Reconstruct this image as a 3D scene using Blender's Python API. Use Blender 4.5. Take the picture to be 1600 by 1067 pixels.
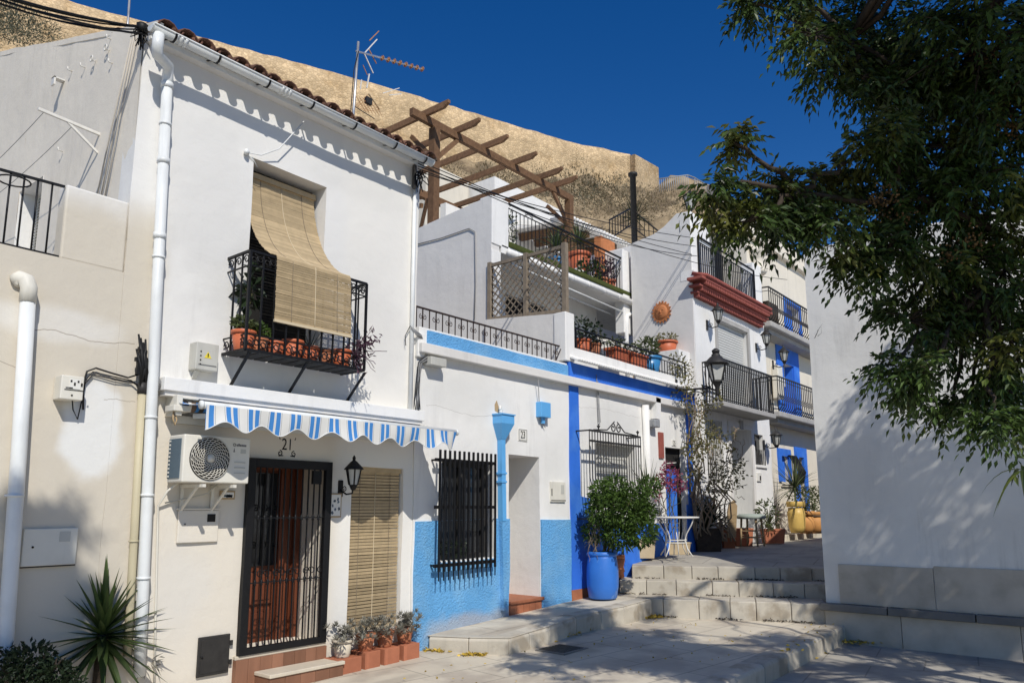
import bpy, math, random
import numpy as np
from mathutils import Vector, Matrix, Quaternion
random.seed(11); rng = np.random.default_rng(11)
scene = bpy.context.scene
for o in list(bpy.data.objects): bpy.data.objects.remove(o)
# ------------------------------------------------------------------ camera
F, CX, CY = 1180.0, 800.0, 600.0                 # focal length and principal point on the 1600x1067 photograph
PITCH, HEAD = math.radians(9.2417), math.radians(39.199)
CAM = Vector((0, 0, 1.95))
FWD = Vector((math.cos(HEAD)*math.cos(PITCH), math.sin(HEAD)*math.cos(PITCH), math.sin(PITCH)))
RGT = Vector((math.sin(HEAD), -math.cos(HEAD), 0)); UPV = RGT.cross(FWD)
cd = bpy.data.cameras.new('camera'); cam = bpy.data.objects.new('camera', cd)
scene.collection.objects.link(cam); scene.camera = cam
cam.matrix_world = Matrix.Translation(CAM) @ Matrix((RGT, UPV, -FWD)).transposed().to_4x4()
cd.sensor_width = 36; cd.lens = F*36/1600; cd.shift_y = (CY-533.5)/1600; cd.clip_start = .05; cd.clip_end = 2000
# ------------------------------------------------------------------ light
SUN = Vector((-.60, -1, 1.12)).normalized()      # towards the sun
w = bpy.data.worlds.new('World'); scene.world = w; w.use_nodes = True
nt = w.node_tree; bg = nt.nodes['Background']; sky = nt.nodes.new('ShaderNodeTexSky')
sky.sky_type = 'NISHITA'; sky.sun_disc = False
sky.sun_elevation = math.asin(SUN.z); sky.sun_rotation = math.atan2(SUN.x, SUN.y)
sky.altitude = 300; sky.air_density = 1.0; sky.dust_density = 0; sky.ozone_density = 3.0
hs = nt.nodes.new('ShaderNodeHueSaturation'); hs.inputs['Saturation'].default_value = 1.38; hs.inputs['Hue'].default_value = .512
nt.links.new(sky.outputs[0], hs.inputs['Color']); nt.links.new(hs.outputs[0], bg.inputs[0]); bg.inputs[1].default_value = .095
sl = bpy.data.lights.new('sun', 'SUN'); sl.energy = 3.95; sl.angle = math.radians(.53); sl.color = (1, .955, .875)
so = bpy.data.objects.new('sun', sl); scene.collection.objects.link(so); so.location = (-3, -6, 14)
so.rotation_euler = (-SUN).to_track_quat('-Z', 'Y').to_euler()
vs = scene.view_settings; vs.view_transform = 'Standard'; vs.look = 'None'; vs.gamma = 1; vs.exposure = 0.0; vs.use_curve_mapping = False
# ------------------------------------------------------------------ helpers: points on real planes of the street
Y0 = 7.6                                          # the plane of the house fronts
def ray(px, py): return FWD*F + RGT*(px-CX) - UPV*(py-CY)
def fy(px, py, Y=Y0): r = ray(px, py); return CAM + r*(Y/r.y)
def fx(px, py, X): r = ray(px, py); return CAM + r*(X/r.x)
def fz(px, py, Z): r = ray(px, py); return CAM + r*((Z-CAM.z)/r.z)
def fd(px, py, d): r = ray(px, py); return CAM + r*(d/F)
col = scene.collection
def link(o): col.objects.link(o); return o
def wloc(o):
    v = Vector((0, 0, 0))
    while o is not None: v = v + o.location; o = o.parent
    return v
def tag(o, label=None, cat=None, group=None, kind=None):
    if label: o['label'] = label
    if cat: o['category'] = cat
    if group: o['group'] = group
    if kind: o['kind'] = kind
    return o
def thing(name, label, cat, loc, group=None):
    o = bpy.data.objects.new(name, None); o.empty_display_size = .1; o.location = loc
    link(o); return tag(o, label, cat, group)
def structure(o): o['kind'] = 'structure'; return o
def stuff(o): o['kind'] = 'stuff'; return o
def place(name, me, parent=None, loc=None):
    o = bpy.data.objects.new(name, me); link(o)
    if parent is not None: o.parent = parent
    if loc is not None: o.location = Vector(loc) - (wloc(parent) if parent is not None else Vector((0, 0, 0)))
    return o
def copy_tree(o, parent=None, top=True, loc=None, rotz=None, scale=None, label=None, group=None):
    c = o.copy(); link(c)
    c.parent = parent
    for ch in list(o.children): copy_tree(ch, c, False)
    if top:
        if loc is not None: c.location = loc
        if rotz is not None: c.rotation_euler = (0, 0, rotz)
        if scale is not None: c.scale = (scale,)*3
        if label: c['label'] = label
        if group: c['group'] = group
    return c
Z = Vector((0, 0, 1))
class B:
    def __init__(s): s.v = []; s.f = []; s.sm = []
    def add(s, vs, fs, smooth=False):
        n = len(s.v); s.v += [tuple(p) for p in vs]; s.f += [tuple(i+n for i in f) for f in fs]; s.sm += [smooth]*len(fs); return s
    def box(s, x0, x1, y0, y1, z0, z1):
        return s.add([(x0,y0,z0),(x1,y0,z0),(x1,y1,z0),(x0,y1,z0),(x0,y0,z1),(x1,y0,z1),(x1,y1,z1),(x0,y1,z1)],
            [(3,2,1,0),(4,5,6,7),(0,1,5,4),(1,2,6,5),(2,3,7,6),(3,0,4,7)])
    def obox(s, c, ax, ay, az):          # centre and three half axes
        c, ax, ay, az = map(Vector, (c, ax, ay, az))
        p = [c+ax*i+ay*j+az*k for k in (-1,1) for i, j in ((-1,-1),(1,-1),(1,1),(-1,1))]
        return s.add(p, [(3,2,1,0),(4,5,6,7),(0,1,5,4),(1,2,6,5),(2,3,7,6),(3,0,4,7)])
    def bar(s, p, q, w, h=None, up=Z):
        p, q = Vector(p), Vector(q); h = w if h is None else h
        d = (q-p); u = d.normalized()
        if abs(u.dot(up)) > .98: up = Vector((0, 1, 0))
        a = u.cross(up).normalized(); b = a.cross(u).normalized()
        return s.obox((p+q)/2, d/2, a*(w/2), b*(h/2))
    def tube(s, pts, r, n=6, cap=True, closed=False):
        pts = [Vector(p) for p in pts]; m = len(pts)
        rs = r if hasattr(r, '__len__') else [r]*m
        prev = None; rings = []
        for i, p in enumerate(pts):
            if closed: t = pts[(i+1) % m]-pts[i-1]
            else: t = pts[min(i+1, m-1)]-pts[max(i-1, 0)]
            t = t.normalized() if t.length > 1e-9 else Z
            if prev is None:
                a = t.cross(Z if abs(t.z) < .9 else Vector((1, 0, 0))).normalized()
            else:
                a = prev - t*prev.dot(t); a = a.normalized() if a.length > 1e-6 else t.orthogonal().normalized()
            prev = a; b = t.cross(a)
            rings.append([p+(a*math.cos(2*math.pi*k/n)+b*math.sin(2*math.pi*k/n))*rs[i] for k in range(n)])
        vs = [q for rg in rings for q in rg]; fs = []
        for i in range(m if closed else m-1):
            j = (i+1) % m
            for k in range(n): fs.append((i*n+k, i*n+(k+1) % n, j*n+(k+1) % n, j*n+k))
        if cap and not closed: fs += [tuple(range(n))[::-1], tuple((m-1)*n+k for k in range(n))]
        return s.add(vs, fs, True)
    def lathe(s, c, prof, n=16, cap=True, jit=0):
        c = Vector(c); vs = []; m = len(prof)
        for r, z in prof:
            for k in range(n):
                a = 2*math.pi*k/n; rr = r*(1+jit*math.sin(3*a+z*7)); vs.append(c+Vector((rr*math.cos(a), rr*math.sin(a), z)))
        fs = [(i*n+k, i*n+(k+1) % n, (i+1)*n+(k+1) % n, (i+1)*n+k) for i in range(m-1) for k in range(n)]
        if cap: fs += [tuple(range(n))[::-1], tuple((m-1)*n+k for k in range(n))]
        return s.add(vs, fs, True)
    def sphere(s, c, r, n=8, m=5):
        rx, ry, rz = (r, r, r) if not hasattr(r, '__len__') else r
        c = Vector(c); vs = [c-Vector((0,0,rz))]; 
        for i in range(1, m):
            t = math.pi*i/m
            for k in range(n): a = 2*math.pi*k/n; vs.append(c+Vector((rx*math.sin(t)*math.cos(a), ry*math.sin(t)*math.sin(a), -rz*math.cos(t))))
        vs.append(c+Vector((0,0,rz))); fs = []
        for k in range(n):
            fs.append((0, 1+(k+1) % n, 1+k)); fs.append((len(vs)-1, 1+(m-2)*n+k, 1+(m-2)*n+(k+1) % n))
            for i in range(m-2): fs.append((1+i*n+k, 1+i*n+(k+1) % n, 1+(i+1)*n+(k+1) % n, 1+(i+1)*n+k))
        return s.add(vs, fs, True)
    def prism(s, poly, vec):
        n = len(poly); vec = Vector(vec); a = [Vector(p) for p in poly]
        return s.add(a+[p+vec for p in a], [tuple(range(n)), tuple(range(n, 2*n))[::-1]] + [(i, n+i, n+(i+1) % n, (i+1) % n) for i in range(n)])
    def mesh(s, name, m=None):
        me = bpy.data.meshes.new(name); me.from_pydata(s.v, [], s.f)
        me.polygons.foreach_set('use_smooth', s.sm)
        import bmesh
        if len(s.f) < 30000:
            bm = bmesh.new(); bm.from_mesh(me); bmesh.ops.recalc_face_normals(bm, faces=bm.faces); bm.to_mesh(me); bm.free()
        if m is not None: me.materials.append(m)
        return me
    def build(s, name, m, parent=None, label=None, cat=None, group=None, bevel=0, center=True):
        a = np.array(s.v); c = Vector(((a[:,0].min()+a[:,0].max())/2, (a[:,1].min()+a[:,1].max())/2, a[:,2].min())) if center else Vector((0,0,0))
        s.v = [tuple(p) for p in (a-np.array(c))]
        o = place(name, s.mesh(name, m), parent, c)
        if bevel:
            bv = o.modifiers.new('bevel', 'BEVEL'); bv.width = bevel; bv.segments = 2; bv.limit_method = 'ANGLE'
        return tag(o, label, cat, group)
# hand-plastered wall sheet in the plane y=Y (facing -y) with recessed openings
def wob(x, z, a=.006): return a*(math.sin(1.7*x+.6*z)+.7*math.sin(3.1*z-1.3*x+1)+.5*math.sin(5.3*x+2.1*z+2)+.35*math.sin(9.1*z+7.7*x))
def wall_y(x0, x1, z0, z1, Y, holes=(), cell=.22, amp=.006, skirt=.3, lean=0.0):
    b = B()
    def br(lo, hi, cuts):
        c = sorted({lo, hi, *[k for k in cuts if lo < k < hi]}); out = [c[0]]
        for p, q in zip(c, c[1:]):
            n = max(1, round((q-p)/cell)); out += [p+(q-p)*i/n for i in range(1, n+1)]
        return out
    xs = br(x0, x1, [h[i] for h in holes for i in (0, 1)]); zs = br(z0, z1, [h[i] for h in holes for i in (2, 3)])
    def P(x, z, dy=0): return (x+wob(z, x, amp*.7), Y+wob(x, z, amp)+dy, z+wob(x+2, z+1, amp*.7))
    idx = {}; vs = []; fs = []
    def vi(i, j):
        if (i, j) not in idx: idx[i, j] = len(vs); vs.append(P(xs[i], zs[j]))
        return idx[i, j]
    for i in range(len(xs)-1):
        for j in range(len(zs)-1):
            xm, zm = (xs[i]+xs[i+1])/2, (zs[j]+zs[j+1])/2
            if any(h[0] < xm < h[1] and h[2] < zm < h[3] for h in holes): continue
            fs.append((vi(i, j), vi(i+1, j), vi(i+1, j+1), vi(i, j+1)))
    b.add(vs, fs, True)
    def strip(pts, d):
        vs = [P(*p) for p in pts]+[P(*p, d) for p in pts]; n = len(pts)
        b.add(vs, [(i, i+1, n+i+1, n+i) for i in range(n-1)], True)
    for h in holes:
        hx0, hx1, hz0, hz1, d = h[:5]
        hx = [x for x in xs if hx0-1e-6 <= x <= hx1+1e-6]; hz = [z for z in zs if hz0-1e-6 <= z <= hz1+1e-6]
        strip([(hx0, z) for z in hz], d); strip([(hx1, z) for z in hz], d)
        if hz1 < z1-1e-6: strip([(x, hz1) for x in hx], d)
        if hz0 > z0+1e-6: strip([(x, hz0) for x in hx], d)
        if len(h) > 5: b.add([(hx0-.02, Y+d, hz0-.02), (hx1+.02, Y+d, hz0-.02), (hx1+.02, Y+d, hz1+.02), (hx0-.02, Y+d, hz1+.02)], [(0,1,2,3)])
    for pts in ([(x0, z) for z in zs], [(x1, z) for z in zs], [(x, z1) for x in xs]):
        strip(pts, skirt)
    return b
# ------------------------------------------------------------------ procedural materials
MATS = {}
def mat(name, c, rough=.75, var=.1, vs=3., bump=0., bs=60., bd=.01, spec=.25, metal=0., orand=0., island=0., stain=0., lump=0., c2=None, c2s=2., c2t=.55, trans=0., coat=0., aniso=(1,1,1)):
    m = bpy.data.materials.new(name); m.use_nodes = True; t = m.node_tree; N = t.nodes; L = t.links; bs_ = N['Principled BSDF']
    def n(ty, **k):
        o = N.new(ty)
        for a, v in k.items(): setattr(o, a, v)
        return o
    geo = n('ShaderNodeNewGeometry'); pos = geo.outputs['Position']
    mp = n('ShaderNodeMapping'); mp.inputs['Scale'].default_value = aniso; L.new(pos, mp.inputs[0]); pos = mp.outputs[0]
    def noise(scale, det=4, vec=None, rg=.55):
        o = n('ShaderNodeTexNoise'); o.inputs['Scale'].default_value = scale; o.inputs['Detail'].default_value = det; o.inputs['Roughness'].default_value = rg
        L.new(vec or pos, o.inputs['Vector']); return o.outputs[0]
    def math_(op, a, b, clamp=False):
        o = n('ShaderNodeMath', operation=op, use_clamp=clamp)
        for i, q in enumerate((a, b)):
            if isinstance(q, (int, float)): o.inputs[i].default_value = q
            else: L.new(q, o.inputs[i])
        return o.outputs[0]
    def ramp(v, a, b_, o0=0., o1=1.):
        o = n('ShaderNodeMapRange'); o.clamp = True
        for i, q in enumerate((a, b_, o0, o1)): o.inputs[i+1].default_value = q
        L.new(v, o.inputs[0]); return o.outputs[0]
    fac = ramp(noise(vs, 6), .25, .75, 1-var, 1+var)
    if orand: oi = n('ShaderNodeObjectInfo'); fac = math_('MULTIPLY', fac, ramp(oi.outputs['Random'], 0, 1, 1-orand, 1+orand))
    if island: fac = math_('MULTIPLY', fac, ramp(geo.outputs['Random Per Island'], 0, 1, 1-island, 1+island))
    if stain:
        m2 = n('ShaderNodeMapping'); m2.inputs['Scale'].default_value = (5, 5, .55); L.new(pos, m2.inputs[0])
        s1 = ramp(noise(1.3, 6, m2.outputs[0], .65), .5, .8, 0, 1); s2 = ramp(noise(.9, 3), .4, .65, 0, 1)
        fac = math_('MULTIPLY', fac, math_('SUBTRACT', 1., math_('MULTIPLY', math_('MULTIPLY', s1, s2), stain)))
    base = n('ShaderNodeRGB'); base.outputs[0].default_value = (*c, 1); cc = base.outputs[0]
    if c2:
        mx = n('ShaderNodeMix', data_type='RGBA'); L.new(ramp(noise(c2s, 6), c2t-.06, c2t+.06), mx.inputs[0]); L.new(cc, mx.inputs[6]); mx.inputs[7].default_value = (*c2, 1); cc = mx.outputs[2]
    sc = n('ShaderNodeVectorMath', operation='SCALE'); L.new(cc, sc.inputs[0]); L.new(fac, sc.inputs[3])
    L.new(sc.outputs[0], bs_.inputs['Base Color'])
    L.new(ramp(noise(vs*2.3, 3), .3, .7, max(.02, rough-.08), min(1, rough+.08)), bs_.inputs['Roughness'])
    bs_.inputs['Specular IOR Level'].default_value = spec; bs_.inputs['Metallic'].default_value = metal; bs_.inputs['Coat Weight'].default_value = coat
    if bump or lump:
        h = None
        if bump: h = math_('MULTIPLY', noise(bs, 8, None, .62), bump)
        if lump: q = math_('MULTIPLY', noise(4., 4), lump*8); h = q if h is None else math_('ADD', h, q)
        bp = n('ShaderNodeBump'); bp.inputs['Distance'].default_value = bd; bp.inputs['Strength'].default_value = 1.0
        L.new(h, bp.inputs['Height']); L.new(bp.outputs[0], bs_.inputs['Normal'])
    if trans:
        tr = n('ShaderNodeBsdfTranslucent'); L.new(sc.outputs[0], tr.inputs[0]); mxs = n('ShaderNodeMixShader'); mxs.inputs[0].default_value = trans
        L.new(bs_.outputs[0], mxs.inputs[1]); L.new(tr.outputs[0], mxs.inputs[2]); L.new(mxs.outputs[0], N['Material Output'].inputs[0])
    MATS[name] = m
    return m
def _ov(m, color, build):
    t = m.node_tree; N = t.nodes; L = t.links; inp = N['Principled BSDF'].inputs['Base Color']; src = inp.links[0].from_socket
    geo = N.new('ShaderNodeNewGeometry')
    mx = N.new('ShaderNodeMix'); mx.data_type = 'RGBA'; L.new(src, mx.inputs[6]); mx.inputs[7].default_value = (*color, 1)
    L.new(build(t, geo.outputs['Position']), mx.inputs[0]); L.new(mx.outputs[2], inp)
    for l in list(N['Principled BSDF'].outputs[0].links): pass
def _noise(t, pos, s, d=4):
    o = t.nodes.new('ShaderNodeTexNoise'); o.inputs['Scale'].default_value = s; o.inputs['Detail'].default_value = d; t.links.new(pos, o.inputs['Vector']); return o.outputs[0]
def _m(t, op, *a):
    o = t.nodes.new('ShaderNodeMath'); o.operation = op
    for i, q in enumerate(a):
        if isinstance(q, (int, float)): o.inputs[i].default_value = q
        else: t.links.new(q, o.inputs[i])
    return o.outputs[0]
def _range(t, v, a, b, c=0., d=1.):
    o = t.nodes.new('ShaderNodeMapRange'); o.clamp = True; o.interpolation_type = 'SMOOTHSTEP'
    for i, q in enumerate((a, b, c, d)): o.inputs[i+1].default_value = q
    t.links.new(v, o.inputs[0]); return o.outputs[0]
def over_plane(m, color, nrm, off, width, amp=.3, ns=2., strength=1.):
    def f(t, pos):
        d = t.nodes.new('ShaderNodeVectorMath'); d.operation = 'DOT_PRODUCT'; t.links.new(pos, d.inputs[0]); d.inputs[1].default_value = nrm
        v = _m(t, 'ADD', _m(t, 'SUBTRACT', d.outputs['Value'], off), _m(t, 'MULTIPLY', _m(t, 'SUBTRACT', _noise(t, pos, ns), .5), amp))
        return _range(t, v, -width/2, width/2, 0, strength)
    _ov(m, color, f)
def over_blob(m, color, c, r, amp=.5, ns=3., soft=.25, strength=1.):
    def f(t, pos):
        mp = t.nodes.new('ShaderNodeMapping'); mp.vector_type = 'TEXTURE'; mp.inputs['Location'].default_value = c; mp.inputs['Scale'].default_value = r; t.links.new(pos, mp.inputs[0])
        ln = t.nodes.new('ShaderNodeVectorMath'); ln.operation = 'LENGTH'; t.links.new(mp.outputs[0], ln.inputs[0])
        v = _m(t, 'ADD', ln.outputs['Value'], _m(t, 'MULTIPLY', _m(t, 'SUBTRACT', _noise(t, pos, ns, 6), .5), amp))
        return _range(t, v, 1+soft, 1-soft, 0, strength)
    _ov(m, color, f)
def over_crack(m, color, x0, x1, z, amp=.12, width=.004, ns=1.6):
    def f(t, pos):
        s = t.nodes.new('ShaderNodeSeparateXYZ'); t.links.new(pos, s.inputs[0])
        c = t.nodes.new('ShaderNodeCombineXYZ'); t.links.new(s.outputs[0], c.inputs[0]); c.inputs[2].default_value = z
        d = _m(t, 'ABSOLUTE', _m(t, 'SUBTRACT', _m(t, 'SUBTRACT', s.outputs[2], z), _m(t, 'MULTIPLY', _m(t, 'SUBTRACT', _noise(t, c.outputs[0], ns, 6), .5), amp)))
        k = _m(t, 'MULTIPLY', _m(t, 'GREATER_THAN', s.outputs[0], x0), _m(t, 'LESS_THAN', s.outputs[0], x1))
        return _m(t, 'MULTIPLY', _range(t, d, width, width*.3, 0, .75), k)
    _ov(m, color, f)
# ---- palette
PLASTER = dict(rough=.85, var=.05, vs=1.3, bump=.13, bs=45, bd=.012, lump=.10, spec=.15, stain=.28)
m_white = mat('white_limewash', (.78, .765, .73), **PLASTER)
m_white2 = mat('white_paint_plaster', (.80, .785, .75), **PLASTER)
m_beige = mat('beige_render', (.76, .70, .60), **{**PLASTER, 'var': .06, 'stain': .22})
m_cream = mat('cream_render', (.72, .66, .55), **PLASTER)
m_grey_white = mat('party_wall_render', (.72, .695, .655), **{**PLASTER, 'stain': .2})
m_front = mat('house_front_render', (.775, .76, .725), **PLASTER)
over_plane(m_front, (.715, .66, .565), (0, 0, -1), -3.1, .05, .02, 2.)            # ground floor is creamier
over_plane(m_front, (.615, .56, .465), (-1, 0, .03), -3.42, .28, .35, 1.5)         # beige render round the corner
over_plane(m_front, (.775, .76, .725), (0, 0, 1), 4.9, .5, .4, 2.)
over_plane(m_front, (.80, .775, .72), (1, 0, 0), 5.9, .3, .1, 2.)
over_blob(m_front, (.76, .76, .735), (3.02, 7.6, 2.65), (.27, 1, .47), .9, 2.5, .18, .9)
over_blob(m_front, (.72, .69, .63), (2.6, 7.6, 3.62), (.6, 1, .16), 1.2, 2.5, .4, .8)
over_crack(m_front, (.25, .2, .15), 2.45, 3.35, 3.53, .22, .006)
over_crack(m_front, (.3, .25, .2), 2.1, 2.42, 3.2, .25, .006, 2.2)
over_crack(m_front, (.3, .25, .2), 3.1, 3.4, 2.98, .2, .005, 2.6)
over_blob(m_front, (.40, .37, .32), (2.4, 7.6, -.05), (1.5, 1, .35), .8, 3., .5, .55)
over_plane(m_front, (.50, .44, .36), (0, 0, -1), -.22, .5, .55, 2.6, .55)
for c_, r_, k_ in (((4.1, 7.6, 5.2), (.5, 1, .9), .5), ((6.4, 7.6, 4.4), (.5, 1, .7), .45), ((6.2, 7.6, 6.2), (.9, 1, .25), .4), ((3.9, 7.6, 1.2), (.35, 1, .6), .45), ((6.0, 7.6, .9), (.16, 1, .6), .35)): over_blob(m_front, (.66, .645, .61), c_, r_, 1.6, 2.2, .6, k_)
for c_, r_, k_ in (((8.2, 7.58, 3.6), (.9, 1, .35), .5), ((10.4, 7.58, 2.4), (.3, 1, .7), .4), ((12.4, 7.58, 3.6), (1., 1, .3), .5), ((18., 7.6, 6.6), (1.5, 1, .3), .4), ((9.0, 7.58, 2.95), (.4, 1, .3), .35)): over_blob(m_white2, (.66, .65, .61), c_, r_, 1.6, 2.4, .6, k_)
over_crack(m_white2, (.35, .32, .28), 7.4, 9.0, 3.35, .35, .004, 1.3); over_crack(m_white2, (.4, .36, .31), 11.2, 13.4, 3.75, .25, .004, 1.7)
m_blue_lt = mat('sky_blue_stucco', (.15, .42, .76), rough=.8, var=.1, vs=1.2, c2=(.205, .47, .77), c2s=1.6, c2t=.56, stain=.12, bump=1., bs=34, bd=.035, spec=.2)
m_blue_dk = mat('ultramarine_paint', (.035, .165, .66), rough=.7, var=.14, vs=1.5, c2=(.06, .21, .68), c2s=1.8, c2t=.56, stain=.15, bump=.3, bs=40, bd=.012, spec=.25)
over_blob(m_blue_lt, (.50, .44, .40), (8.5, 7.55, .28), (1.1, 1, .16), 1.2, 3., .4, .6); over_blob(m_blue_lt, (.42, .52, .62), (7.7, 7.55, .2), (.4, 1, .25), 1.4, 4., .3, .4)
m_blue_bl = mat('blue_gloss_paint', (.12, .40, .75), rough=.4, var=.05, bump=.1, spec=.4)
m_pvc = mat('white_pvc', (.74, .755, .74), rough=.36, var=.06, vs=5, spec=.4, stain=.25)
m_pipebeige = mat('beige_conduit', (.52, .46, .31), rough=.55, var=.08)
m_iron = mat('black_iron', (.008, .008, .009), rough=.5, var=.2, vs=20, spec=.3, bump=.1, bs=150, bd=.004)
m_irong = mat('worn_dark_iron', (.03, .028, .026), rough=.55, var=.25, vs=15, spec=.35)
m_brnirn = mat('brown_painted_iron', (.035, .02, .014), rough=.5, var=.2, spec=.35)
m_tile = mat('weathered_roof_tile', (.125, .062, .042), rough=.85, var=.3, vs=9, bump=.3, bs=60, orand=.25, c2=(.22, .17, .12), c2s=7, c2t=.63)
m_terra = mat('terracotta', (.40, .15, .075), rough=.8, var=.14, vs=8, bump=.15, bs=80, orand=.15, c2=(.52, .33, .22), c2s=6, c2t=.66)
m_terrap = mat('plastic_terracotta', (.50, .13, .055), rough=.5, var=.06, spec=.4, orand=.12)
m_brick = mat('terracotta_block', (.42, .155, .085), rough=.8, var=.12, vs=7, bump=.2, bs=70, orand=.12)
m_stepred = mat('red_floor_tile', (.36, .13, .065), rough=.6, var=.14, vs=9, orand=.12, spec=.35)
m_woodtile = mat('wood_look_tile', (.235, .115, .07), rough=.5, var=.22, vs=6, orand=.25, aniso=(1, 1, .12))
m_marble = mat('cream_stone_slab', (.60, .53, .42), rough=.6, var=.1, vs=5, bump=.1)
m_door = mat('varnished_red_wood', (.14, .04, .018), rough=.4, var=.3, vs=9, spec=.4, aniso=(3, 3, .25))
m_wood = mat('weathered_brown_wood', (.19, .105, .055), rough=.75, var=.28, vs=14, bump=.4, bs=60, bd=.006, aniso=(1, 1, 1), orand=.2)
m_woodg = mat('grey_weathered_wood', (.235, .19, .14), rough=.85, var=.25, vs=14, bump=.3, bs=60, bd=.005)
m_cane = mat('cane_slat', (.47, .36, .215), rough=.65, var=.12, vs=12, island=.14)
m_canestrip = mat('cane_cord', (.60, .50, .34), rough=.8, var=.05)
m_glass = mat('dark_window_glass', (.022, .024, .027), rough=.06, var=.2, spec=.6)
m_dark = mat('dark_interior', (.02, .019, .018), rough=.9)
m_grey = mat('galvanised_grey', (.34, .35, .36), rough=.5, var=.08, metal=.2)
m_alu = mat('aluminium', (.55, .55, .54), rough=.38, metal=.7, var=.1)
m_concrete = mat('grey_concrete', (.40, .385, .36), rough=.9, var=.12, bump=.3, bs=70, stain=.3)
m_acw = mat('ac_casing', (.71, .68, .60), rough=.5, var=.07, stain=.35, spec=.35)
m_box = mat('grey_plastic_box', (.50, .49, .44), rough=.55, var=.08, stain=.3, spec=.35)
m_boxw = mat('white_plastic_box', (.70, .67, .585), rough=.55, var=.08, stain=.3)
m_cable = mat('black_cable', (.012, .012, .012), rough=.5)
m_cableg = mat('grey_cable', (.25, .25, .25), rough=.5)
m_yellow = mat('yellow_sticker', (.75, .6, .05), rough=.5)
m_ink = mat('black_ink', (.015, .013, .012), rough=.6)
m_inkg = mat('grey_print', (.16, .16, .16), rough=.6)
m_tileface = mat('glazed_white_tile', (.76, .74, .68), rough=.25, spec=.5, var=.05)
m_paint = mat('painted_motif', (.10, .13, .16), rough=.3, var=.5, vs=40)
m_paving = mat('limestone_paving', (.60, .535, .425), rough=.75, var=.13, vs=1.4, bump=.25, bs=40, bd=.01, c2=(.46, .40, .32), c2s=1.1, c2t=.54, stain=.2)
for k_ in range(9): over_blob(m_paving, (.30, .26, .205), (random.uniform(5.5, 12), random.uniform(4.2, 7.2), .1), (random.uniform(.15, .5), random.uniform(.1, .35), 1), 1.5, 3., .5, .4)
m_block = mat('limestone_step_block', (.50, .455, .375), rough=.75, var=.12, vs=3, bump=.3, bs=40, bd=.012, orand=.13, stain=.35, c2=(.36, .31, .24), c2s=2.6, c2t=.57)
m_lowpave = mat('lower_paving', (.40, .37, .315), rough=.8, var=.14, vs=1.8, bump=.3, bs=40, c2=(.30, .28, .25), c2s=1.4, c2t=.55)
m_slate = mat('dark_stone_coping', (.17, .165, .155), rough=.65, var=.18, vs=4, bump=.25, bs=40, orand=.1)
m_panel = mat('grey_marble_panel', (.50, .45, .375), rough=.5, var=.14, vs=2.5, orand=.06, c2=(.43, .385, .315), c2s=1.8, c2t=.56)
m_castle = mat('castle_stone', (.60, .445, .265), rough=.95, var=.22, vs=.35, bump=.7, bs=1.3, bd=.1, c2=(.47, .33, .18), c2s=.5, c2t=.58)
m_rock = mat('rocky_hillside', (.35, .265, .16), rough=.95, var=.3, vs=.4, bump=1., bs=.9, bd=.35, c2=(.17, .125, .075), c2s=.35, c2t=.52)
m_redbrk = mat('oxblood_cornice', (.31, .09, .07), rough=.8, var=.15, vs=6, bump=.2)
m_sunpl = mat('terracotta_plaque', (.50, .19, .075), rough=.7, var=.15, vs=9)
m_shut = mat('grey_roller_shutter', (.58, .575, .54), rough=.5, var=.04)
m_grass = mat('artificial_turf', (.07, .085, .02), rough=.95, var=.3, vs=30, bump=.8, bs=120, bd=.02)
m_barrel = mat('blue_plastic_barrel', (.035, .17, .58), rough=.4, var=.1, spec=.45, c2=(.33, .5, .75), c2s=3.2, c2t=.69)
m_yelpot = mat('yellow_glazed_pot', (.62, .42, .12), rough=.45, var=.1, spec=.4)
m_orpot = mat('orange_clay_pot', (.55, .27, .09), rough=.65, var=.12, orand=.1)
m_whiteiron = mat('white_painted_iron', (.70, .68, .63), rough=.45, var=.1, vs=20, spec=.4)
m_rattan = mat('worn_wood_seat', (.42, .30, .17), rough=.7, var=.15)
m_cushion = mat('grey_green_cushion', (.33, .37, .33), rough=.9, var=.1)
m_lampglass = mat('frosted_lamp_glass', (.50, .50, .46), rough=.25, var=.08, spec=.5)
m_bark = mat('grey_brown_bark', (.06, .045, .033), rough=.95, var=.3, vs=10, bump=.7, bs=25, bd=.02)
m_twig = mat('dry_twig', (.30, .225, .15), rough=.9, var=.25)
m_gtwig = mat('green_twig', (.09, .085, .035), rough=.8, var=.2)
LEAF = dict(rough=.5, var=.15, vs=2, spec=.35, island=.35, trans=.22)
m_leaf = mat('chinaberry_leaf', (.055, .09, .02), **{**LEAF, 'island': .65, 'vs': .7, 'var': .35, 'rough': .4, 'trans': .3, 'c2': (.11, .11, .02), 'c2s': 1.4, 'c2t': .6})
m_leaf2 = mat('shrub_leaf', (.065, .115, .02), **{**LEAF, 'island': .5})
m_leafg = mat('dull_green_leaf', (.085, .105, .04), **{**LEAF, 'island': .4})
m_leafd = mat('dark_green_leaf', (.02, .035, .014), **LEAF)
m_yucca = mat('yucca_blade', (.055, .085, .024), **{**LEAF, 'rough': .42, 'island': .4, 'trans': .12})
m_succ = mat('grey_succulent', (.235, .225, .185), **{**LEAF, 'island': .45, 'trans': .05})
m_purple = mat('purple_trailing_leaf', (.085, .04, .06), **LEAF)
m_pink = mat('pink_bract', (.30, .07, .12), **{**LEAF, 'trans': .35})
m_dry = mat('dry_leaf', (.17, .155, .06), **{**LEAF, 'island': .4})
m_litter = mat('yellow_fallen_leaf', (.48, .33, .05), **{**LEAF, 'island': .4, 'trans': .1})
m_scrub = mat('dry_scrub', (.17, .135, .075), **{**LEAF, 'island': .5, 'trans': .05})
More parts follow.
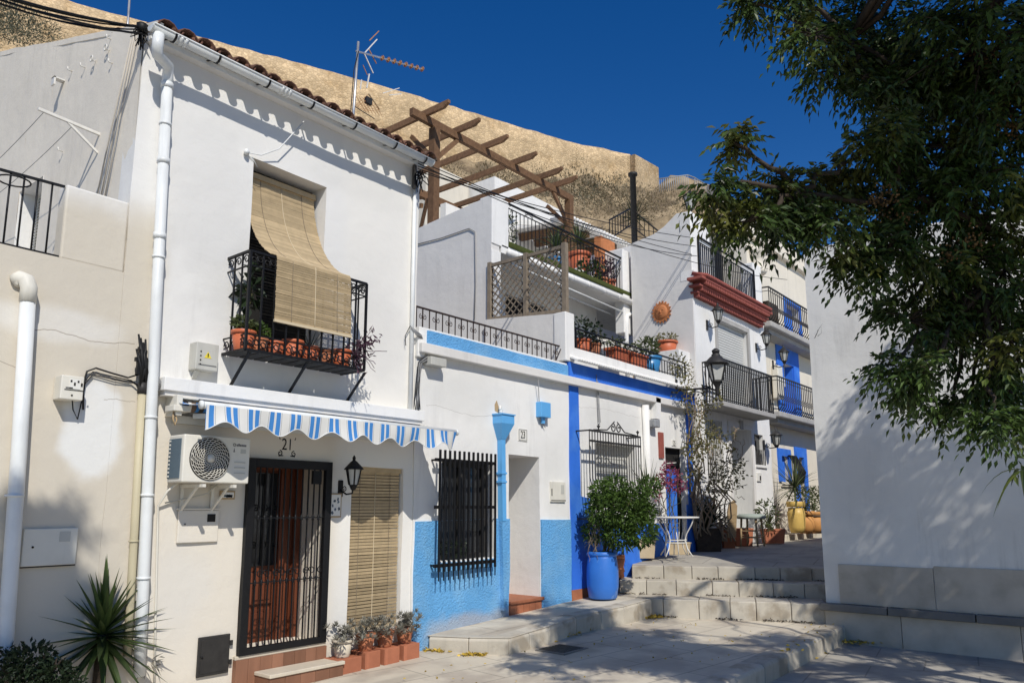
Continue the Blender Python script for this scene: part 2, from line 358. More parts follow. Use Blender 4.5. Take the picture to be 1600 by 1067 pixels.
m_scrubg = mat('grey_green_scrub', (.10, .10, .06), **{**LEAF, 'island': .5, 'trans': .05})
m_fruit = mat('yellow_berry', (.15, .085, .03), rough=.6, island=.4)
m_bluepot = mat('blue_glazed_pot', (.04, .20, .42), rough=.35, spec=.45, var=.12)
m_dish = mat('pale_dish', (.62, .60, .55), rough=.6)
def over_stones(m, scale, color, w0, w1, strength, cellvar=0., aniso=(1, 1, 1)):
    t = m.node_tree; N = t.nodes; L = t.links; B_ = N['Principled BSDF']
    geo = N.new('ShaderNodeNewGeometry'); mp = N.new('ShaderNodeMapping'); mp.inputs['Scale'].default_value = aniso; L.new(geo.outputs['Position'], mp.inputs[0])
    ns = N.new('ShaderNodeTexNoise'); ns.inputs['Scale'].default_value = scale*.8; L.new(mp.outputs[0], ns.inputs['Vector'])
    ad = N.new('ShaderNodeMix'); ad.data_type = 'VECTOR'; ad.inputs[0].default_value = .12; L.new(mp.outputs[0], ad.inputs[4]); L.new(ns.outputs[1], ad.inputs[5])
    vo = N.new('ShaderNodeTexVoronoi'); vo.feature = 'DISTANCE_TO_EDGE'; vo.inputs['Scale'].default_value = scale; L.new(ad.outputs[1], vo.inputs['Vector'])
    vc = N.new('ShaderNodeTexVoronoi'); vc.inputs['Scale'].default_value = scale; L.new(ad.outputs[1], vc.inputs['Vector'])
    sp_ = N.new('ShaderNodeSeparateColor'); L.new(vc.outputs['Color'], sp_.inputs[0])
    inp = B_.inputs['Base Color']; src = inp.links[0].from_socket
    sc = N.new('ShaderNodeVectorMath'); sc.operation = 'SCALE'; L.new(src, sc.inputs[0]); L.new(_range(t, sp_.outputs[0], 0, 1, 1-cellvar, 1+cellvar), sc.inputs[3])
    mx = N.new('ShaderNodeMix'); mx.data_type = 'RGBA'; L.new(sc.outputs[0], mx.inputs[6]); mx.inputs[7].default_value = (*color, 1)
    L.new(_range(t, vo.outputs[0], w0, w1, strength, 0.), mx.inputs[0]); L.new(mx.outputs[2], inp)
    for nd in N:
        if nd.type == 'BUMP':
            h = nd.inputs['Height'].links[0].from_socket; L.new(_m(t, 'ADD', h, _range(t, vo.outputs[0], 0, .2, 0, .22)), nd.inputs['Height'])
over_stones(m_castle, 3.4, (.33, .225, .12), .0, .12, .45, .16, (1, 1, 1.3))
def slab_joints(m, color, strength, sx=.55, off=0):
    def f(t, pos):
        mp = t.nodes.new('ShaderNodeMapping'); mp.inputs['Rotation'].default_value = (0, 0, .12+off); mp.inputs['Scale'].default_value = (sx, sx, 1); t.links.new(pos, mp.inputs[0])
        br = t.nodes.new('ShaderNodeTexBrick'); br.inputs['Scale'].default_value = 1.; br.inputs['Mortar Size'].default_value = .006; br.inputs['Brick Width'].default_value = .62; br.inputs['Row Height'].default_value = .36; br.inputs['Mortar Smooth'].default_value = .4
        t.links.new(mp.outputs[0], br.inputs['Vector']); return _m(t, 'MULTIPLY', br.outputs['Fac'], strength)
    _ov(m, color, f)
slab_joints(m_paving, (.16, .14, .11), .55); slab_joints(m_lowpave, (.12, .11, .10), .5, .5, 1.3)
# striped awning cloth: woven print, bands along x
def awning_mat():
    m = mat('striped_awning_cloth', (.77, .76, .72), rough=.85, var=.03, vs=6, bump=.1, bs=300, bd=.003, spec=.1, trans=.12)
    def band(x0, x1):
        def f(t, pos):
            s = t.nodes.new('ShaderNodeSeparateXYZ'); t.links.new(pos, s.inputs[0])
            u = _m(t, 'FRACT', _m(t, 'DIVIDE', _m(t, 'SUBTRACT', s.outputs[0], 3.60), .249))
            return _m(t, 'MULTIPLY', _m(t, 'GREATER_THAN', u, x0), _m(t, 'LESS_THAN', u, x1))
        return f
    for a, b, c in ((.30, .50, (.07, .26, .62)), (.60, .80, (.07, .26, .62)), (.235, .255, (.3, .33, .36)), (.845, .865, (.3, .33, .36)), (.545, .555, (.5, .55, .6))): _ov(m, c, band(a, b))
    # the translucent half must use the printed colour too
    t = m.node_tree; src = t.nodes['Principled BSDF'].inputs['Base Color'].links[0].from_socket
    for nd in t.nodes:
        if nd.type == 'BSDF_TRANSLUCENT': t.links.new(src, nd.inputs[0])
    return m
m_awn = awning_mat()
# ------------------------------------------------------------------ foliage helpers
def leaves(b, pts, dirs, L, W, fold=.25, flop=.0):
    """diamond leaves with a creased midrib, base at pts, pointing along dirs"""
    n = len(pts); d = dirs/np.linalg.norm(dirs, axis=1, keepdims=True)
    r = rng.normal(size=(n, 3)); s = np.cross(d, r); s /= np.linalg.norm(s, axis=1, keepdims=True)+1e-9; u = np.cross(s, d)
    u = np.where(u[:, 2:3] < 0, -u, u)
    l = (L*rng.uniform(.7, 1.25, n))[:, None]; wd = (W*rng.uniform(.75, 1.2, n))[:, None]
    mid = pts+d*l*.42+u*l*.03; tip = pts+d*l-np.array([0, 0, 1])*l*flop
    v = np.stack([pts, mid+s*wd/2+u*wd*fold, tip, mid-s*wd/2+u*wd*fold], 1).reshape(-1, 3)
    k = len(b.v); b.v += list(map(tuple, v)); i = np.arange(n)*4+k
    b.f += list(map(tuple, np.stack([i, i+1, i+2], 1))) + list(map(tuple, np.stack([i, i+2, i+3], 1))); b.sm += [False]*(2*n)
    return b
def ball(n, c, r, shell=.35):
    d = rng.normal(size=(n, 3)); d /= np.linalg.norm(d, axis=1, keepdims=True)
    q = rng.uniform(shell, 1, n)**.6
    return np.array(c)+d*q[:, None]*np.array(r), d
def clump(b, c, r, n, L, W, up=.3, flop=.1, shell=.3):
    p, d = ball(n, c, r, shell); dd = d*1.0+rng.normal(size=(n, 3))*.6; dd[:, 2] += up
    return leaves(b, p, dd, L, W, .2, flop)
def blades(b, c, n, L, W, el0=-.3, el1=1.45, curve=.15, seg=3, up=0):
    """long pointed rosette blades (yucca, dracaena, agave)"""
    c = Vector(c)
    for i in range(n):
        q = (i+.5)/n; el = el0+(el1-el0)*q+random.uniform(-.12, .12); az = i*2.39996+random.uniform(-.2, .2)
        l = L*random.uniform(.75, 1.1); wd = W*random.uniform(.8, 1.1)
        d = Vector((math.cos(az)*math.cos(el), math.sin(az)*math.cos(el), math.sin(el))); s = Vector((-math.sin(az), math.cos(az), 0)); u = s.cross(d)*-1
        base = c+d*.02+Z*(up*q)
        vs = []; fs = []
        for k in range(seg+1):
            t = k/seg; p = base+d*l*t-Z*(curve*l*t*t*abs(math.cos(el))); ww = wd*(1-t)**.7*(.65+.9*t*(1-t)*1.6)
            if k == seg: vs.append(p)
            else: vs += [p-s*ww/2+u*ww*.22, p-u*0, p+s*ww/2+u*ww*.22]
        for k in range(seg-1):
            a = 3*k; fs += [(a, a+1, a+4, a+3), (a+1, a+2, a+5, a+4)]
        a = 3*(seg-1); fs += [(a, a+1, a+3), (a+1, a+2, a+3)]
        b.add(vs, fs)
    return b
def wander(p, q, n=6, j=.05):
    p, q = Vector(p), Vector(q); L_ = (q-p).length; out = []
    for i in range(n+1):
        t = i/n; out.append(p.lerp(q, t)+Vector((random.uniform(-1, 1), random.uniform(-1, 1), random.uniform(-1, 1)))*j*L_*math.sin(math.pi*t))
    return out
def hang(p, q, sag, n=10):
    p, q = Vector(p), Vector(q); return [p.lerp(q, i/n)-Z*sag*4*(i/n)*(1-i/n) for i in range(n+1)]
def scroll(c, r, a0, turns, ax, ay, n=12, grow=.75):
    c, ax, ay = Vector(c), Vector(ax), Vector(ay); return [c+(ax*math.cos(a0+turns*2*math.pi*i/n)+ay*math.sin(a0+turns*2*math.pi*i/n))*r*(1-grow*i/n) for i in range(n+1)]
def text_mesh(s, size, m, font_sx=1.):
    cu = bpy.data.curves.new('lettering', 'FONT'); cu.body = s; cu.size = size; cu.align_x = 'CENTER'; cu.align_y = 'CENTER'; cu.extrude = .0015; cu.resolution_u = 3
    o = bpy.data.objects.new('lettering', cu); link(o); bpy.context.view_layer.update()
    me = bpy.data.meshes.new_from_object(o.evaluated_get(bpy.context.evaluated_depsgraph_get())); bpy.data.objects.remove(o)
    R = Matrix.Rotation(math.pi/2, 4, 'X') @ Matrix.Diagonal((font_sx, 1, 1, 1)); me.transform(R); me.materials.clear(); me.materials.append(m); return me
X_ = Vector((1, 0, 0)); Y_ = Vector((0, 1, 0))
# ================================================================== the setting
def sheet(name, pts, m, z=None):
    b = B(); b.add(pts, [tuple(range(len(pts)))]); return structure(b.build(name, m, center=False))
# ground sheet to the horizon
b = B(); b.add([(-400, -400, -.6), (600, -400, -.6), (600, 600, -.6), (-400, 600, -.6)], [(0, 1, 2, 3)]); structure(b.build('ground', m_lowpave, center=False))
def strz(x): return .0+.0135*(x-4)                       # the street climbs gently towards the steps
# lower paving on the right, in front of the white wall
b = B(); N_ = 12
b.add([(-12, -14, -.27), (12.9, -14, -.13), (12.9, 3.86, -.13), (8.3, 3.80, -.2), (-12, 3.5, -.27)], [(0, 1, 2, 3, 4)]); structure(b.build('lower_pavement', m_lowpave, center=False))
# street surface (slightly domed sheet)
b = B(); xs = np.linspace(-12, 12.9, 40); ys = np.linspace(3.78, 7.7, 14); vs = []; fs = []
for x in xs:
    for y in ys: vs.append((x, y+(.015*(x-8) if y < 4 else 0), strz(x)+.012*math.sin(x*1.1)*math.sin(y*1.7)+.01*(y-5.5)))
for i in range(len(xs)-1):
    for j in range(len(ys)-1): a = i*len(ys)+j; fs.append((a, a+len(ys), a+len(ys)+1, a+1))
b.add(vs, fs, True); street = structure(b.build('street', m_paving, center=False))
# kerb blocks along the drop on the right
x = 4.4; i = 0
while x < 12.75:
    L_ = random.uniform(.75, 1.05); x1 = min(x+L_, 12.82); bb = B()
    prof = [(3.64, -.32), (3.64, strz(x)-.03), (3.67, strz(x)+.005), (3.80, strz(x)+.012), (3.95, strz(x)+.006), (3.95, -.32)]
    bb.prism([(x+.006, p[0]+.015*(x-8), p[1]) for p in prof], (x1-x-.012, .015*(x1-x), .0135*(x1-x))); bb.build('kerb_block', m_block, street, bevel=.012); x = x1
# raised platform along house fronts: outline from the photograph's kerb
def platform():
    Zl, Zr = .25, .42
    c0 = fy(668, 990, 7.55); c1 = fz(795, 996, .27); c2 = fz(900, 962, .36); c3 = Vector((11.72, 6.52, .42)); c4 = Vector((11.72, 7.7, .42)); c5 = Vector((c0.x, 7.7, .25))
    c0 = Vector((c0.x, 7.52, .25)); c1.z = .27; c2.z = .36
    mid = c2.lerp(c3, .55)+Vector((.02, -.06, .0))
    top = [c0, c0.lerp(c1, .5)+Vector((-.03, -.03, 0)), c1, c1.lerp(c2, .5)+Vector((.03, -.05, 0)), c2, mid, c3]
    b = B(); b.add([p-Z*.006 for p in top]+[c4, c5], [tuple(range(len(top)+2))]); o = structure(b.build('pavement', m_paving, center=False))
    pts = []
    for p, q in zip(top, top[1:]):
        n = max(1, round((q-p).length/.55)); pts += [p.lerp(q, i/n) for i in range(n)]
    pts.append(top[-1])
    for p, q in zip(pts, pts[1:]):
        d = (q-p); d.z = 0; d.normalize(); nrm = Vector((d.y, -d.x, 0)); bb = B()
        if nrm.y > 0: nrm = -nrm
        prof = [(.0, -.5), (.012, -.04), (-.02, .0), (-.26, .004), (-.26, -.5)]
        e = d*.004; n = len(prof)
        A = [p+e+nrm*a+Z*h for a, h in prof]; C = [q-e+nrm*a+Z*h for a, h in prof]
        bb.add(A+C, [tuple(range(n)), tuple(range(n, 2*n))[::-1]]+[(i, n+i, n+(i+1) % n, (i+1) % n) for i in range(n)]); bb.build('kerb_block', m_block, o, bevel=.012)
    return o
platform()
# three steps across the street, each made of blocks
steps = structure(B().prism([(12.5, 7.7, -.2), (12.7, 7.3, -.2), (14.3, 4.1, -.2), (15.4, 4.1, -.2), (15.4, 7.7, -.2)], (0, 0, .75)).build('steps', m_block))
def step_row(A, C, z0, z1, depth, n):
    A, C = Vector((*A, 0)), Vector((*C, 0)); d = (C-A).normalized(); nrm = Vector((-d.y, d.x, 0))
    if nrm.x < 0: nrm = -nrm
    ts = [0]+sorted((i+random.uniform(-.12, .12))/n for i in range(1, n))+[1]
    for t0, t1 in zip(ts, ts[1:]):
        p, q = A.lerp(C, t0)+d*.004, A.lerp(C, t1)-d*.004; dz = random.uniform(-.004, .004); bb = B(); o = nrm*random.uniform(-.006, .006)
        bb.prism([p+o+Z*z0, q+o+Z*z0, q+nrm*depth+Z*z0, p+nrm*depth+Z*z0], Z*(z1-z0+dz)); bb.build('step_block', m_block, steps, bevel=.014)
step_row((11.45, 7.3), (12.86, 3.98), -.1, .42, 1.1, 7)
step_row((12.02, 7.32), (13.72, 4.06), .2, .66, 1.2, 7)
step_row((12.5, 7.34), (14.3, 4.08), .4, .88, .8, 7)
# upper street
b = B(); b.add([(12.9, 7.9, .872), (12.9, 7.2, .872), (14.6, 4.0, .872), (13.9, 7.9, .965), (13.9, 7.2, .965), (15.6, 4.0, .965), (18.5, 7.9, 1.03), (18.5, 4.0, 1.03), (45, 9.5, 1.15), (45, 4.0, 1.15)], [(0, 1, 4, 3), (1, 2, 5, 4), (3, 4, 5, 7, 6), (6, 7, 9, 8)]); structure(b.build('upper_street', m_lowpave, center=False))
# drain cover in the street
g = thing('drain_cover', 'flat dark drain cover set in the street beside the curved kerb', 'drain cover', fz(878, 1014, .07)); c = fz(878, 1014, .07)
zz = strz(c.x)+.01*(c.y-5.5)+.012*math.sin(c.x*1.1)*math.sin(c.y*1.7)
B().box(c.x-.28, c.x+.28, c.y-.24, c.y+.24, zz-.05, zz+.012).build('frame', m_slate, g)
for k in range(7): B().box(c.x-.24+.07*k, c.x-.2+.07*k, c.y-.2, c.y+.2, zz, zz+.018).build('slat', m_irong, g)
# fallen yellow leaves along the kerbs
b = B()
def litter(p, q, n, sp):
    n = int(n*1.8); p, q = np.array(p), np.array(q); t = rng.uniform(0, 1, (n, 1)); P = p+(q-p)*t+rng.normal(size=(n, 3))*np.array([sp, sp, .004]); P[:, 2] = p[2]+(q[2]-p[2])*t[:, 0]+rng.uniform(.012, .03, n)
    d = rng.normal(size=(n, 3)); d[:, 2] *= .25; leaves(b, P, d, .062, .03, .1)
def gp(px, py, z): return tuple(fz(px, py, z))
litter(gp(1040, 962, .12), gp(975, 968, .11), 330, .07); litter(gp(960, 970, .11), gp(868, 998, .09), 260, .05); litter(gp(860, 1002, .08), gp(820, 1012, .06), 60, .04)
litter(gp(700, 1020, .05), gp(660, 1017, .05), 60, .04); litter(gp(755, 1024, .05), gp(722, 1024, .05), 50, .03)
litter(gp(1300, 1000, -.115), gp(1215, 1045, -.165), 260, .09); litter(gp(1420, 1006, -.1), gp(1300, 1003, -.11), 110, .04); litter(gp(1240, 1020, .08), gp(1285, 968, .12), 20, .1)
p, d = rng.uniform(0, 1, (140, 3)), rng.normal(size=(140, 3)); d[:, 2] *= .2
p = np.column_stack([5.5+6*p[:, 0], 4.2+2.6*p[:, 1], np.zeros(140)]); p[:, 2] = .0135*(p[:, 0]-4)+.01*(p[:, 1]-5.5)+.022
leaves(b, p, d, .04, .02, .1)
db = B()
for (xa, ya), (xb, yb), z_ in (((11.45, 7.3), (12.86, 3.98), .13), ((12.02, 7.32), (13.72, 4.06), .425), ((12.5, 7.34), (14.3, 4.08), .665)):
    n_ = 420; t_ = np.clip(rng.beta(1.2, 1., (n_, 1))*1., 0, 1); keep = np.sin(t_[:, 0]*23+z_*9)+np.sin(t_[:, 0]*9+z_*4) > -.2; t_ = t_[keep]; n_ = len(t_)
    P = np.column_stack([xa+(xb-xa)*t_[:, 0], ya+(yb-ya)*t_[:, 0], np.full(n_, z_)])+np.abs(rng.normal(size=(n_, 3)))*np.array([-.035, -.012, .008]); d_ = rng.normal(size=(n_, 3)); d_[:, 2] *= .3; leaves(db, P, d_, .04, .02, .1)
tag(stuff(db.build('step_debris', m_bark, center=False)), 'dark leaf debris caught along the foot of each step', 'debris')
tag(stuff(b.build('fallen_leaves', m_litter, center=False)), 'yellow fallen leaves gathered along the kerbs and steps', 'leaves')

# ---- castle hill behind: masonry curtain wall, corner bastion, rocky slope with scrub
def cp(px, py, d): return fd(px, py, d)
cz = 43.0
def ontop(px, d): 
    r = ray(px, 0); 
    return d
def castle():
    t = thing('castle_wall', 'long sandy stone fortress wall along the skyline', 'fortress wall', (60, 60, 20))
    # top edge points (px, py, depth) ; depth chosen so the top keeps one height
    ed = [(-160, -95), (120, 5), (340, 65), (560, 124), (760, 182), (880, 219), (985, 242)]
    tops = []
    for px, py in ed:
        q = ray(px, py); s = (cz-CAM.z)/q.z; tops.append(CAM+q*s)
    b = B(); vs = []; fs = []
    n = 0; dense = []
    for p, q in zip(tops, tops[1:]):
        m = max(2, int((q-p).length/1.2)); dense += [p.lerp(q, i/m) for i in range(m)]
    dense.append(tops[-1]); back = Vector((-.45, .9, 0))*3
    for p in dense:
        dz = random.uniform(-.05, .05)
        for k in range(18):
            h = k/17; out = -back.normalized()*(1.6*h**1.5)+Vector((random.uniform(-.1, .1), random.uniform(-.1, .1), 0)); vs.append(p+out-Z*(26*h)+Z*dz*(1-h))
        vs.append(p+back+Z*dz)
    m = 19
    for i in range(len(dense)-1):
        for k in range(17): fs.append((i*m+k, (i+1)*m+k, (i+1)*m+k+1, i*m+k+1))
        fs.append((i*m, (i+1)*m, (i+1)*m+18, i*m+18))
    b.add(vs, fs, True); b.build('masonry', m_castle, t, center=False)
    # corner bastion
    e = tops[-1]; q = ray(1029, 262); s2 = (cz-CAM.z)/q.z*1.0
    a0 = fd(984, 243, (e-CAM).dot(FWD)*.985); a1 = fd(992, 241, (e-CAM).dot(FWD)*.975); a2 = fd(1029, 262, (e-CAM).dot(FWD)*1.06)
    bb = B(); dn = Z*-24
    poly = [a0, a1, a2, a2+back*1.5, a0+back*1.5]
    low = [p+dn*(.6 if i == 2 else 1) for i, p in enumerate(poly)]
    bb.add(poly+low, [(0,1,2,3,4), (0,5,6,1), (1,6,7,2), (2,7,8,3), (3,8,9,4), (4,9,5,0)]); bb.build('bastion', m_castle, t, center=False)
castle()
# hillside terrain
def hill():
    b = B(); vs = []; fs = []; nx, ny = 70, 26
    for i in range(nx):
        px = -250+i*(1750/(nx-1))
        for j in range(ny):
            v = j/(ny-1); d = 26+v*(78-26)
            base = np.interp(px, [-250, 0, 80, 200, 640, 900, 1000, 1040, 1082, 1108, 1135, 1180, 1400], [-40, 20, 55, 120, 240, 282, 292, 282, 276, 288, 320, 355, 520])
            py = 640+(base-640)*v**.8
            p = fd(px, py, d); nz = .9*math.sin(px*.09+j*1.3)+.7*math.sin(px*.037-j*.8)+random.uniform(-.5, .5)
            vs.append(p+Vector((random.uniform(-.5, .5), random.uniform(-.5, .5), nz*.55*min(1, v*2))))
    for i in range(nx-1):
        for j in range(ny-1): a = i*ny+j; fs.append((a, a+ny, a+ny+1, a+1))
    b.add(vs, fs, False); return structure(b.build('hillside', m_rock, center=False))
hill()
# dry scrub on the slope
b = B(); b2 = B()
def scrub(bb, px, py, d, r, n):
    c = fd(px, py, d); clump(bb, c, (r, r, r*.7), int(n*2.2), r*.13, r*.035, .9, 0, .05)
for px, py, d, r, n in [(700, 268, 60, 1.6, 240), (660, 262, 60, 1.2, 160), (770, 285, 58, 2.2, 320), (790, 280, 60, 1.5, 200), (895, 290, 60, 2.2, 320), (925, 298, 60, 2., 300), (955, 302, 60, 2., 280), (985, 318, 56, 2., 260), (1020, 318, 54, 1.6, 220),
        (1060, 318, 54, 1.5, 200), (905, 252, 66, 1., 120), (900, 238, 66, .8, 80), (1090, 312, 56, 1.2, 140), (840, 272, 62, 1.3, 160), (610, 210, 62, 1., 90), (945, 320, 50, 1.6, 240), (1000, 335, 48, 1.4, 200), (870, 300, 52, 1.5, 200)]: scrub(b, px, py, d, r, n)
for px, py, d, r, n in [(10, 30, 40, 1.6, 420), (45, 45, 40, 1.5, 380), (-30, 10, 42, 2., 380), (75, 58, 40, 1., 200), (20, 55, 38, 1.2, 260), (850, 300, 55, 1.5, 200), (970, 290, 62, 1.2, 150), (1075, 330, 50, 1.2, 160), (915, 312, 52, 1.5, 200)]: scrub(b2, px, py, d, r, n)
tag(stuff(b.build('dry_scrub', m_scrub, center=False)), 'dry brown scrub on the rocky slope below the fortress wall', 'scrub')
tag(stuff(b2.build('green_scrub', m_scrubg, center=False)), 'grey green scrub growing on the rocky slope', 'scrub')
# guard rail on the rock
g = thing('guard_rail', 'thin metal guard rail on top of the rocky outcrop', 'railing', fd(1055, 288, 60))
pr = [fd(1030, 290, 60), fd(1075, 284, 60), fd(1086, 288, 61), fd(1106, 300, 62)]
B().tube([p+Z*.55 for p in pr], .05, 5).build('top_rail', m_grey, g)
for p, q, n in ((pr[0], pr[1], 15), (pr[2], pr[3], 7)):
    for k in range(n): v = p.lerp(q, k/(n-1)); B().tube([v-Z*.6, v+Z*.55], .03, 4).build('baluster', m_grey, g)
GY = Y0-.33; a0 = fy(237, 42, GY); a1 = fy(674, 252, GY); gz = (a0.z+a1.z)/2; gx0, gx1 = a0.x, a1.x; GR = .062
# ================================================================== house 21
XG, XE = 3.19, 7.18
h21 = thing('house', 'two-storey whitewashed house with cane blind balcony, awning and number 21', 'house', (5.2, 9.5, 0))
holes = [(4.53, 5.57, 3.62, 5.98, .32), (4.66, 5.78, .385, 2.49, .56), (6.13, 7.0, .42, 2.46, .26)]
b = wall_y(XG, XE, -.3, gz+.04, Y0, holes, skirt=.28); b.build('front_wall', m_front, h21, center=False)
# annex wall on the left, same plane, with low parapet
wall_y(.4, XG-.001, -.4, 4.27, Y0+.003, [], skirt=.3).build('side_wall', m_front, h21, center=False)
B().box(2.6, XG-.004, Y0+.012, Y0+.2, 4.26, 5.0).build('parapet', m_front, h21, bevel=.02)
B().box(.4, XG-.02, Y0+.21, 12.4, 4.1, 4.26).build('terrace_floor', m_concrete, h21)
# gable wall x = XG facing -x, with recess for the louvred shutter
def gable():
    y0, y1, z0 = Y0+.01, 12.9, 3.9
    sy0, sy1, sz0, sz1 = 10.15, 10.95, 4.26, 6.03
    def top(y): return gz+.17+(y-Y0)*.345+ (.0)
    vs = []; fs = []; b = B()
    ys = sorted({*np.linspace(y0, y1, 26), sy0, sy1}); 
    for i in range(len(ys)-1):
        ya, yb = ys[i], ys[i+1]; cuts = [z0]+([sz0, sz1] if (sy0-1e-6 <= ya and yb <= sy1+1e-6) else []) + [None]
        seg = [(z0, None)] if len(cuts) == 2 else [(z0, sz0), (sz1, None)]
        for lo, hi in seg:
            ha, hb = (hi, hi) if hi else (top(ya), top(yb)); n = 14
            for k in range(n):
                def P(y, l, h, t): z = l+(h-l)*t; return (XG+wob(y, z, .006), y, z)
                b.add([P(ya, lo, ha, k/n), P(yb, lo, hb, k/n), P(yb, lo, hb, (k+1)/n), P(ya, lo, ha, (k+1)/n)], [(0, 1, 2, 3)], True)
    import bmesh
    o = b.build('gable_wall', m_beige, h21, center=False)
    bm = bmesh.new(); bm.from_mesh(o.data); bmesh.ops.remove_doubles(bm, verts=bm.verts, dist=.0005); bmesh.ops.recalc_face_normals(bm, faces=bm.faces); bm.to_mesh(o.data); bm.free()
    r = B(); d = .25
    for (ya, za), (yb, zb) in (((sy0, sz0), (sy0, sz1)), ((sy0, sz1), (sy1, sz1)), ((sy1, sz0), (sy1, sz1))):
        r.add([(XG, ya, za), (XG, yb, zb), (XG+d, yb, zb), (XG+d, ya, za)], [(0, 1, 2, 3)])
    r.build('shutter_reveal', m_white, o, center=False)
    sh = B().box(XG+d-.03, XG+d, sy0, sy1, sz0, sz1).build('shutter', m_shut, h21)
    for k in range(42):
        z = sz0+.02+k*(sz1-sz0-.04)/42; B().obox((XG+d-.045, (sy0+sy1)/2, z+.02), (.012, 0, .012), (0, (sy1-sy0)/2-.03, 0), (.003, 0, -.003)).build('slat', m_shut, sh)
    # verge: mortared edge of the roof over the gable
    v = B(); P = [(XG+.03, y, gz+.17+(y-Y0)*.345) for y in np.linspace(Y0-.26, y1, 16)]
    pts = [Vector(p)+Vector((0, 0, random.uniform(-.012, .012))) for p in P]
    for p, q in zip(pts, pts[1:]): v.bar(p, q, .07, .07)
    v.build('roof_verge', m_beige, h21, center=False)
gable()
B().box(XE-.25, XE-.01, Y0+.02, 12.9, 4.0, 7.0).build('side_wall', m_grey_white, h21)
# roof slab, tile ends along the eave
SL = .345
roof = B(); ye = Y0-.30; RZ = gz+.065
roof.add([(XG+.04, ye+.2, RZ+.09), (XE+.05, ye+.2, RZ+.09), (XE+.05, 12.9, RZ+(12.9-ye)*SL), (XG+.04, 12.9, RZ+(12.9-ye)*SL), (XG+.04, ye+.2, RZ+.05), (XE+.05, ye+.2, RZ+.05), (XE+.05, 12.9, RZ-.1+(12.9-ye)*SL), (XG+.04, 12.9, RZ-.1+(12.9-ye)*SL)],
    [(0,1,2,3), (7,6,5,4), (0,4,5,1), (1,5,6,2), (3,7,4,0), (2,6,7,3)]); roof = roof.build('roof', m_tile, h21)
def tile_mesh(name, r0, r1, L_, up=True, th=.014, n=7):
    b = B(); vs = []; s = 1 if up else -1
    for y, r in ((0, r0), (L_, r1)):
        for rr in (r, r-th):
            for k in range(n): a = math.pi*k/(n-1); vs.append((rr*math.cos(a), y, s*rr*math.sin(a)+y*SL))
    fs = []
    for k in range(n-1):
        fs += [(k, k+1, 2*n+k+1, 2*n+k), (n+k+1, n+k, 3*n+k, 3*n+k+1), (k+1, k, n+k, n+k+1), (2*n+k, 2*n+k+1, 3*n+k+1, 3*n+k)]
    fs += [(0, 2*n, 3*n, n), (n-1, 2*n-1, 4*n-1, 3*n-1)]
    b.add(vs, fs, True); return b.mesh(name, m_tile)
cov = tile_mesh('roof_tile', .112, .09, .46); pan = tile_mesh('roof_tile', .055, .075, .46, False)
NT = 19; dx = (XE+.05-XG)/NT
for i in range(NT):
    x = XG+dx*(i+.5)
    for r in range(4):
        y = ye+r*.38
        o = place('roof_tile', cov, roof, (x+random.uniform(-.008, .008), y+random.uniform(-.015, .015), RZ+(y-ye)*SL+.0)); o.rotation_euler = (0, random.uniform(-.04, .04), random.uniform(-.03, .03))
        if i < NT-1: place('roof_tile', pan, roof, (x+dx/2, y-.01, RZ+.045+(y-ye)*SL))
B().box(XG+.02, XE, Y0-.11, Y0+.1, gz+.0, gz+.07).build('eave_moulding', m_white2, h21, bevel=.01); B().box(XG+.02, XE, Y0-.2, Y0+.1, gz+.072, gz+.1).build('eave_moulding', m_white2, h21, bevel=.008)
# gutter with brackets, swan-neck and downpipe
gut = thing('gutter', 'white half-round gutter under the brown roof tiles', 'gutter', (5.2, Y0-.2, 6.7))
print('gz', gz)
def trough(x0, x1, r, th=.006, n=9):
    b = B(); vs = []
    for x in (x0, x1):
        for rr in (r, r-th):
            for k in range(n): t = math.pi+math.pi*k/(n-1); vs.append((x, GY+.0+rr*math.cos(t), gz+rr*math.sin(t)))
    fs = []
    for k in range(n-1): fs += [(k, k+1, 2*n+k+1, 2*n+k), (n+k, 3*n+k, 3*n+k+1, n+k+1), (k, n+k, n+k+1, k+1), (2*n+k, 2*n+k+1, 3*n+k+1, 3*n+k)]
    fs += [(0, 2*n, 3*n, n), (n-1, 2*n-1, 4*n-1, 3*n-1)]; return b.add(vs, fs, True)
trough(gx0, gx1, GR).build('trough', m_pvc, gut)
B().tube([(gx0, GY-GR-.003, gz), (gx1, GY-GR-.003, gz)], .009, 6).build('bead', m_pvc, gut)
for xx in (gx0, gx1): B().prism([(xx, GY+(GR+.003)*math.cos(math.pi+math.pi*k/8), gz+(GR+.003)*math.sin(math.pi+math.pi*k/8)) for k in range(9)], (-.012 if xx == gx0 else .012, 0, 0)).build('end_cap', m_pvc, gut)
for xx in (gx0+.28, gx0+1.55): 
    for q in (-.05, 0, .05): trough(xx+q, xx+q+.03, GR+.008).build('joint_collar', m_pvc, gut)
for i, px in enumerate((268, 339, 419, 489, 556, 619, 665)):
    xx = fy(px, 100, GY).x; pts = [(xx, GY+(GR+.008)*math.cos(t), gz+(GR+.008)*math.sin(t)) for t in np.linspace(math.pi*.98, 2*math.pi, 9)]+[(xx, Y0-.1, gz+.05)]
    bb = B()
    for p, q in zip(pts, pts[1:]): bb.bar(p, q, .022, .006)
    bb.build('bracket', m_iron, gut)
dp = thing('downpipe', 'tall white plastic downpipe at the corner of the house, swan-necked under the gutter', 'downpipe', fy(222, 950, Y0-.1))
c0 = Vector((gx0+.075, GY, gz-.06)); P1 = fy(262, 122, Y0-.1); P2 = fy(243, 500, Y0-.1); P3 = fy(222, 950, Y0-.1); P4 = P3+(P3-P2)*.22
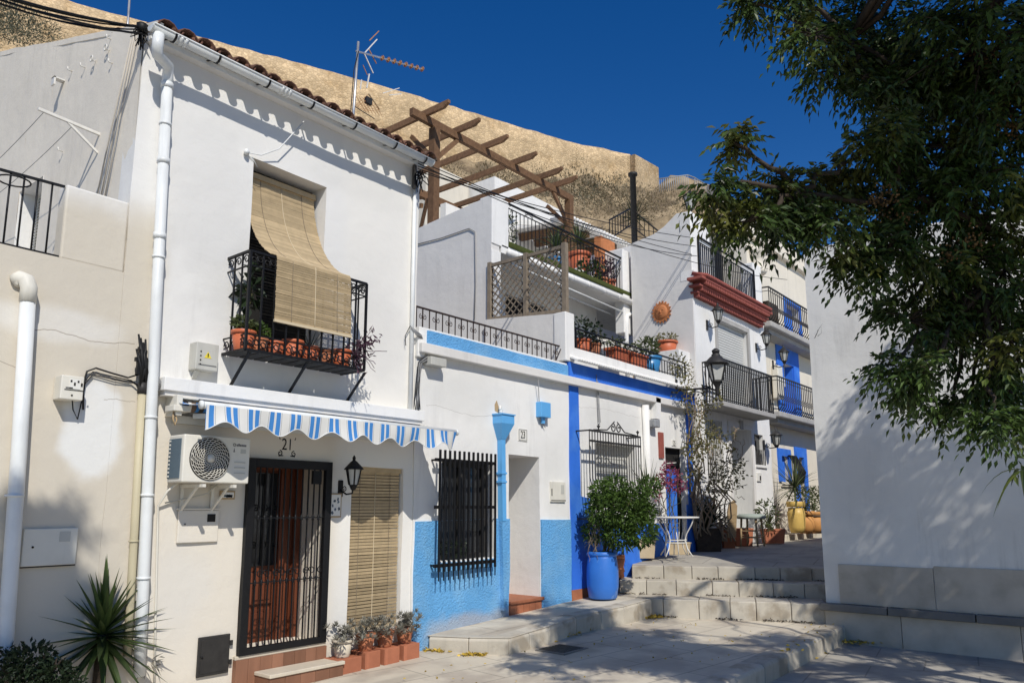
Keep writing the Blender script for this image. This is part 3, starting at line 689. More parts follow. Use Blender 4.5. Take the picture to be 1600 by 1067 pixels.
B().tube([c0, c0-Z*.16, c0-Z*.2+Vector((.02, .04, 0)), P1+Vector((-.03, -.06, .1)), P1, P1-Z*.1], .056, 12).build('swan_neck', m_pvc, dp)
B().tube([P1-Z*.06, P2, P3, P4], .055, 14).build('pipe', m_pvc, dp)
for t in (.0, .32, .63): 
    q = P1.lerp(P2, t) if t < 1 else P2; B().tube([q-Z*.06, q-Z*.12], .063, 12).build('sleeve', m_pvc, dp)
for t in (.2, .75, 1.35, 1.62, 1.9):
    q = P1.lerp(P2, t) if t <= 1 else P2.lerp(P3, t-1); bb = B(); bb.tube([q-Z*.012, q+Z*.012], .064, 12); bb.bar(q+Vector((.06, 0, 0)), q+Vector((.085, .06, 0)), .02, .02); bb.build('clip', m_pvc, dp)
dp2 = B().tube([fy(649, 262, Y0-.04), fy(641, 640, Y0-.04)], .03, 8).build('corner_trim', m_pvc, h21)
# ledge over the ground floor
ly = Y0-.19; z1 = fy(300, 593.3, ly).z; z0 = z1-.135
led = B().box(fy(258, 590, ly).x, XE+.02, ly, Y0+.02, z0, z1).build('ledge', m_white2, h21, bevel=.006)
B().box(fy(262, 590, ly).x, XE, ly+.03, Y0+.01, z0-.05, z0-.001).build('ledge_rail', m_grey_white, led)
# balcony door behind the blind
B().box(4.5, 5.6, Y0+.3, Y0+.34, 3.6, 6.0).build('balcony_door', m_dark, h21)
# ---- balcony (floor grid, railing, brackets)
P = .453; BY = Y0-P; bx0, bx1, bz, bt = 4.29, 5.90, 3.60, 4.69
bal = B().bar((bx0, BY, bz), (bx1, BY, bz), .03).bar((bx0, BY, bz), (bx0, Y0, bz), .03).bar((bx1, BY, bz), (bx1, Y0, bz), .03).build('balcony', m_iron, h21)
for k in range(9): x = bx0+(bx1-bx0)*(k+.5)/9; B().box(x-.075, x+.075, BY+.02, Y0-.02, bz-.008, bz+.008).build('floor_plate', m_irong, bal)
for x in (bx0, bx1):
    B().bar((x, BY, bt), (x, Y0, bt), .028).build('top_rail', m_iron, bal); B().bar((x, BY, bt-.16), (x, Y0, bt-.16), .014).build('rail', m_iron, bal); B().bar((x, BY, bz+.17), (x, Y0, bz+.17), .014).build('rail', m_iron, bal)
for z, w_ in ((bt, .028), (bt-.16, .014), (bz+.17, .014)): B().bar((bx0, BY, z), (bx1, BY, z), w_).build('rail', m_iron, bal)
for k in range(11): x = bx0+(bx1-bx0)*k/10; B().bar((x, BY, bz), (x, BY, bt), .018 if k % 10 else .026).build('baluster', m_iron, bal)
for x in (bx0, bx1):
    for k in (1, 2): y = BY+P*k/3; B().bar((x, y, bz), (x, y, bt), .016).build('baluster', m_iron, bal)
for k in range(10):
    x = bx0+(bx1-bx0)*(k+.5)/10
    for zc in (bz+.085, bt-.08):
        bb = B(); bb.tube(scroll((x-.03, BY, zc), .055, math.pi*.5, -1.2, X_, Z), .007, 5); bb.tube(scroll((x+.04, BY, zc), .055, -math.pi*.5, -1.2, X_, Z), .007, 5); bb.build('scroll', m_iron, bal)
for x in (bx0, bx1):
    for k in range(3):
        bb = B(); bb.tube(scroll((x, BY+P*(k+.5)/3, bt-.08), .055, 0, 1.2, Y_, Z), .007, 5); bb.tube(scroll((x, BY+P*(k+.5)/3, bz+.085), .055, 0, 1.2, Y_, Z), .007, 5); bb.build('scroll', m_iron, bal)
for px0, py0 in ((355, 589), (445, 610), (536, 618)):
    q = fy(px0, py0, Y0-.01); B().bar((q.x, BY+.03, bz-.02), (q.x, Y0-.01, bz-.42), .035, .012).build('bracket', m_iron, bal)
# stay from the eave: old wire with insulator
g = thing('wall_wire', 'thin white wire strung from eave to bracket above the balcony window', 'wire', fy(384, 238))
q = fy(384, 238, Y0-.02); B().lathe((q.x, q.y-.02, q.z-.03), [(.0, 0), (.03, .0), (.034, .03), (.02, .06)], 10).build('insulator', m_pvc, g)
B().tube([q, q+Vector((.18, -.03, .02)), q+Vector((.38, -.08, .16)), fy(475, 190, Y0-.12)], .007, 5).build('wire', m_pvc, g); B().tube([q, q+Vector((.12, .01, -.06)), q+Vector((.17, .02, -.12))], .005, 5).build('tail', m_pvc, g)
# ---- cane blinds
def blind(name, label, path, x0t, x1t, x0b, x1b, pitch, parent=None):
    t = thing(name, label, 'blind', path[-1][0:1] and (0.5*(x0b+x1b), path[-1][0], path[-1][1]), 'cane roller blinds')
    # resample the (y,z) path
    seg = [math.dist(p, q) for p, q in zip(path, path[1:])]; tot = sum(seg); n = int(tot/pitch); pts = []
    for k in range(n+1):
        s = tot*k/n; i = 0
        while i < len(seg)-1 and s > seg[i]: s -= seg[i]; i += 1
        f = min(1, s/seg[i]); pts.append((path[i][0]+(path[i+1][0]-path[i][0])*f, path[i][1]+(path[i+1][1]-path[i][1])*f, k/n))
    sl = B()
    for (ya, za, ta), (yb, zb, tb) in zip(pts, pts[1:]):
        d = Vector((0, yb-ya, zb-za)); c = Vector((0, ya, za))+d*.5; xa = x0t+(x0b-x0t)*ta; xb = x1t+(x1b-x1t)*ta; j = random.uniform(-.004, .004)
        c.x = (xa+xb)/2+j; nrm = Vector((0, -d.z, d.y)).normalized(); tw = random.uniform(-.12, .12); dd = (d.normalized()+nrm*(tw+.25)).normalized()
        sl.obox(c+Z*random.uniform(-.0012, .0012), ((xb-xa)/2, 0, random.uniform(-.002, .002)), dd*(d.length*.43), nrm*.0018)
    stuff(sl.build('slats', m_cane, t, center=False))
    for f in (.2, .5, .8):
        cord = [(x0t+(x1t-x0t)*f+(x0b+(x1b-x0b)*f-x0t-(x1t-x0t)*f)*tt, y-.006, z) for y, z, tt in pts[::3]+pts[-1:]]
        B().tube(cord, .0035 if f != .5 else .006, 4).build('cord', m_canestrip if f == .5 else m_woodg, t, center=False)
    ya, za, _ = pts[0]; B().box(x0t-.01, x1t+.01, ya-.03, ya+.01, za-.005, za+.06).build('head_rail', m_cane, t)
    ya, za, _ = pts[-1]; B().box(x0b-.005, x1b+.005, ya-.012, ya+.012, za-.03, za).build('bottom_rail', m_canestrip, t)
    return t
def bez(a, c, d, e, n=16): return [tuple((1-t)**3*np.array(a)+3*(1-t)**2*t*np.array(c)+3*(1-t)*t*t*np.array(d)+t**3*np.array(e)) for t in np.linspace(0, 1, n)]
RB = BY-.035
blind('cane_blind', 'long cane blind draped from the balcony door over the iron railing', bez((Y0+.2, 5.84), (Y0+.2, 5.3), (Y0-.12, 4.8), (RB, bt+.025))+[(RB-.012, bt-.03), (RB-.005, 4.35), (RB, 3.985)], 4.56, 5.53, 4.60, 5.655, .0265)
blind('cane_blind', 'straight cane blind over the ground floor opening beside the iron gate', [(Y0+.06, 2.40), (Y0+.06, .46)], 6.145, 6.985, 6.145, 6.985, .04)
B().box(6.1, 7.02, Y0+.24, Y0+.27, .4, 2.5).build('window', m_glass, h21)
# ---- door and security gate
dr = B().box(4.62, 5.82, Y0+.56, Y0+.62, .38, 2.5).build('door', m_door, h21)
DY = Y0+.555
for x0, x1, z0, z1 in ((4.66, 4.74, .38, 2.49), (5.46, 5.56, .38, 2.49), (5.68, 5.78, .38, 2.49), (4.74, 5.46, 2.40, 2.49)): B().box(x0, x1, DY-.05, DY, z0, z1).build('door_frame', m_door, dr, bevel=.008)
for x0, x1 in ((4.78, 5.09), (5.12, 5.42)):
    for z0, z1 in ((.46, .78), (.82, 1.2)):
        B().box(x0, x1, DY-.03, DY, z0, z1).build('panel', m_door, dr, bevel=.02); B().box(x0+.05, x1-.05, DY-.045, DY-.03, z0+.05, z1-.05).build('panel', m_door, dr, bevel=.012)
B().box(4.78, 5.43, DY-.012, DY, 1.26, 2.36).build('pane', m_glass, dr)
for k in range(5):
    x = 4.85+.13*k; bb = B(); bb.bar((x, DY-.03, 1.27), (x, DY-.03, 2.35), .012); bb.tube(scroll((x+.03, DY-.03, 1.5), .05, 0, 1.3, X_, Z), .006, 5); bb.tube(scroll((x+.03, DY-.03, 1.95), .05, 0, -1.3, X_, Z), .006, 5); bb.build('grille_bar', m_iron, dr)
gate = B(); GX0, GX1, GZ0, GZ1 = 4.66, 5.79, .385, 2.49; gy = Y0-.03
for p, q in (((GX0+.045, gy, GZ0), (GX0+.045, gy, GZ1)), ((GX1-.045, gy, GZ0), (GX1-.045, gy, GZ1))): gate.bar(p, q, .09, .06)
gate.box(GX0+.09, GX1-.09, gy-.03, gy+.03, GZ1-.1, GZ1); gate.box(GX0+.09, GX1-.09, gy-.03, gy+.03, GZ0, GZ0+.07)
gate = gate.build('security_gate', m_iron, h21, bevel=.004)
knob = B().lathe((0, 0, -.035), [(.007, 0), (.018, .012), (.012, .03), (.018, .05), (.007, .07)], 8).mesh('bar_knot', m_iron)
for k in range(11):
    x = GX0+.16+k*(GX1-GX0-.32)/10; B().bar((x, gy, GZ0+.07), (x, gy, GZ1-.1), .014).build('bar', m_iron, gate)
    for z in (1.13, 1.83): place('bar_knot', knob, gate, (x, gy, z))
for z in (1.13, 1.83): B().bar((GX0+.09, gy, z), (GX1-.09, gy, z), .012).build('cross_rail', m_iron, gate)
for k, s in ((0, 1), (5, 1), (10, -1)):
    x = GX0+.16+k*(GX1-GX0-.32)/10
for k in range(5):
    x = GX0+.22+k*.2; bb = B(); bb.tube(scroll((x, gy, 1.22), .05, 0, 1.2, X_, Z), .006, 5); bb.tube(scroll((x+.08, gy, 1.22), .05, math.pi, -1.2, X_, Z), .006, 5); bb.build('scroll', m_iron, gate)
B().box(GX1-.27, GX1-.15, gy-.02, gy+.02, 2.22, 2.38).build('lock_box', m_iron, gate)
# steps of wood-look tile with stone treads
st = thing('door_steps', 'two brown wood-look tiled steps below the black iron gate', 'steps', (5.25, Y0-.2, 0))
for k in range(8): x = 4.63+k*.1465; B().box(x+.002, x+.1445, Y0-.055-.001*(k % 2), Y0+.02, -.1, .345).build('tile', m_woodtile, st)
B().box(4.63, 5.80, Y0-.04, Y0+.5, .345, .383).build('threshold', m_marble, st, bevel=.006)
for k in range(5): x = 4.86+k*.194; B().box(x+.002, x+.192, Y0-.34, Y0-.06, -.1, .165).build('tile', m_woodtile, st)
B().box(4.85, 5.84, Y0-.36, Y0-.058, .166, .205).build('tread', m_marble, st, bevel=.008)
# ---- awning
AY = Y0-.74; aL = fy(320, 625, AY); aR = fy(710.5, 681, AY); az = (aL.z+aR.z)/2; ax0, ax1 = aL.x, aR.x
aw = thing('awning', 'blue and white striped awning with scalloped valance', 'awning', ((ax0+ax1)/2, Y0, az))
B().tube([(ax0-.02, AY, az), (ax1+.02, AY, az)], .037, 12).build('front_bar', m_pvc, aw)
for x in (ax0-.03, ax1+.03): B().tube([(x-.012, AY, az), (x+.012, AY, az)], .042, 12).build('end_cap', m_pvc, aw)
rz = z0 = 2.99
roll = B().tube([(3.72, Y0-.14, 2.97), (7.2, Y0-.14, 2.97)], .052, 12).build('roller', m_awn, aw)
for k in range(6): x = 3.80+k*.085; B().tube([(x, Y0-.14, 2.97), (x+.05, Y0-.14, 2.97)], .054, 12).build('dark_wrap', mat('dark_canvas_%d' % k, [(.03, .03, .05), (.20, .14, .10), (.07, .06, .05), (.16, .12, .09), (.03, .03, .03), (.03, .03, .05)][k], rough=.9), roll)
b = B(); n = 60; vs = []; fs = []
for i in range(n+1):
    x = ax0+(ax1-ax0)*i/n
    for j in range(7): t = j/6; vs.append((x, Y0-.14+(AY-Y0+.14)*t, 3.01+(az+.03-3.01)*t-.03*math.sin(math.pi*t)))
for i in range(n):
    for j in range(6): a = i*7+j; fs.append((a, a+7, a+8, a+1))
b.add(vs, fs, True).build('canopy', m_awn, aw)
b = B(); n = 220; vs = []; fs = []; LV = .20
for i in range(n+1):
    x = ax0+(ax1-ax0)*i/n; L_ = LV+.045*math.cos(2*math.pi*(x-ax0)/.432+.4)*1
    for j in range(6):
        t = j/5; y = AY-.037-.004+.018*t*math.sin(x*9.)+.03*t*t*math.sin(x*4.1+1)+(.05*t*max(0, (x-ax1+.25)/.25)**2)
        vs.append((x-(.05*t*max(0, (x-ax1+.2)/.2)), y, az-L_*t))
for i in range(n):
    for j in range(5): a = i*6+j; fs.append((a, a+6, a+7, a+1))
val = b.add(vs, fs, True).build('valance', m_awn, aw)
B().tube([(vs[i*6+5]) for i in range(n+1)], .005, 4).build('hem', m_pvc, val, center=False)
for x in (3.95, 6.9): B().bar((x, Y0-.1, 2.88), (x+.35, Y0-.34, 2.9), .035, .05).bar((x+.35, Y0-.34, 2.9), (x+.05, AY+.03, az-.01), .03, .045).build('folding_arm', m_pvc, aw)
mb = B().box(3.70, 3.76, Y0-.24, Y0, 2.86, 3.07); mb.box(3.66, 3.84, Y0-.27, Y0-.08, 2.90, 2.96); mb.box(3.72, 3.95, Y0-.2, Y0-.1, 3.04, 3.055); mb.build('mounting_bracket', m_acw, aw, bevel=.006)
mb = B().box(7.16, 7.22, Y0-.24, Y0, 2.86, 3.05).build('mounting_bracket', m_acw, aw, bevel=.006)
B().tube([(3.69, Y0-.2, 2.9), (3.68, Y0-.22, 2.82), (3.70, Y0-.23, 2.76), (3.72, Y0-.22, 2.82), (3.70, Y0-.2, 2.88)], .008, 6).build('crank_eye', m_rattan, aw)
B().box(3.78, 7.1, Y0-.06, Y0, 2.80, 2.88).build('wall_beam', m_acw, aw)
# ---- air conditioner
ACY = Y0-.42; q0, q1 = fy(289, 676, ACY), fy(388, 757, ACY); acx0, acx1, acz0, acz1 = q0.x, q1.x, q1.z+.01, q0.z-.01
ac = thing('air_conditioner', 'cream air conditioner unit with round fan grille on the wall', 'air conditioner', ((acx0+acx1)/2, Y0-.28, acz0))
AB = Y0-.12
bd = B().box(acx0, acx1, ACY, AB, acz0, acz1).build('casing', m_acw, ac, bevel=.012)
B().box(acx0-.008, acx0-.001, ACY+.05, AB-.015, acz0+.04, acz1-.04).build('side_coil', mat('coil_fins', (.10, .14, .17), rough=.6, var=.3, vs=60, aniso=(1, 8, 1)), ac)
for k in range(10): z = acz0+.05+k*(acz1-acz0-.1)/9.5; B().box(acx0-.014, acx0-.009, AB-.055, AB-.02, z, z+.018).build('louvre', m_acw, ac)
fcx, fcz = acx0+(acx1-acx0)*.385, (acz0+acz1)/2+.005; R_ = (acz1-acz0)*.445
B().tube([(fcx, ACY-.001, fcz), (fcx, ACY-.006, fcz)], R_*1.04, 32).build('fan_well', m_dark, ac)
for rr in [R_*(.2+.1*k) for k in range(9)]: B().tube([(fcx+rr*math.cos(t), ACY-.016, fcz+rr*math.sin(t)) for t in np.linspace(0, 2*math.pi, 29)[:-1]], .0028, 4, closed=True).build('grille_ring', m_acw, ac)
for k in range(22):
    a = 2*math.pi*k/22; B().tube([(fcx+rr*math.cos(a-1.1*(rr/R_)**1.2), ACY-.018, fcz+rr*math.sin(a-1.1*(rr/R_)**1.2)) for rr in np.linspace(R_*.18, R_, 7)], .0033, 4).build('grille_rib', m_acw, ac)
B().tube([(fcx, ACY-.008, fcz), (fcx, ACY-.026, fcz)], R_*.18, 14).build('grille_hub', m_acw, ac)
for k in range(3):
    x0 = acx0+(acx1-acx0)*.76; B().box(x0, acx1-.05, ACY-.006, ACY-.0005, acz0+.1+k*.055, acz0+.112+k*.055).build('panel_groove', m_box, ac)
B().tube([(acx1-.185+.014*math.cos(a), ACY-.003, acz1-.075+.014*math.sin(a)) for a in np.linspace(0, 6.28, 11)[:-1]], .0035, 4, closed=True).build('printed_ring', m_inkg, ac)
for k in range(6): B().box(acx1-.16+.019*k, acx1-.145+.019*k, ACY-.003, ACY-.0005, acz1-.088, acz1-.068+.008*(k == 1)).build('printed_mark', m_inkg, ac)
B().prism([(acx1-.195, ACY-.003, acz1-.15), (acx1-.175, ACY-.003, acz1-.15), (acx1-.185, ACY-.003, acz1-.105)], (0, .002, 0)).build('printed_mark', m_inkg, ac); B().box(acx1-.11, acx1-.05, ACY-.003, ACY-.0005, acz1-.16, acz1-.115).build('printed_label', m_box, ac)
for x in (acx0+.22, acx1-.17): B().bar((x, ACY-.03, acz0-.03), (x, Y0, acz0-.03), .035, .03).bar((x, Y0-.02, acz0-.04), (x, Y0-.02, acz0-.3), .03, .02).bar((x, ACY+.1, acz0-.04), (x, Y0-.01, acz0-.28), .02, .02).build('bracket', m_acw, ac)
B().tube([(acx0+.1, Y0-.16, acz0), (acx0+.02, Y0-.12, acz0-.08), fy(247, 790, Y0-.02), fy(246, 830, Y0-.02), fy(243, 960, Y0-.02), fy(241, 1075, Y0-.02)], .012, 6).build('drain_hose', m_acw, ac)
B().tube([(acx1-.2, Y0-.16, acz0), (acx1-.27, Y0-.1, acz0-.1), (acx1-.4, Y0-.04, acz0-.14), (acx0+.05, Y0-.02, acz0-.2)], .008, 6).build('cable', m_box, ac)
# ---- small wall fittings
def wall_box(name, label, cat, px0, py0, px1, py1, d, m, base=Y0, bev=.008, group=None):
    a, c = fy(px0, py0, base-d), fy(px1, py1, base-d); zz = sorted((a.z, c.z)); t = thing(name, label, cat, ((a.x+c.x)/2, base, zz[0]), group)
    o = B().box(a.x, c.x, base-d, base, *zz).build('casing', m, t, bevel=bev); return t, a.x, c.x, zz[0], zz[1], base-d
t, x0, x1, z0, z1, yy = wall_box('electrical_box', 'cream electrical box with yellow warning triangle beside the balcony', 'box', 308, 533, 340, 581, .15, m_box)
B().prism([(x1-.16, yy-.003, z0+.13), (x1-.08, yy-.003, z0+.13), (x1-.12, yy-.003, z0+.2)], (0, .002, 0)).build('warning_triangle', m_yellow, t)
B().prism([(x1-.125, yy-.0045, z0+.14), (x1-.115, yy-.0045, z0+.14), (x1-.113, yy-.0045, z0+.18), (x1-.127, yy-.0045, z0+.18)], (0, .001, 0)).build('warning_mark', m_ink, t)
for k in range(4): B().tube([(x0+.05, yy-.006, z1-.1-.045*k), (x0+.05, yy, z1-.1-.045*k)], .008, 8).build('screw', m_ink, t)
B().box(x0+.03, x1-.02, yy-.005, yy-.0005, z0+.05, z0+.058).build('seam', m_inkg, t); B().bar((x0+.06, Y0-.08, z0), (x0+.06, Y0-.02, z0-.08), .05, .02).build('cable_entry', m_box, t)
t, x0, x1, z0, z1, yy = wall_box('meter_box', 'small pale meter box with black cable on the beige wall', 'box', 97, 585, 129, 626, .17, m_boxw)
B().box(x0+.07, x1-.03, yy-.004, yy-.0005, z1-.12, z1-.03).build('window', m_tileface, t); B().box(x0+.03, x1-.005, yy-.004, yy-.0005, z0+.085, z0+.092).build('seam', m_ink, t)
for k in range(5): B().box(x0+.075+.03*k, x0+.09+.03*k, yy-.006, yy-.0045, z1-.06-.03*(k % 2), z1-.04-.02*(k % 2)).build('dial_mark', m_ink, t)
B().box(x0+.04, x0+.1, yy-.004, yy-.0005, z0+.1, z0+.112).build('print_line', m_inkg, t); B().tube([((x0+x1)/2, yy-.006, z0+.04), ((x0+x1)/2, yy, z0+.04)], .008, 8).build('lock', m_ink, t)
cb = [fy(129, 620, Y0-.03), fy(121, 655, Y0-.03), fy(114, 640, Y0-.05), fy(113, 626, Y0-.1)]; B().tube(cb, .006, 5).build('cable', m_cable, t)
B().tube([fy(130, 640, Y0-.02), fy(130, 600, Y0-.02), fy(136, 580, Y0-.02), fy(150, 575, Y0-.025), fy(175, 583, Y0-.03), fy(200, 590, Y0-.03), fy(216, 585, Y0-.05)], .009, 6).build('cable', m_cable, t)
for dy in (3, 7): B().tube([fy(131, 612, Y0-.02), fy(133, 592+dy, Y0-.02), fy(145, 578+dy, Y0-.02), fy(180, 586+dy, Y0-.03), fy(205, 593+dy*.4, Y0-.03), fy(219, 605, Y0-.04)], .006, 5).build('cable', m_cable, t)
t, x0, x1, z0, z1, yy = wall_box('utility_cabinet', 'flush white utility cabinet low on the beige wall, left of the yucca', 'cabinet', 38, 826, 118, 881, .03, m_boxw)
B().box(x0+.29, x0+.38, yy-.004, yy-.0005, z1-.12, z1-.03).build('window', m_box, t); B().tube([(x0+.08, yy-.006, z1-.16), (x0+.08, yy, z1-.16)], .01, 8).build('lock', m_ink, t); B().box(x0, x1, yy+.006, yy+.016, z0-.012, z0-.001).build('shadow_gap', m_irong, t)
t, x0, x1, z0, z1, yy = wall_box('utility_cabinet', 'flush cream utility cabinet under the air conditioner with a dark peephole', 'cabinet', 280, 797, 340, 846, .025, m_front)
B().box(x0+.31, x0+.4, yy-.004, yy-.0005, z1-.12, z1-.04).build('window', m_ink, t); B().tube([(x0+.07, yy-.006, z1-.14), (x0+.07, yy, z1-.14)], .009, 8).build('lock', m_inkg, t)
B().box(x0-.02, x1+.02, yy-.006, Y0, z1+.003, z1+.02).build('trim', m_front, t)
t, x0, x1, z0, z1, yy = wall_box('hatch', 'small black metal hatch low on the wall left of the gate', 'hatch', 311, 996, 357, 1050, .025, m_irong)
for z in (z0+.08, z1-.12): B().box(x1, x1+.03, yy-.005, yy+.015, z, z+.05).build('hinge', m_irong, t)
B().box(x0+.03, x1-.03, yy-.006, yy-.0005, z0+.03, z1-.03).build('plate', m_irong, t, bevel=.004); B().tube([(x0+.04, yy-.016, (z0+z1)/2), (x0+.04, yy, (z0+z1)/2)], .012, 8).build('latch', m_iron, t)
# house number 21 with its small flourishes
t = thing('house_number', 'painted black house number 21 above the iron gate', 'house number', fy(449, 700)); q = fy(449, 695, Y0-.004)
place('lettering', text_mesh('21', .19, m_ink, .8), t, q)
for s in (-1, 1):
    bb = B(); bb.tube(scroll((q.x+s*.095, Y0-.004, q.z-.1), .035, math.pi/2, s*1.1, X_, Z), .006, 4); bb.tube([(q.x+s*.11, Y0-.004, q.z-.13), (q.x+s*.05, Y0-.004, q.z-.125)], .006, 4); bb.tube([(q.x+s*.11, Y0-.004, q.z+.09), (q.x+s*.1, Y0-.004, q.z+.06)], .006, 4); bb.build('flourish', m_ink, t)
# ceramic tiles
def ceramic(label, px0, py0, px1, py1):
    t, x0, x1, z0, z1, yy = wall_box('ceramic_tile', label, 'tile', px0, py0, px1, py1, .025, m_rattan, bev=.004); B().box(x0+.018, x1-.018, yy-.004, yy-.0005, z0+.018, z1-.018).build('glazed_face', m_tileface, t)
    for k in range(9):
        cx_, cz_ = random.uniform(x0+.035, x1-.035), random.uniform(z0+.04, z1-.06); B().prism([(cx_+random.uniform(.008, .02)*math.cos(a), yy-.0065, cz_+random.uniform(.008, .026)*math.sin(a)) for a in np.linspace(0, 5.5, 7)], (0, .002, 0)).build('painted_figure', m_paint, t)
ceramic('wood-framed ceramic picture tile under the black wall lantern', 514, 770, 533, 808); ceramic('small ceramic tile half hidden behind the air conditioner bracket', 345, 766, 367, 780)
# ---- wall lanterns (small bracket type)
def lantern(label, wallpt, out=.22, s=1., up=.1, m=None, group='wall lanterns'):
    m = m or m_irong; p = Vector(wallpt); t = thing('wall_lantern', label, 'lantern', p, group)
    B().obox(p+Vector((0, -.012*s, 0)), (.035*s, 0, 0), (0, .012*s, 0), (0, 0, .1*s)).build('wall_plate', m, t, bevel=.01*s)
    c = p+Vector((0, -out*s, up*s)); B().tube([p+Vector((0, -.02*s, -.02*s)), p+Vector((0, -out*.5*s, -.07*s)), p+Vector((0, -out*.95*s, -.06*s)), c-Z*.02*s], .011*s, 6).build('arm', m, t)
    B().tube(scroll(p+Vector((0, -.09*s, -.01*s)), .04*s, 0, 1.2, Y_, Z), .006*s, 5).build('scroll', m, t)
    B().lathe(c, [(.028*s, -.05*s), (.05*s, 0), (.055*s, .01*s)], 6).build('cup', m, t)
    B().lathe(c, [(.052*s, .012*s), (.088*s, .19*s)], 6, cap=False).build('pane', m_lampglass, t)
    bb = B()
    for k in range(6): a = math.pi*2*k/6; bb.bar(c+Vector((.055*math.cos(a), .055*math.sin(a), .01))*s, c+Vector((.092*math.cos(a), .092*math.sin(a), .195))*s, .012*s)
    bb.build('cage', m, t)
    B().lathe(c, [(.122*s, .19*s), (.125*s, .2*s), (.09*s, .235*s), (.04*s, .285*s), (.018*s, .3*s), (.022*s, .33*s), (.006*s, .36*s)], 6).build('roof', m, t)
    return t
lantern('black wall lantern beside the cane blind of number 21', fy(531, 763, Y0), .25, 1.02, .03, m_iron)
# ---- gable fittings
g = thing('clothesline', 'white clothesline bracket with two lines on the beige gable', 'clothesline', (XG, 8.54, 5.9))
r0 = Vector((XG, 8.54, 6.05)); tip = Vector((fx(155, 210, XG).x-.62, 8.54, 6.09)); B().bar(r0, tip, .03, .03).build('arm', m_whiteiron, g); B().bar(r0-Z*.22, r0.lerp(tip, .55), .02, .025).build('brace', m_whiteiron, g)
for f in (.42, .9): p = r0.lerp(tip, f); B().tube(hang(p, p+Vector((.0, 3.6, -.15)), .08), .004, 4).build('line', m_cableg, g)
g2 = [(150, 95, 'ring'), (172, 78, 'ring'), (98, 133, 'plate'), (133, 106, 'hook'), (177, 100, 'hook'), (98, 237, 'hook'), (113, 112, 'hook'), (174, 62, 'hook')]
for k, (px, py, kd) in enumerate(g2):
    p = fx(px, py, XG)
    if kd == 'ring': o = B().tube([p+Vector((-.05, .035*math.cos(a), .035*math.sin(a))) for a in np.linspace(0, 2*math.pi, 13)[:-1]], .008, 5, closed=True).tube([p, p+Vector((-.05, 0, -.03))], .007, 5).build('eye_bolt', m_whiteiron)
    elif kd == 'plate': o = B().box(p.x-.12, p.x, p.y-.06, p.y+.03, p.z+.03, p.z+.045).box(p.x-.12, p.x-.1, p.y-.06, p.y+.03, p.z-.06, p.z+.045).build('angle_bracket', m_whiteiron)
    else: o = B().tube([p, p+Vector((-.05, 0, 0)), p+Vector((-.055, 0, .035))], .008, 5).build('hook', m_whiteiron)
    tag(o, {0: 'white ring bolt nearest the middle of the beige gable', 1: 'upper white ring bolt on the beige gable near the cables', 2: 'small white angle bracket high on the beige gable', 3: 'small hook between angle bracket and ring bolt on gable', 4: 'small white hook right of the ring bolts on the gable', 5: 'small hook below the clothesline bracket on the gable', 6: 'small hook just right of the angle bracket on gable', 7: 'topmost small hook on the beige gable'}[k], 'wall hook', 'fittings on the gable')
# cables sweeping in from the upper left to the corner
g = thing('overhead_cables', 'bundle of black overhead cables reaching the house corner under the roof', 'cables', (XG, Y0-.1, 6.9))
end = fy(222, 45, Y0-.08)
for k in range(6):
    st_ = fd(-60, -26+2.0*k, 6.2+.03*k); B().tube(hang(st_, end+Vector((random.uniform(-.04, .06), 0, random.uniform(-.06, .05))), .04+.012*k), .012 if k < 3 else .008, 5).build('cable', m_cable, g)
bb = B()
for k in range(9): q = end+Vector((random.uniform(-.1, .05), random.uniform(-.03, .03), random.uniform(-.08, .03))); bb.tube([end+Vector((random.uniform(-.05, .05), 0, 0)), q, q+Vector((random.uniform(-.06, .06), 0, -random.uniform(.08, .22))), end+Vector((random.uniform(-.02, .08), .02, random.uniform(-.12, .0)))], .007, 5)
bb.build('loop', m_cable, g)
for k in range(3):
    p = Vector((XG-.035, 7.72+.06*k, 6.9)); q = Vector((XG-.03, 8.2+.12*k, 5.05)); B().tube([p, p.lerp(q, .5)+Vector((0, .02, 0)), q], .009, 5).build('cable', mat('painted_cable_%d' % k, (.5, .46, .4), rough=.7), g)
B().lathe(end-Z*.04, [(.045, 0), (.06, .03), (.06, .08), (.03, .1)], 8).build('clamp', m_cable, g)
# railing of the small terrace on the left
rt = [fy(-30, 257, Y0+.05), fy(101, 292, Y0+.05)]; rbz = 4.285
r = B().bar(rt[0], rt[1], .03, .02).build('terrace_railing', m_iron, h21); B().bar((rt[0].x, Y0+.05, rbz), (2.6, Y0+.05, rbz), .02, .015).build('rail', m_iron, r)
for px in (-12, 14, 36, 58, 81): q = fy(px, 300, Y0+.05); zt = rt[0].z+(rt[1].z-rt[0].z)*(q.x-rt[0].x)/(rt[1].x-rt[0].x); B().tube([(q.x, Y0+.05, rbz), (q.x, Y0+.05, zt)], .009, 6).build('baluster', m_iron, r)
c = fy(22, 283, Y0-.1); B().tube([c+Vector((.13*math.cos(a), .13*math.sin(a), 0)) for a in np.linspace(0, 2*math.pi, 17)[:-1]], .008, 5, closed=True).build('pot_ring', m_iron, r)
# vent pipe
g = thing('vent_pipe', 'thick white vent pipe with elbow cap at the far left', 'pipe', fy(10, 1000, Y0-.1))
a, m_, e = fy(44, 462, Y0-.09), fy(30, 700, Y0-.09), fy(8, 1010, Y0-.09)
B().tube([a, m_, e, e+(e-m_)*.3], .062, 14).build('pipe', m_pvc, g); B().tube([a-Z*.06, a+Z*.07, a+Vector((-.02, .02, .14)), a+Vector((-.05, .06, .16)), a+Vector((-.09, .1, .13))], [.07, .07, .07, .07, .066], 12).build('elbow', m_boxw, g); B().tube([m_-Z*.42, m_-Z*.4], .075, 14).build('clip', m_pvc, g)
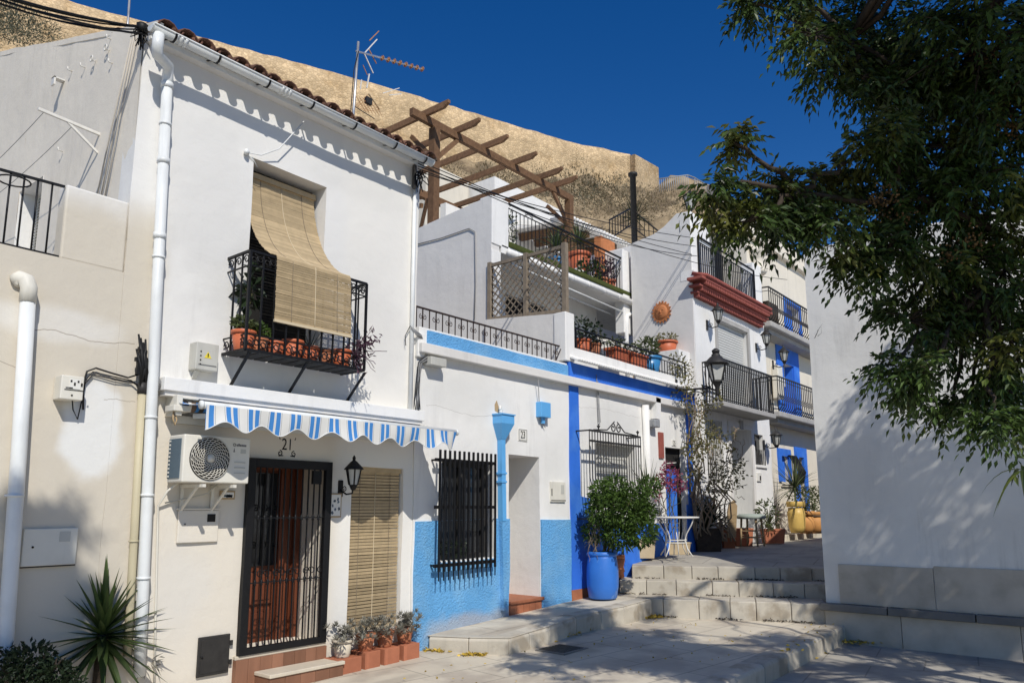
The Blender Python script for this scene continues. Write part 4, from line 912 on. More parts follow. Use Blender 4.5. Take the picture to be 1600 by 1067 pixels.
# conduit with cable splices
g = thing('cable_conduit', 'beige conduit topped by black cable splices beside the downpipe', 'conduit', fy(203, 950, Y0-.06))
ct = fy(222, 612, Y0-.06); cbm = fy(210, 830, Y0-.06); ce = fy(203, 950, Y0-.06)
B().tube([ct, cbm, ce, ce+(ce-cbm)*.6], .038, 10).build('pipe', m_pipebeige, g); B().tube([ct-Z*.02, ct+Z*.09], .046, 10).build('collar', m_irong, g); B().tube([cbm-Z*.1, cbm-Z*.085], .046, 10).build('clip', m_pipebeige, g)
bb = B(); bx = B()
for k in range(7):
    p = ct+Vector((random.uniform(-.03, .03), random.uniform(-.03, .0), .05)); q = fy(213+k*3.6, [545, 522, 528, 535, 530, 560, 555][k], Y0-.09); bb.tube([p, p.lerp(q, .5)+Vector((random.uniform(-.02, .02), -.02, 0)), q], [.011, .017, .009], 6)
    m2 = p.lerp(q, .72); bx.obox(m2, (.022, 0, 0), (0, .02, 0), (0, 0, .02))
    m2 = p.lerp(q, .5); bx.obox(m2, (.018, 0, 0), (0, .018, 0), (.004, 0, .07))
bb.build('splice', m_cable, g); bx.build('connector', m_cable, g)
bb = B()
for k in range(6): bb.tube([ct+Vector((.02, -.03, .12+.03*k)), ct+Vector((.12, -.06, .16-.03*k)), ct+Vector((.2, -.05, .05+.02*k)), (3.72, Y0-.1, 3.12-.012*k)], .008, 5)
bb.build('cable_loop', m_cableg, g)
# ================================================================== house 23
XA, XB = 7.185, 10.87; YB = Y0-.015
h23 = thing('house', 'low white house with sky blue dado and number 23, terrace railing on top', 'house', (9, 9.3, 0))
gw = (7.72, 8.86, 1.2, 2.62); dw = (9.21, 10.02, .42, 2.77)
wall_y(XA, XB, -.3, 4.14, YB, [(*gw, .24), (*dw, .95, 1)], skirt=.3).build('front_wall', m_white2, h23, center=False)
wall_y(XA+.03, 9.20, -.3, 1.765, YB-.025, [(gw[0]-.02, gw[1]+.02, gw[2]-.02, 1.765, .05)], amp=.01, cell=.12, skirt=.03).build('dado', m_blue_lt, h23, center=False)
wall_y(10.03, XB, -.3, 1.75, YB-.025, [], amp=.01, cell=.12, skirt=.03).build('dado', m_blue_lt, h23, center=False)
B().box(XA, XB, YB-.12, YB+.1, 4.08, 4.22).build('ledge', m_grey_white, h23, bevel=.012)
wall_y(XA+.2, XB-.02, 4.22, 4.43, YB-.03, [], amp=.008, cell=.1, skirt=.1).build('parapet_band', m_blue_lt, h23, center=False)
B().box(XA+.05, XB-.02, YB+.0, YB+.25, 4.2, 4.47).build('parapet', m_white2, h23, bevel=.01)
B().box(XA, XB, YB+.25, 13, 4.1, 4.3).build('terrace_floor', m_concrete, h23)
B().box(XA-.02, XA+.12, YB-.05, YB+.28, 4.02, 4.36).build('corner_stub', m_white2, h23, bevel=.012)
# window behind grille
wi = B().box(gw[0]-.02, gw[1]+.02, YB+.22, YB+.26, gw[2]-.02, gw[3]+.02).build('window', m_glass, h23)
for x0, x1, z0, z1 in ((gw[0], gw[0]+.07, gw[2], gw[3]), (gw[1]-.07, gw[1], gw[2], gw[3]), (gw[0]+.07, gw[1]-.07, gw[3]-.08, gw[3]), (gw[0]+.07, gw[1]-.07, gw[2], gw[2]+.07), (8.26, 8.33, gw[2]+.07, gw[3]-.08)): B().box(x0, x1, YB+.16, YB+.22, z0, z1).build('window_frame', m_irong, wi)
GYY = YB-.13; gx0, gx1 = fy(684, 790, GYY).x, fy(771, 790, GYY).x
gr = B().bar((gx0-.06, GYY, 1.95), (gx1+.05, GYY, 1.95), .03, .045).build('window_grille', m_iron, h23)
for z in (1.16, 2.60):
    B().bar((gx0-.06, GYY, z), (gx1+.05, GYY, z), .03, .045).build('rail', m_iron, gr)
    for x in (gx0, gx1): B().bar((x, GYY+.024, z), (x, YB, z), .025).build('wall_tie', m_iron, gr)
bm_ = B().box(-.013, .013, -.013, .013, 0, 1.66).mesh('bar', m_iron); sp = B().box(-.006, .006, -.006, .006, -.12, 0).mesh('spike', m_iron)
for k in range(13):
    x = gx0+(gx1-gx0)*k/12; place('bar', bm_, gr, (x, GYY-.035, 1.08)); place('spike', sp, gr, (x, GYY-.035, 1.08))
# pot plants seen behind the grille sit on the sill
g = thing('sill_plant', 'small dark plants on the sill behind the black window grille', 'plant', ((gx0+gx1)/2, YB+.08, 1.22)); b = B(); clump(b, ((gx0+gx1)/2, YB+.08, 1.36), (.35, .05, .12), 160, .05, .02); b.build('foliage', m_leafd, g)
# doorway step of red tiles
st = thing('door_steps', 'red tiled step in the doorway of number 23', 'steps', (9.6, YB, .2))
for k in range(5): x = 9.22+k*.16; B().box(x+.003, x+.157, YB-.03, YB+.1, .2, .475).build('tile', m_stepred, st)
B().box(9.212, 10.06, YB-.06, YB+.94, .478, .53).build('tread', m_stepred, st, bevel=.012)
# blue hopper and downpipe
g = thing('blue_downpipe', 'sky blue rainwater hopper and downpipe beside the doorway', 'downpipe', fy(790, 940, YB-.06)); q = fy(788, 652, YB-.12); xq = q.x
B().add([(xq-.15, YB-.2, q.z+.03), (xq+.15, YB-.2, q.z+.03), (xq+.15, YB, q.z+.03), (xq-.15, YB, q.z+.03), (xq-.15, YB-.2, q.z-.1), (xq+.15, YB-.2, q.z-.1), (xq+.15, YB, q.z-.1), (xq-.15, YB, q.z-.1), (xq-.05, YB-.11, q.z-.34), (xq+.05, YB-.11, q.z-.34), (xq+.05, YB-.01, q.z-.34), (xq-.05, YB-.01, q.z-.34)],
    [(0,1,2,3), (0,4,5,1), (1,5,6,2), (3,7,4,0), (2,6,7,3), (4,8,9,5), (5,9,10,6), (6,10,11,7), (7,11,8,4), (8,11,10,9)]).build('hopper', m_blue_bl, g)
B().box(xq-.165, xq+.165, YB-.215, YB+.0, q.z+.031, q.z+.05).build('rim', m_blue_bl, g)
B().bar((xq, YB-.06, q.z-.33), (xq+.03, YB-.06, 1.74), .09, .09).build('pipe', m_blue_bl, g); B().bar((xq+.03, YB-.06, 1.74), (xq+.08, YB-.055, .42), .09, .07).build('pipe', m_blue_lt, g)
for z in (2.45, 2.32): B().box(xq-.055, xq+.075, YB-.115, YB, z, z+.03).build('clip', m_blue_bl, g)
o = B().prism([(xq-.1, YB-.008, q.z+.1), (xq-.02, YB-.008, q.z+.08), (xq+.0, YB-.008, q.z+.17), (xq-.05, YB-.008, q.z+.27), (xq-.1, YB-.008, q.z+.2)], (0, .006, 0)).build('broken_plaster', m_rattan, h23)
b = B()
for k in range(5): b.sphere((xq-.02+.03*random.random(), YB-.05, q.z+.08+.02*k), .03, 6, 4)
b.build('rubble', m_tileface, o)
# blue box, number plate, meter door
t, x0, x1, z0, z1, yy = wall_box('junction_box', 'sky blue junction box on the white wall above number 23', 'box', 846, 627, 861, 653, .12, m_blue_bl, YB); B().bar(((x0+x1)/2, YB-.05, z0), ((x0+x1)/2, YB-.05, z0-.1), .06, .04).build('cable_entry', m_blue_bl, t)
B().tube([fy(841, 592, YB-.1), fy(843, 640, YB-.03), fy(848, 663, YB-.03), fy(852, 668, YB-.04), ((x0+x1)/2, YB-.05, z0-.08)], .008, 5).build('cable', m_cableg, t)
t, x0, x1, z0, z1, yy = wall_box('house_number', 'white ceramic plate with number 23 beside the doorway', 'house number', 810, 669, 824, 690, .015, m_tileface, YB, .002)
place('lettering', text_mesh('23', .17, m_ink, .72), t, ((x0+x1)/2, yy-.003, (z0+z1)/2)); bb = B()
for p, q in (((x0+.015, z0+.015), (x1-.015, z0+.015)), ((x1-.015, z0+.015), (x1-.015, z1-.015)), ((x1-.015, z1-.015), (x0+.015, z1-.015)), ((x0+.015, z1-.015), (x0+.015, z0+.015))): bb.bar((p[0], yy-.001, p[1]), (q[0], yy-.001, q[1]), .008, .004, Y_)
bb.build('border', m_inkg, t)
t, x0, x1, z0, z1, yy = wall_box('utility_cabinet', 'small pale meter cabinet on the white wall right of the doorway', 'cabinet', 861, 752, 884, 784, .03, m_boxw, YB, .004)
B().box(x1-.14, x1-.05, yy-.004, yy-.0005, z1-.2, z1-.05).build('window', m_box, t); B().box(x0, x1, yy-.005, yy-.0005, z0+.02, z0+.03).build('seam', m_ink, t); B().box(x0+.01, x0+.03, yy-.004, yy-.0005, z0+.1, z0+.22).build('mark', m_ink, t)
# junction box with cable bundle at the corner
t, x0, x1, z0, z1, yy = wall_box('junction_box', 'grey junction box with loose cables under the blue parapet band', 'box', 674, 556, 698, 574, .16, m_box, YB)
for k in range(7):
    xx = x0-.05-.012*k; B().tube([(x0, YB-.08, z0+.05+.015*k), (xx-.02, YB-.05, z0+.02), (xx-.06+.02*(k % 3), YB-.03, z0-.3-.04*k), (xx-.02+.02*(k % 2), YB-.02, z0-.6-.03*(k % 4))], .007, 5).build('cable', m_cableg if k % 3 else m_cable, t)
g = thing('cable_bundle', 'tied bundle of cables at the end of the terrace parapet', 'cables', fy(645, 520))
for k in range(5): B().tube([fy(641, 509, Y0-.06), fy(650+2*k, 523, Y0-.1), fy(662, 533, Y0-.04)], .006, 5).build('cable', m_cableg, g)
B().tube([fy(641, 509, Y0-.06), fy(633, 525, Y0-.05), fy(634, 540, Y0-.04)], .006, 5).build('cable', m_cable, g)
# terrace railing with scroll balusters
ry = YB+.1; p0, p1 = fy(650, 479, ry), fy(875, 541, ry); zt = (p0.z+p1.z)/2; zb = zt-.53
rl = B().bar((p0.x, ry, zt), (p1.x, ry, zt), .035, .02).bar((p0.x, ry, zb), (p1.x, ry, zb), .03, .016).bar((p0.x, ry, zb), (p0.x, ry, zt), .025).bar((p1.x, ry, 4.4), (p1.x, ry, zt), .03).build('terrace_railing', m_brnirn, h23)
scm = B(); 
for s in (-1, 1):
    for zc, t_ in ((.40, 1), (.13, -1)): scm.tube(scroll((s*.035, 0, zc), .04, math.pi/2*t_, -s*t_*1.15, X_, Z, 10, .7), .006, 4)
scm.bar((0, 0, 0), (0, 0, .53), .014); scm = scm.mesh('scroll_baluster', m_brnirn); plm = B().bar((0, 0, 0), (0, 0, .53), .012).mesh('baluster', m_brnirn)
NB = 13
for k in range(NB):
    x = p0.x+(p1.x-p0.x)*(k+.5)/NB; place('scroll_baluster', scm, rl, (x, ry, zb)); 
    if k: place('baluster', plm, rl, (p0.x+(p1.x-p0.x)*k/NB, ry, zb))
for k in (0.5, 6.5): x = p0.x+(p1.x-p0.x)*k/NB; B().bar((x, ry, 4.4), (x, ry, zb), .02).build('foot', m_brnirn, rl)
B().bar((p1.x-.05, ry-.05, zt-.06), (p1.x-.35, ry-.02, zb-.03), .012).build('stay', m_brnirn, rl)

# ================================================================== house 25 : ground floor, terrace, set-back upper floor
XC, XD = XB, 16.0
h25 = thing('house', 'white house trimmed in deep blue with window cage, two planted terraces and pergola', 'house', (13.5, 9.5, .5))
w25 = (11.75, 13.15, 1.75, 3.12); d25 = (14.42, 15.30, .9, 3.21)
wall_y(XC, XD-.2, -.2, 4.14, YB, [(*w25, .22), (*d25, .12)], skirt=.3).build('front_wall', m_white2, h25, center=False)
wi = B().box(w25[0]-.02, w25[1]+.02, YB+.2, YB+.24, w25[2]-.02, w25[3]+.02).build('window', m_shut, h25)
for k in range(16): z = w25[2]+.04+k*.083; B().box(w25[0], w25[1], YB+.188, YB+.199, z, z+.07).build('slat', m_shut, wi)
# blue corner stripes and dado
def stripe(pts, name='trim_stripe'): B().prism([(x, YB-.02, z) for x, z in pts], (0, .03, 0)).build(name, m_blue_dk, h25)
q = [fy(887, 600, YB), fy(899, 600, YB), fy(907, 764, YB), fy(917, 766, YB), fy(921, 926, YB), fy(895, 930, YB), fy(893, 760, YB)]
stripe([(XC+.02, 4.08), (XC+.30, 4.08), (XC+.33, 2.14), (XC+.62, 2.10), (XC+.66, .2), (XC+.02, .2)])
stripe([(15.42, 4.08), (15.68, 4.08), (15.68, .5), (15.42, .5)])
stripe([(XC+.665, 1.62), (14.41, 1.62), (14.41, .3), (XC+.665, .3)], 'dado'); stripe([(15.31, 2.0), (15.415, 2.0), (15.415, .3), (15.31, .3)], 'dado')
B().box(XC, XC+.55, YB-.035, YB-.021, .2, .56).build('skirting_tile', m_terra, h25)
B().box(XC+.001, XD-.1, YB-.12, YB+.1, 4.08, 4.22).build('ledge', m_grey_white, h25, bevel=.012)
B().box(XC+.001, XD-.15, YB-.035, YB+.2, 4.22, 4.50).build('parapet_band', m_blue_dk, h25)
cp_ = B().add([(XC, YB-.20, 4.505), (XD-.15, YB-.20, 4.505), (XD-.15, YB+.05, 4.62), (XC, YB+.05, 4.62), (XC, YB-.20, 4.53), (XD-.15, YB-.20, 4.53), (XD-.15, YB+.05, 4.66), (XC, YB+.05, 4.66)], [(0,1,2,3), (4,5,6,7), (0,1,5,4), (1,2,6,5), (2,3,7,6), (3,0,4,7)]).build('tile_coping', m_white2, h25)
b = B()
for k in range(62): x = XC+.04+k*(XD-.2-XC)/62; b.tube([(x, YB-.225, 4.515), (x, YB+.04, 4.64)], .032, 6)
stuff(b.build('coping_tiles', m_white2, cp_))
wall_y(XC, XD-.15, 4.64, 4.80, YB+.03, [], skirt=.2).build('parapet', m_white2, h25, center=False)
B().box(XC, XD-.1, YB+.2, 9.6, 4.3, 4.5).build('terrace_floor', m_concrete, h25)
# pillar and party parapet under the trellis
B().box(XC-.12, XC+.16, Y0-.062, Y0+.2, 4.51, 5.40).build('pillar', m_white2, h25, bevel=.015)
B().prism([(XC-.1, Y0+.2, 4.3), (XC-.1, 9.45, 4.3), (XC-.1, 9.45, 5.55), (XC-.1, Y0+.2, 5.40)], (.18, 0, 0)).build('party_parapet', m_grey_white, h25)
# set-back upper floor: left wall seen edge on, narrow front, ceiling of the terrace below
YU = 9.4
B().prism([(XC, YU, 4.3), (XC, 13.5, 4.3), (XC, 13.5, 7.76), (XC, YU, 8.13)], (.25, 0, 0)).build('party_wall', m_grey_white, h25)
B().box(XC+.001, XC+.52, YU-.02, YU+.3, 7.13, 8.14).build('wall_end', m_white2, h25, bevel=.01); B().box(XC+.001, XC+.28, YU-.02, YU+.2, 4.4, 7.0).build('wall_end', m_white2, h25, bevel=.01)
wall_y(XC+.25, 16.1, 4.4, 7.0, YU+.9, [(12.4, 13.9, 4.5, 6.6, .15)], skirt=.2).build('upper_wall', m_white2, h25, center=False)
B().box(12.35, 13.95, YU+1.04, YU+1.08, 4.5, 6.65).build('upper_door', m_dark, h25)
cag = B().box(12.9, 13.95, YU+.8, YU+.82, 4.5, 4.53).build('folding_gate', m_iron, h25)
for k in range(12):
    x = 12.95+k*.085; B().bar((x, YU+.82, 4.5), (x, YU+.82, 6.5), .015).build('bar', m_iron, cag)
    if k < 11:
        for zz in (5.2, 5.7, 6.2): B().bar((x, YU+.82, zz), (x+.085, YU+.82, zz+.25), .01).build('brace', m_whiteiron, cag)
# upper terrace slab with gutter and turf edge
sl_ = B().box(XC+.3, 16.35, YU-.02, 13.4, 7.0, 7.18).build('upper_slab', m_white2, h25, bevel=.01)
B().tube([(11.3, YU-.1, 7.02), (16.5, YU-.1, 7.02)], .075, 10).build('gutter', m_white2, h25)
for k in range(8): x = 11.5+.66*k; B().tube([(x, YU-.1, 7.02), (x+.04, YU-.1, 7.02)], .084, 10).build('gutter_clip', m_white2, h25)
B().box(XC+.53, 16.3, YU-.06, YU+.1, 7.181, 7.30).build('turf_edge', m_grass, h25, bevel=.03)
B().tube([(16.4, YU-.1, 7.0), (16.35, YU-.05, 6.8), (16.0, YU-.05, 6.65), (15.95, YU-.05, 6.3), (15.95, YU-.05, 4.6)], .055, 10).build('drainpipe', m_white2, h25)
for k in range(2): B().tube([(11.4, YU-.02+.35*k, 6.85), (16.0, YU-.02+.35*k, 6.72)], .02, 6).build('awning_rail', m_pvc, h25)
B().box(15.85, 16.2, YU-.05, YU+.2, 6.2, 8.36).build('terrace_pillar', m_white2, h25, bevel=.015)
# upper railing
ux0, ux1, uz0, uz1 = 11.4, 15.9, 7.22, 8.12
ur = B().bar((ux0, YU, uz1), (ux1, YU, uz1), .04, .03).bar((ux0, YU, uz1-.1), (ux1, YU, uz1-.1), .018).bar((ux0, YU, uz0+.08), (ux1, YU, uz0+.08), .018).bar((ux1, YU, uz0), (ux1, YU, uz1), .035).build('upper_railing', m_iron, h25)
blm = B().bar((0, 0, 0), (0, 0, .8), .013).mesh('baluster', m_iron); scm2 = B().tube(scroll((-.1, 0, .05), .045, 0, 1.2, X_, Z, 10), .007, 4).tube(scroll((.1, 0, .05), .045, math.pi, -1.2, X_, Z, 10), .007, 4).tube([(-.14, 0, .02), (0, 0, .07), (.14, 0, .02)], .007, 4).mesh('scroll', m_iron)
for k in range(34): place('baluster', blm, ur, (ux0+(ux1-ux0)*k/34, YU, uz0))
for x in (12.1, 13.4, 14.7): place('scroll', scm2, ur, (x, YU, uz1-.1))
B().bar((15.4, YU, 7.35), (15.88, YU, 8.02), .012).bar((15.5, YU+.01, 7.35), (15.88, YU+.01, 7.9), .012).build('brace', m_iron, ur)
# lower terrace railing
lx0, lx1 = fy(899, 508, YB+.06).x, fy(1070, 571, YB+.06).x; lz1 = (fy(899, 508, YB+.06).z+fy(1070, 571, YB+.06).z)/2; lz0 = 4.79; yr = YB+.06
lr = B().bar((lx0, yr, lz1), (lx1, yr, lz1), .035, .025).bar((lx0, yr, lz1-.09), (lx1, yr, lz1-.09), .014).bar((lx0, yr, lz0+.05), (lx1, yr, lz0+.05), .014).bar((lx1, yr, lz0), (lx1, yr, lz1), .03).bar((lx0, yr, lz0), (lx0, yr, lz1), .03).build('terrace_railing', m_iron, h25)
blm2 = B().bar((0, 0, 0), (0, 0, lz1-lz0-.08), .013).mesh('baluster', m_iron)
for k in range(1, 36): place('baluster', blm2, lr, (lx0+(lx1-lx0)*k/36, yr, lz0))
for x in (12.0, 13.2, 14.4): o = place('scroll', scm2, lr, (x, yr, lz1-.09))
# trellis along the party line
def trellis():
    x = XC-.0; y0, y1 = Y0+.02, 9.42
    t = thing('trellis', 'grey wooden lattice trellis between the two terraces', 'trellis', (x, 8.5, 5.3))
    def zb(y): return 5.42+(y-Y0)*.07
    zt = 6.66
    for y, w_ in ((y0, .09), ((y0+y1)/2, .08), (y1, .08)): B().box(x-.045, x+.045, y-w_/2, y+w_/2, zb(y)-.1, zt+.06).build('post', m_woodg, t)
    for za, ya, zb_, yb in ((zt, y0, zt, y1), (zb(y0)+.03, y0, zb(y1)+.03, y1)): B().bar((x, ya, za), (x, yb, zb_), .05, .06).build('rail', m_woodg, t)
    n = 17; s = (y1-y0)
    for sg in (1, -1):
        for k in range(-9, n):
            # slat line y = c + sg*(z-z0)
            c = y0+k*s/n*1.45 if sg > 0 else y0+(k+9)*s/n*1.45-.2; pts = []
            za, zb2 = zb(y0)+.05, zt
            # clip
            ya, yb = c, c+sg*(zb2-za)
            P = [(ya, za), (yb, zb2)]; 
            if sg < 0: P = P[::-1]
            (u0, v0), (u1, v1) = P
            if u1 < y0 or u0 > y1: continue
            if u0 < y0: v0 += (v1-v0)*(y0-u0)/(u1-u0); u0 = y0
            if u1 > y1: v1 = v0+(v1-v0)*(y1-u0)/(u1-u0); u1 = y1
            if u1-u0 < .04: continue
            B().bar((x+.008*sg, u0, v0), (x+.008*sg, u1, v1), (.011), .024).build('slat', m_woodg, t)
trellis()
# pergola
def pergola():
    YP = 11.3; zt = 10.4; xl, xr = 11.12, 16.35
    t = thing('pergola', 'brown timber pergola with notched rafter ends on the upper terrace', 'pergola', (13.6, YP, 7.2))
    for x in (xl+.0, xr): B().box(x-.09, x+.09, YP-.09, YP+.09, 7.19, zt-.1).build('post', m_wood, t)
    for x in (xl,): B().box(x-.07, x+.07, YP+2.9, YP+3.05, 7.19, zt-.1).build('post', m_wood, t)
    B().bar((10.4, YP, zt), (16.5, YP, zt), .11, .17).build('beam', m_wood, t); B().bar((10.4, YP+3, zt), (16.5, YP+3, zt), .14, .2).build('beam', m_wood, t)
    for px in (707, 753, 796, 842, 881, 903):
        pass
    for k, px in enumerate((703, 751, 795, 840, 880, 903)):
        tipx = fy(px, [184, 212, 232, 252, 272, 291][k], YP-.75)
        x = tipx.x; z = zt+.13
        b = B(); y0, y1 = YP-.75, YP+3.4
        b.prism([(x-.045, y0+.02, z+.07), (x-.045, y1, z+.07), (x-.045, y1, z-.07), (x-.045, y0+.16, z-.07), (x-.045, y0+.1, z-.03), (x-.045, y0+.02, z-.0)], (.075, 0, 0)).build('rafter', m_wood, t)
    b = B()
    for x, s in ((xl, 1), (xr, -1)): B().bar((x, YP, zt-.85), (x+s*.75, YP, zt-.08), .07, .1).build('brace', m_wood, t); B().bar((x, YP, zt-.85), (x, YP+.75, zt-.05), .07, .1).build('brace', m_wood, t)
    for a, c in ((xl, 8.5), (xl, 8.3)): pass
    B().bar((xl+.1, YP+.05, 8.1), (xl+1.2, YP+.4, 7.75), .06, .12).build('low_brace', m_wood, t); B().bar((xl+.0, YP+.2, 8.65), (xl+1.6, YP+2.2, 8.5), .07, .12).build('rail', m_wood, t); B().bar((xl-.05, YP+.3, 8.55), (xl+.3, YP+1.8, 9.0), .06, .1).build('rail', m_wood, t)
    B().bar((13.9, YP+1.6, 9.35), (15.4, YP+.3, 9.45), .05, .14).build('white_lath', m_whiteiron, t)
pergola()
# third level: white wall, lean-to roof with brown rafters, terracotta rail
wall_y(13.6, 24., 7.2, 9.9, 13.35, [(16.2, 17.4, 7.2, 9.3, .2)], skirt=.2).build('top_wall', m_white2, h25, center=False)
lt = B().add([(16.4, 11.35, 9.78), (23.2, 11.35, 9.95), (23.2, 13.5, 10.15), (16.4, 13.5, 9.98), (16.4, 11.35, 9.84), (23.2, 11.35, 10.01), (23.2, 13.5, 10.22), (16.4, 13.5, 10.05)], [(3,2,1,0), (4,5,6,7), (0,1,5,4), (1,2,6,5), (2,3,7,6), (3,0,4,7)]).build('lean_to_roof', m_white2, h25)
for k in range(9): x = 16.7+.75*k; B().prism([(x, 11.45, 9.60+.025*k), (x, 11.45, 9.76+.025*k), (x, 13.4, 9.94+.025*k), (x, 13.4, 9.74+.025*k)], (.14, 0, 0)).build('rafter', m_door if False else m_wood, lt)
b = B()
for k in range(44): x = 16.45+k*.155; b.tube([(x, 11.28, 9.86+.025*(x-16.4)), (x, 12.0, 9.95+.025*(x-16.4))], .055, 6)
stuff(b.build('roof_tiles', m_white2, lt))
B().box(17.0, 17.12, 11.5, 11.62, 7.19, 9.8).build('post', m_wood, h25)
B().box(16.2, 16.9, 10.2, 10.4, 7.19, 9.0).build('screen', m_sunpl, h25)
# ================================================================== far house with oxblood cornice
XF, XH = 16.1, 20.55
h27 = thing('house', 'tall white house with oxblood brick cornice, grey shutter and iron balcony', 'house', (18.6, 9, .9))
Wd = [(17.35, 19.25, 4.4, 6.55, .16), (17.85, 19.15, .95, 3.92, .7, 1), (16.5, 17.4, 2.45, 4.0, .18), (19.4, 20.0, 3.05, 3.85, .12)]
wall_y(XF, XH, .5, 7.0, Y0, Wd, skirt=.3).build('front_wall', m_white2, h27, center=False)
B().prism([(XF-.012, Y0+.014, .5), (XF-.012, 9.25, .5), (XF-.012, 9.25, 8.52), (XF-.012, 8.6, 8.62), (XF-.012, 8.3, 8.75), (XF-.012, 7.95, 9.0), (XF-.012, Y0+.014, 8.98)], (.2, 0, 0)).build('side_wall', m_grey_white, h27)
B().box(XF+.001, 17.15, Y0-.002, Y0+.3, 7.3, 8.99).build('corner_pier', m_white2, h27, bevel=.02)
# cornice tiers with dentils
for i, (z0, z1, pr) in enumerate(((6.92, 6.97, .14), (7.06, 7.11, .24), (7.20, 7.27, .34))):
    c_ = B().box(XF-.08*i-.06, XH-.3+.04*i, Y0-pr, Y0+.05, z0, z1).build('cornice_course', m_redbrk, h27, bevel=.008); b = B()
    for k in range(40): x = XF+.02+k*(XH-XF-.4)/40; b.box(x, x+.06, Y0-pr+.012, Y0-.0, z0-.085, z0-.002)
    stuff(b.build('dentils', m_redbrk, c_))
b = B()
for k in range(44): x = XF+k*(XH-.3-XF)/44; b.tube([(x, Y0-.38, 7.3), (x, Y0-.0, 7.42)], .05, 6)
stuff(b.build('cornice_tiles', m_redbrk, h27)); B().box(XF-.02, XH, Y0-.04, Y0+.3, 7.275, 7.5).build('cornice_top', m_white2, h27)
# roof terrace railing
tx0, tx1, tz0, tz1 = 16.42, 19.9, 7.5, 8.42
tr_ = B().bar((tx0, Y0-.03, tz1), (tx1, Y0-.03, tz1), .045, .03).bar((tx0, Y0-.03, tz1-.13), (tx1, Y0-.03, tz1-.13), .02).bar((tx0, Y0-.03, tz0), (tx1, Y0-.03, tz0), .03).bar((tx0, Y0-.03, tz0), (tx0, Y0-.03, tz1), .04).bar((tx1, Y0-.03, tz0), (tx1, Y0-.03, tz1), .04).build('terrace_railing', m_iron, h27)
blm3 = B().bar((0, 0, 0), (0, 0, .8), .02).mesh('baluster', m_iron)
for k in range(1, 30): place('baluster', blm3, tr_, (tx0+(tx1-tx0)*k/30, Y0-.03, tz0))
B().box(19.95, XH, Y0, Y0+.35, 7.5, 8.7).build('corner_pier', m_white2, h27, bevel=.02)
B().box(XF+.3, XH, Y0+1.6, 12, 7.3, 8.6).build('terrace_wall', m_white2, h27); B().add([(20.2, 8.6, 9.95), (23.5, 8.6, 10.1), (23.5, 10, 10.6), (20.2, 10, 10.4)], [(0,1,2,3)]).build('terrace_roof', m_woodg, h27); B().box(20.3, 20.45, 8.7, 8.85, 7.3, 9.9).build('post', m_irong, h27)
# shuttered balcony door and grey frame
sh = B().box(17.3, 19.3, Y0+.12, Y0+.16, 4.35, 6.58).build('shutter', m_shut, h27)
for k in range(30): z = 4.5+k*.067; B().box(17.37, 19.23, Y0+.10, Y0+.119, z, z+.052).build('slat', m_shut, sh)
for x0, x1, z0, z1 in ((17.22, 17.35, 4.4, 6.67), (19.25, 19.38, 4.4, 6.67), (17.35, 19.25, 6.55, 6.67)): B().box(x0, x1, Y0-.03, Y0+.02, z0, z1).build('window_surround', m_concrete, h27)
# main balcony
ba = B().prism([(16.35, Y0, 4.2), (16.1, Y0-.62, 4.2), (19.38, Y0-.62, 4.2), (19.55, Y0, 4.2)], (0, 0, .12)).build('balcony', m_concrete, h27, bevel=.02)
def rail_poly(parent, pts, z0, z1, n, m, r=.012, bow=0):
    for p, q in zip(pts, pts[1:]):
        p, q = Vector(p), Vector(q)
        for z, w_ in ((z1, .035), (z1-.11, .016), (z0+.06, .016)): B().bar(p+Z*z, q+Z*z, w_).build('rail', m, parent)
        k = max(2, round(n*(q-p).length))
        for i in range(k+1):
            v = p.lerp(q, i/k)
            if bow:
                d = (q-p).cross(Z).normalized(); d = -d if d.y > 0 else d
                B().tube([v+Z*z1, v+Z*(z0+.5), v+d*bow+Z*(z0+.28), v+d*bow*.8+Z*(z0+.14), v+Z*z0], r, 4).build('baluster', m, parent)
            else: B().bar(v+Z*z0, v+Z*z1, r*2).build('baluster', m, parent)
rail_poly(ba, [(16.42, Y0, 0), (16.18, Y0-.58, 0), (19.3, Y0-.58, 0), (19.46, Y0, 0)], 4.32, 5.31, 9, m_irong)
# door, windows
B().box(17.85, 19.15, Y0+.68, Y0+.72, .95, 3.92).build('door', mat('grey_door', (.33, .36, .36), rough=.6), h27)
for x0, x1, z0, z1 in ((17.72, 17.85, .95, 4.05), (19.15, 19.28, .95, 4.05), (17.85, 19.15, 3.92, 4.05)): B().box(x0, x1, Y0-.03, Y0+.02, z0, z1).build('door_surround', m_grey_white, h27)
B().box(18.4, 18.6, Y0-.05, Y0-.031, 3.9, 4.12).build('keystone', m_concrete, h27)
wi = B().box(16.48, 17.42, Y0+.16, Y0+.2, 2.43, 4.02).build('window', m_glass, h27); B().box(16.4, 17.5, Y0-.08, Y0+.03, 2.36, 2.44).build('sill', m_white2, wi)
for k in range(9): x = 16.55+k*.1; B().bar((x, Y0-.02, 2.45), (x, Y0-.02, 4.0), .02).build('bar', m_whiteiron, wi)
wi = B().box(19.38, 20.02, Y0+.1, Y0+.14, 3.03, 3.87).build('window', m_glass, h27); B().box(19.4, 20.15, Y0-.05, Y0+.03, 2.98, 3.04).build('sill', m_white2, wi)
for k in range(6): x = 19.5+k*.11; B().bar((x, Y0-.02, 3.05), (x, Y0-.02, 3.45), .018).build('bar', m_irong, wi)
t, x0, x1, z0, z1, yy = wall_box('utility_cabinet', 'small white meter cabinet on the far house beside its door', 'cabinet', 1184, 738, 1191, 752, .04, m_tileface); B().box(x0+.12, x0+.2, yy-.004, yy-.0005, z1-.2, z1-.08).build('window', m_ink, t)
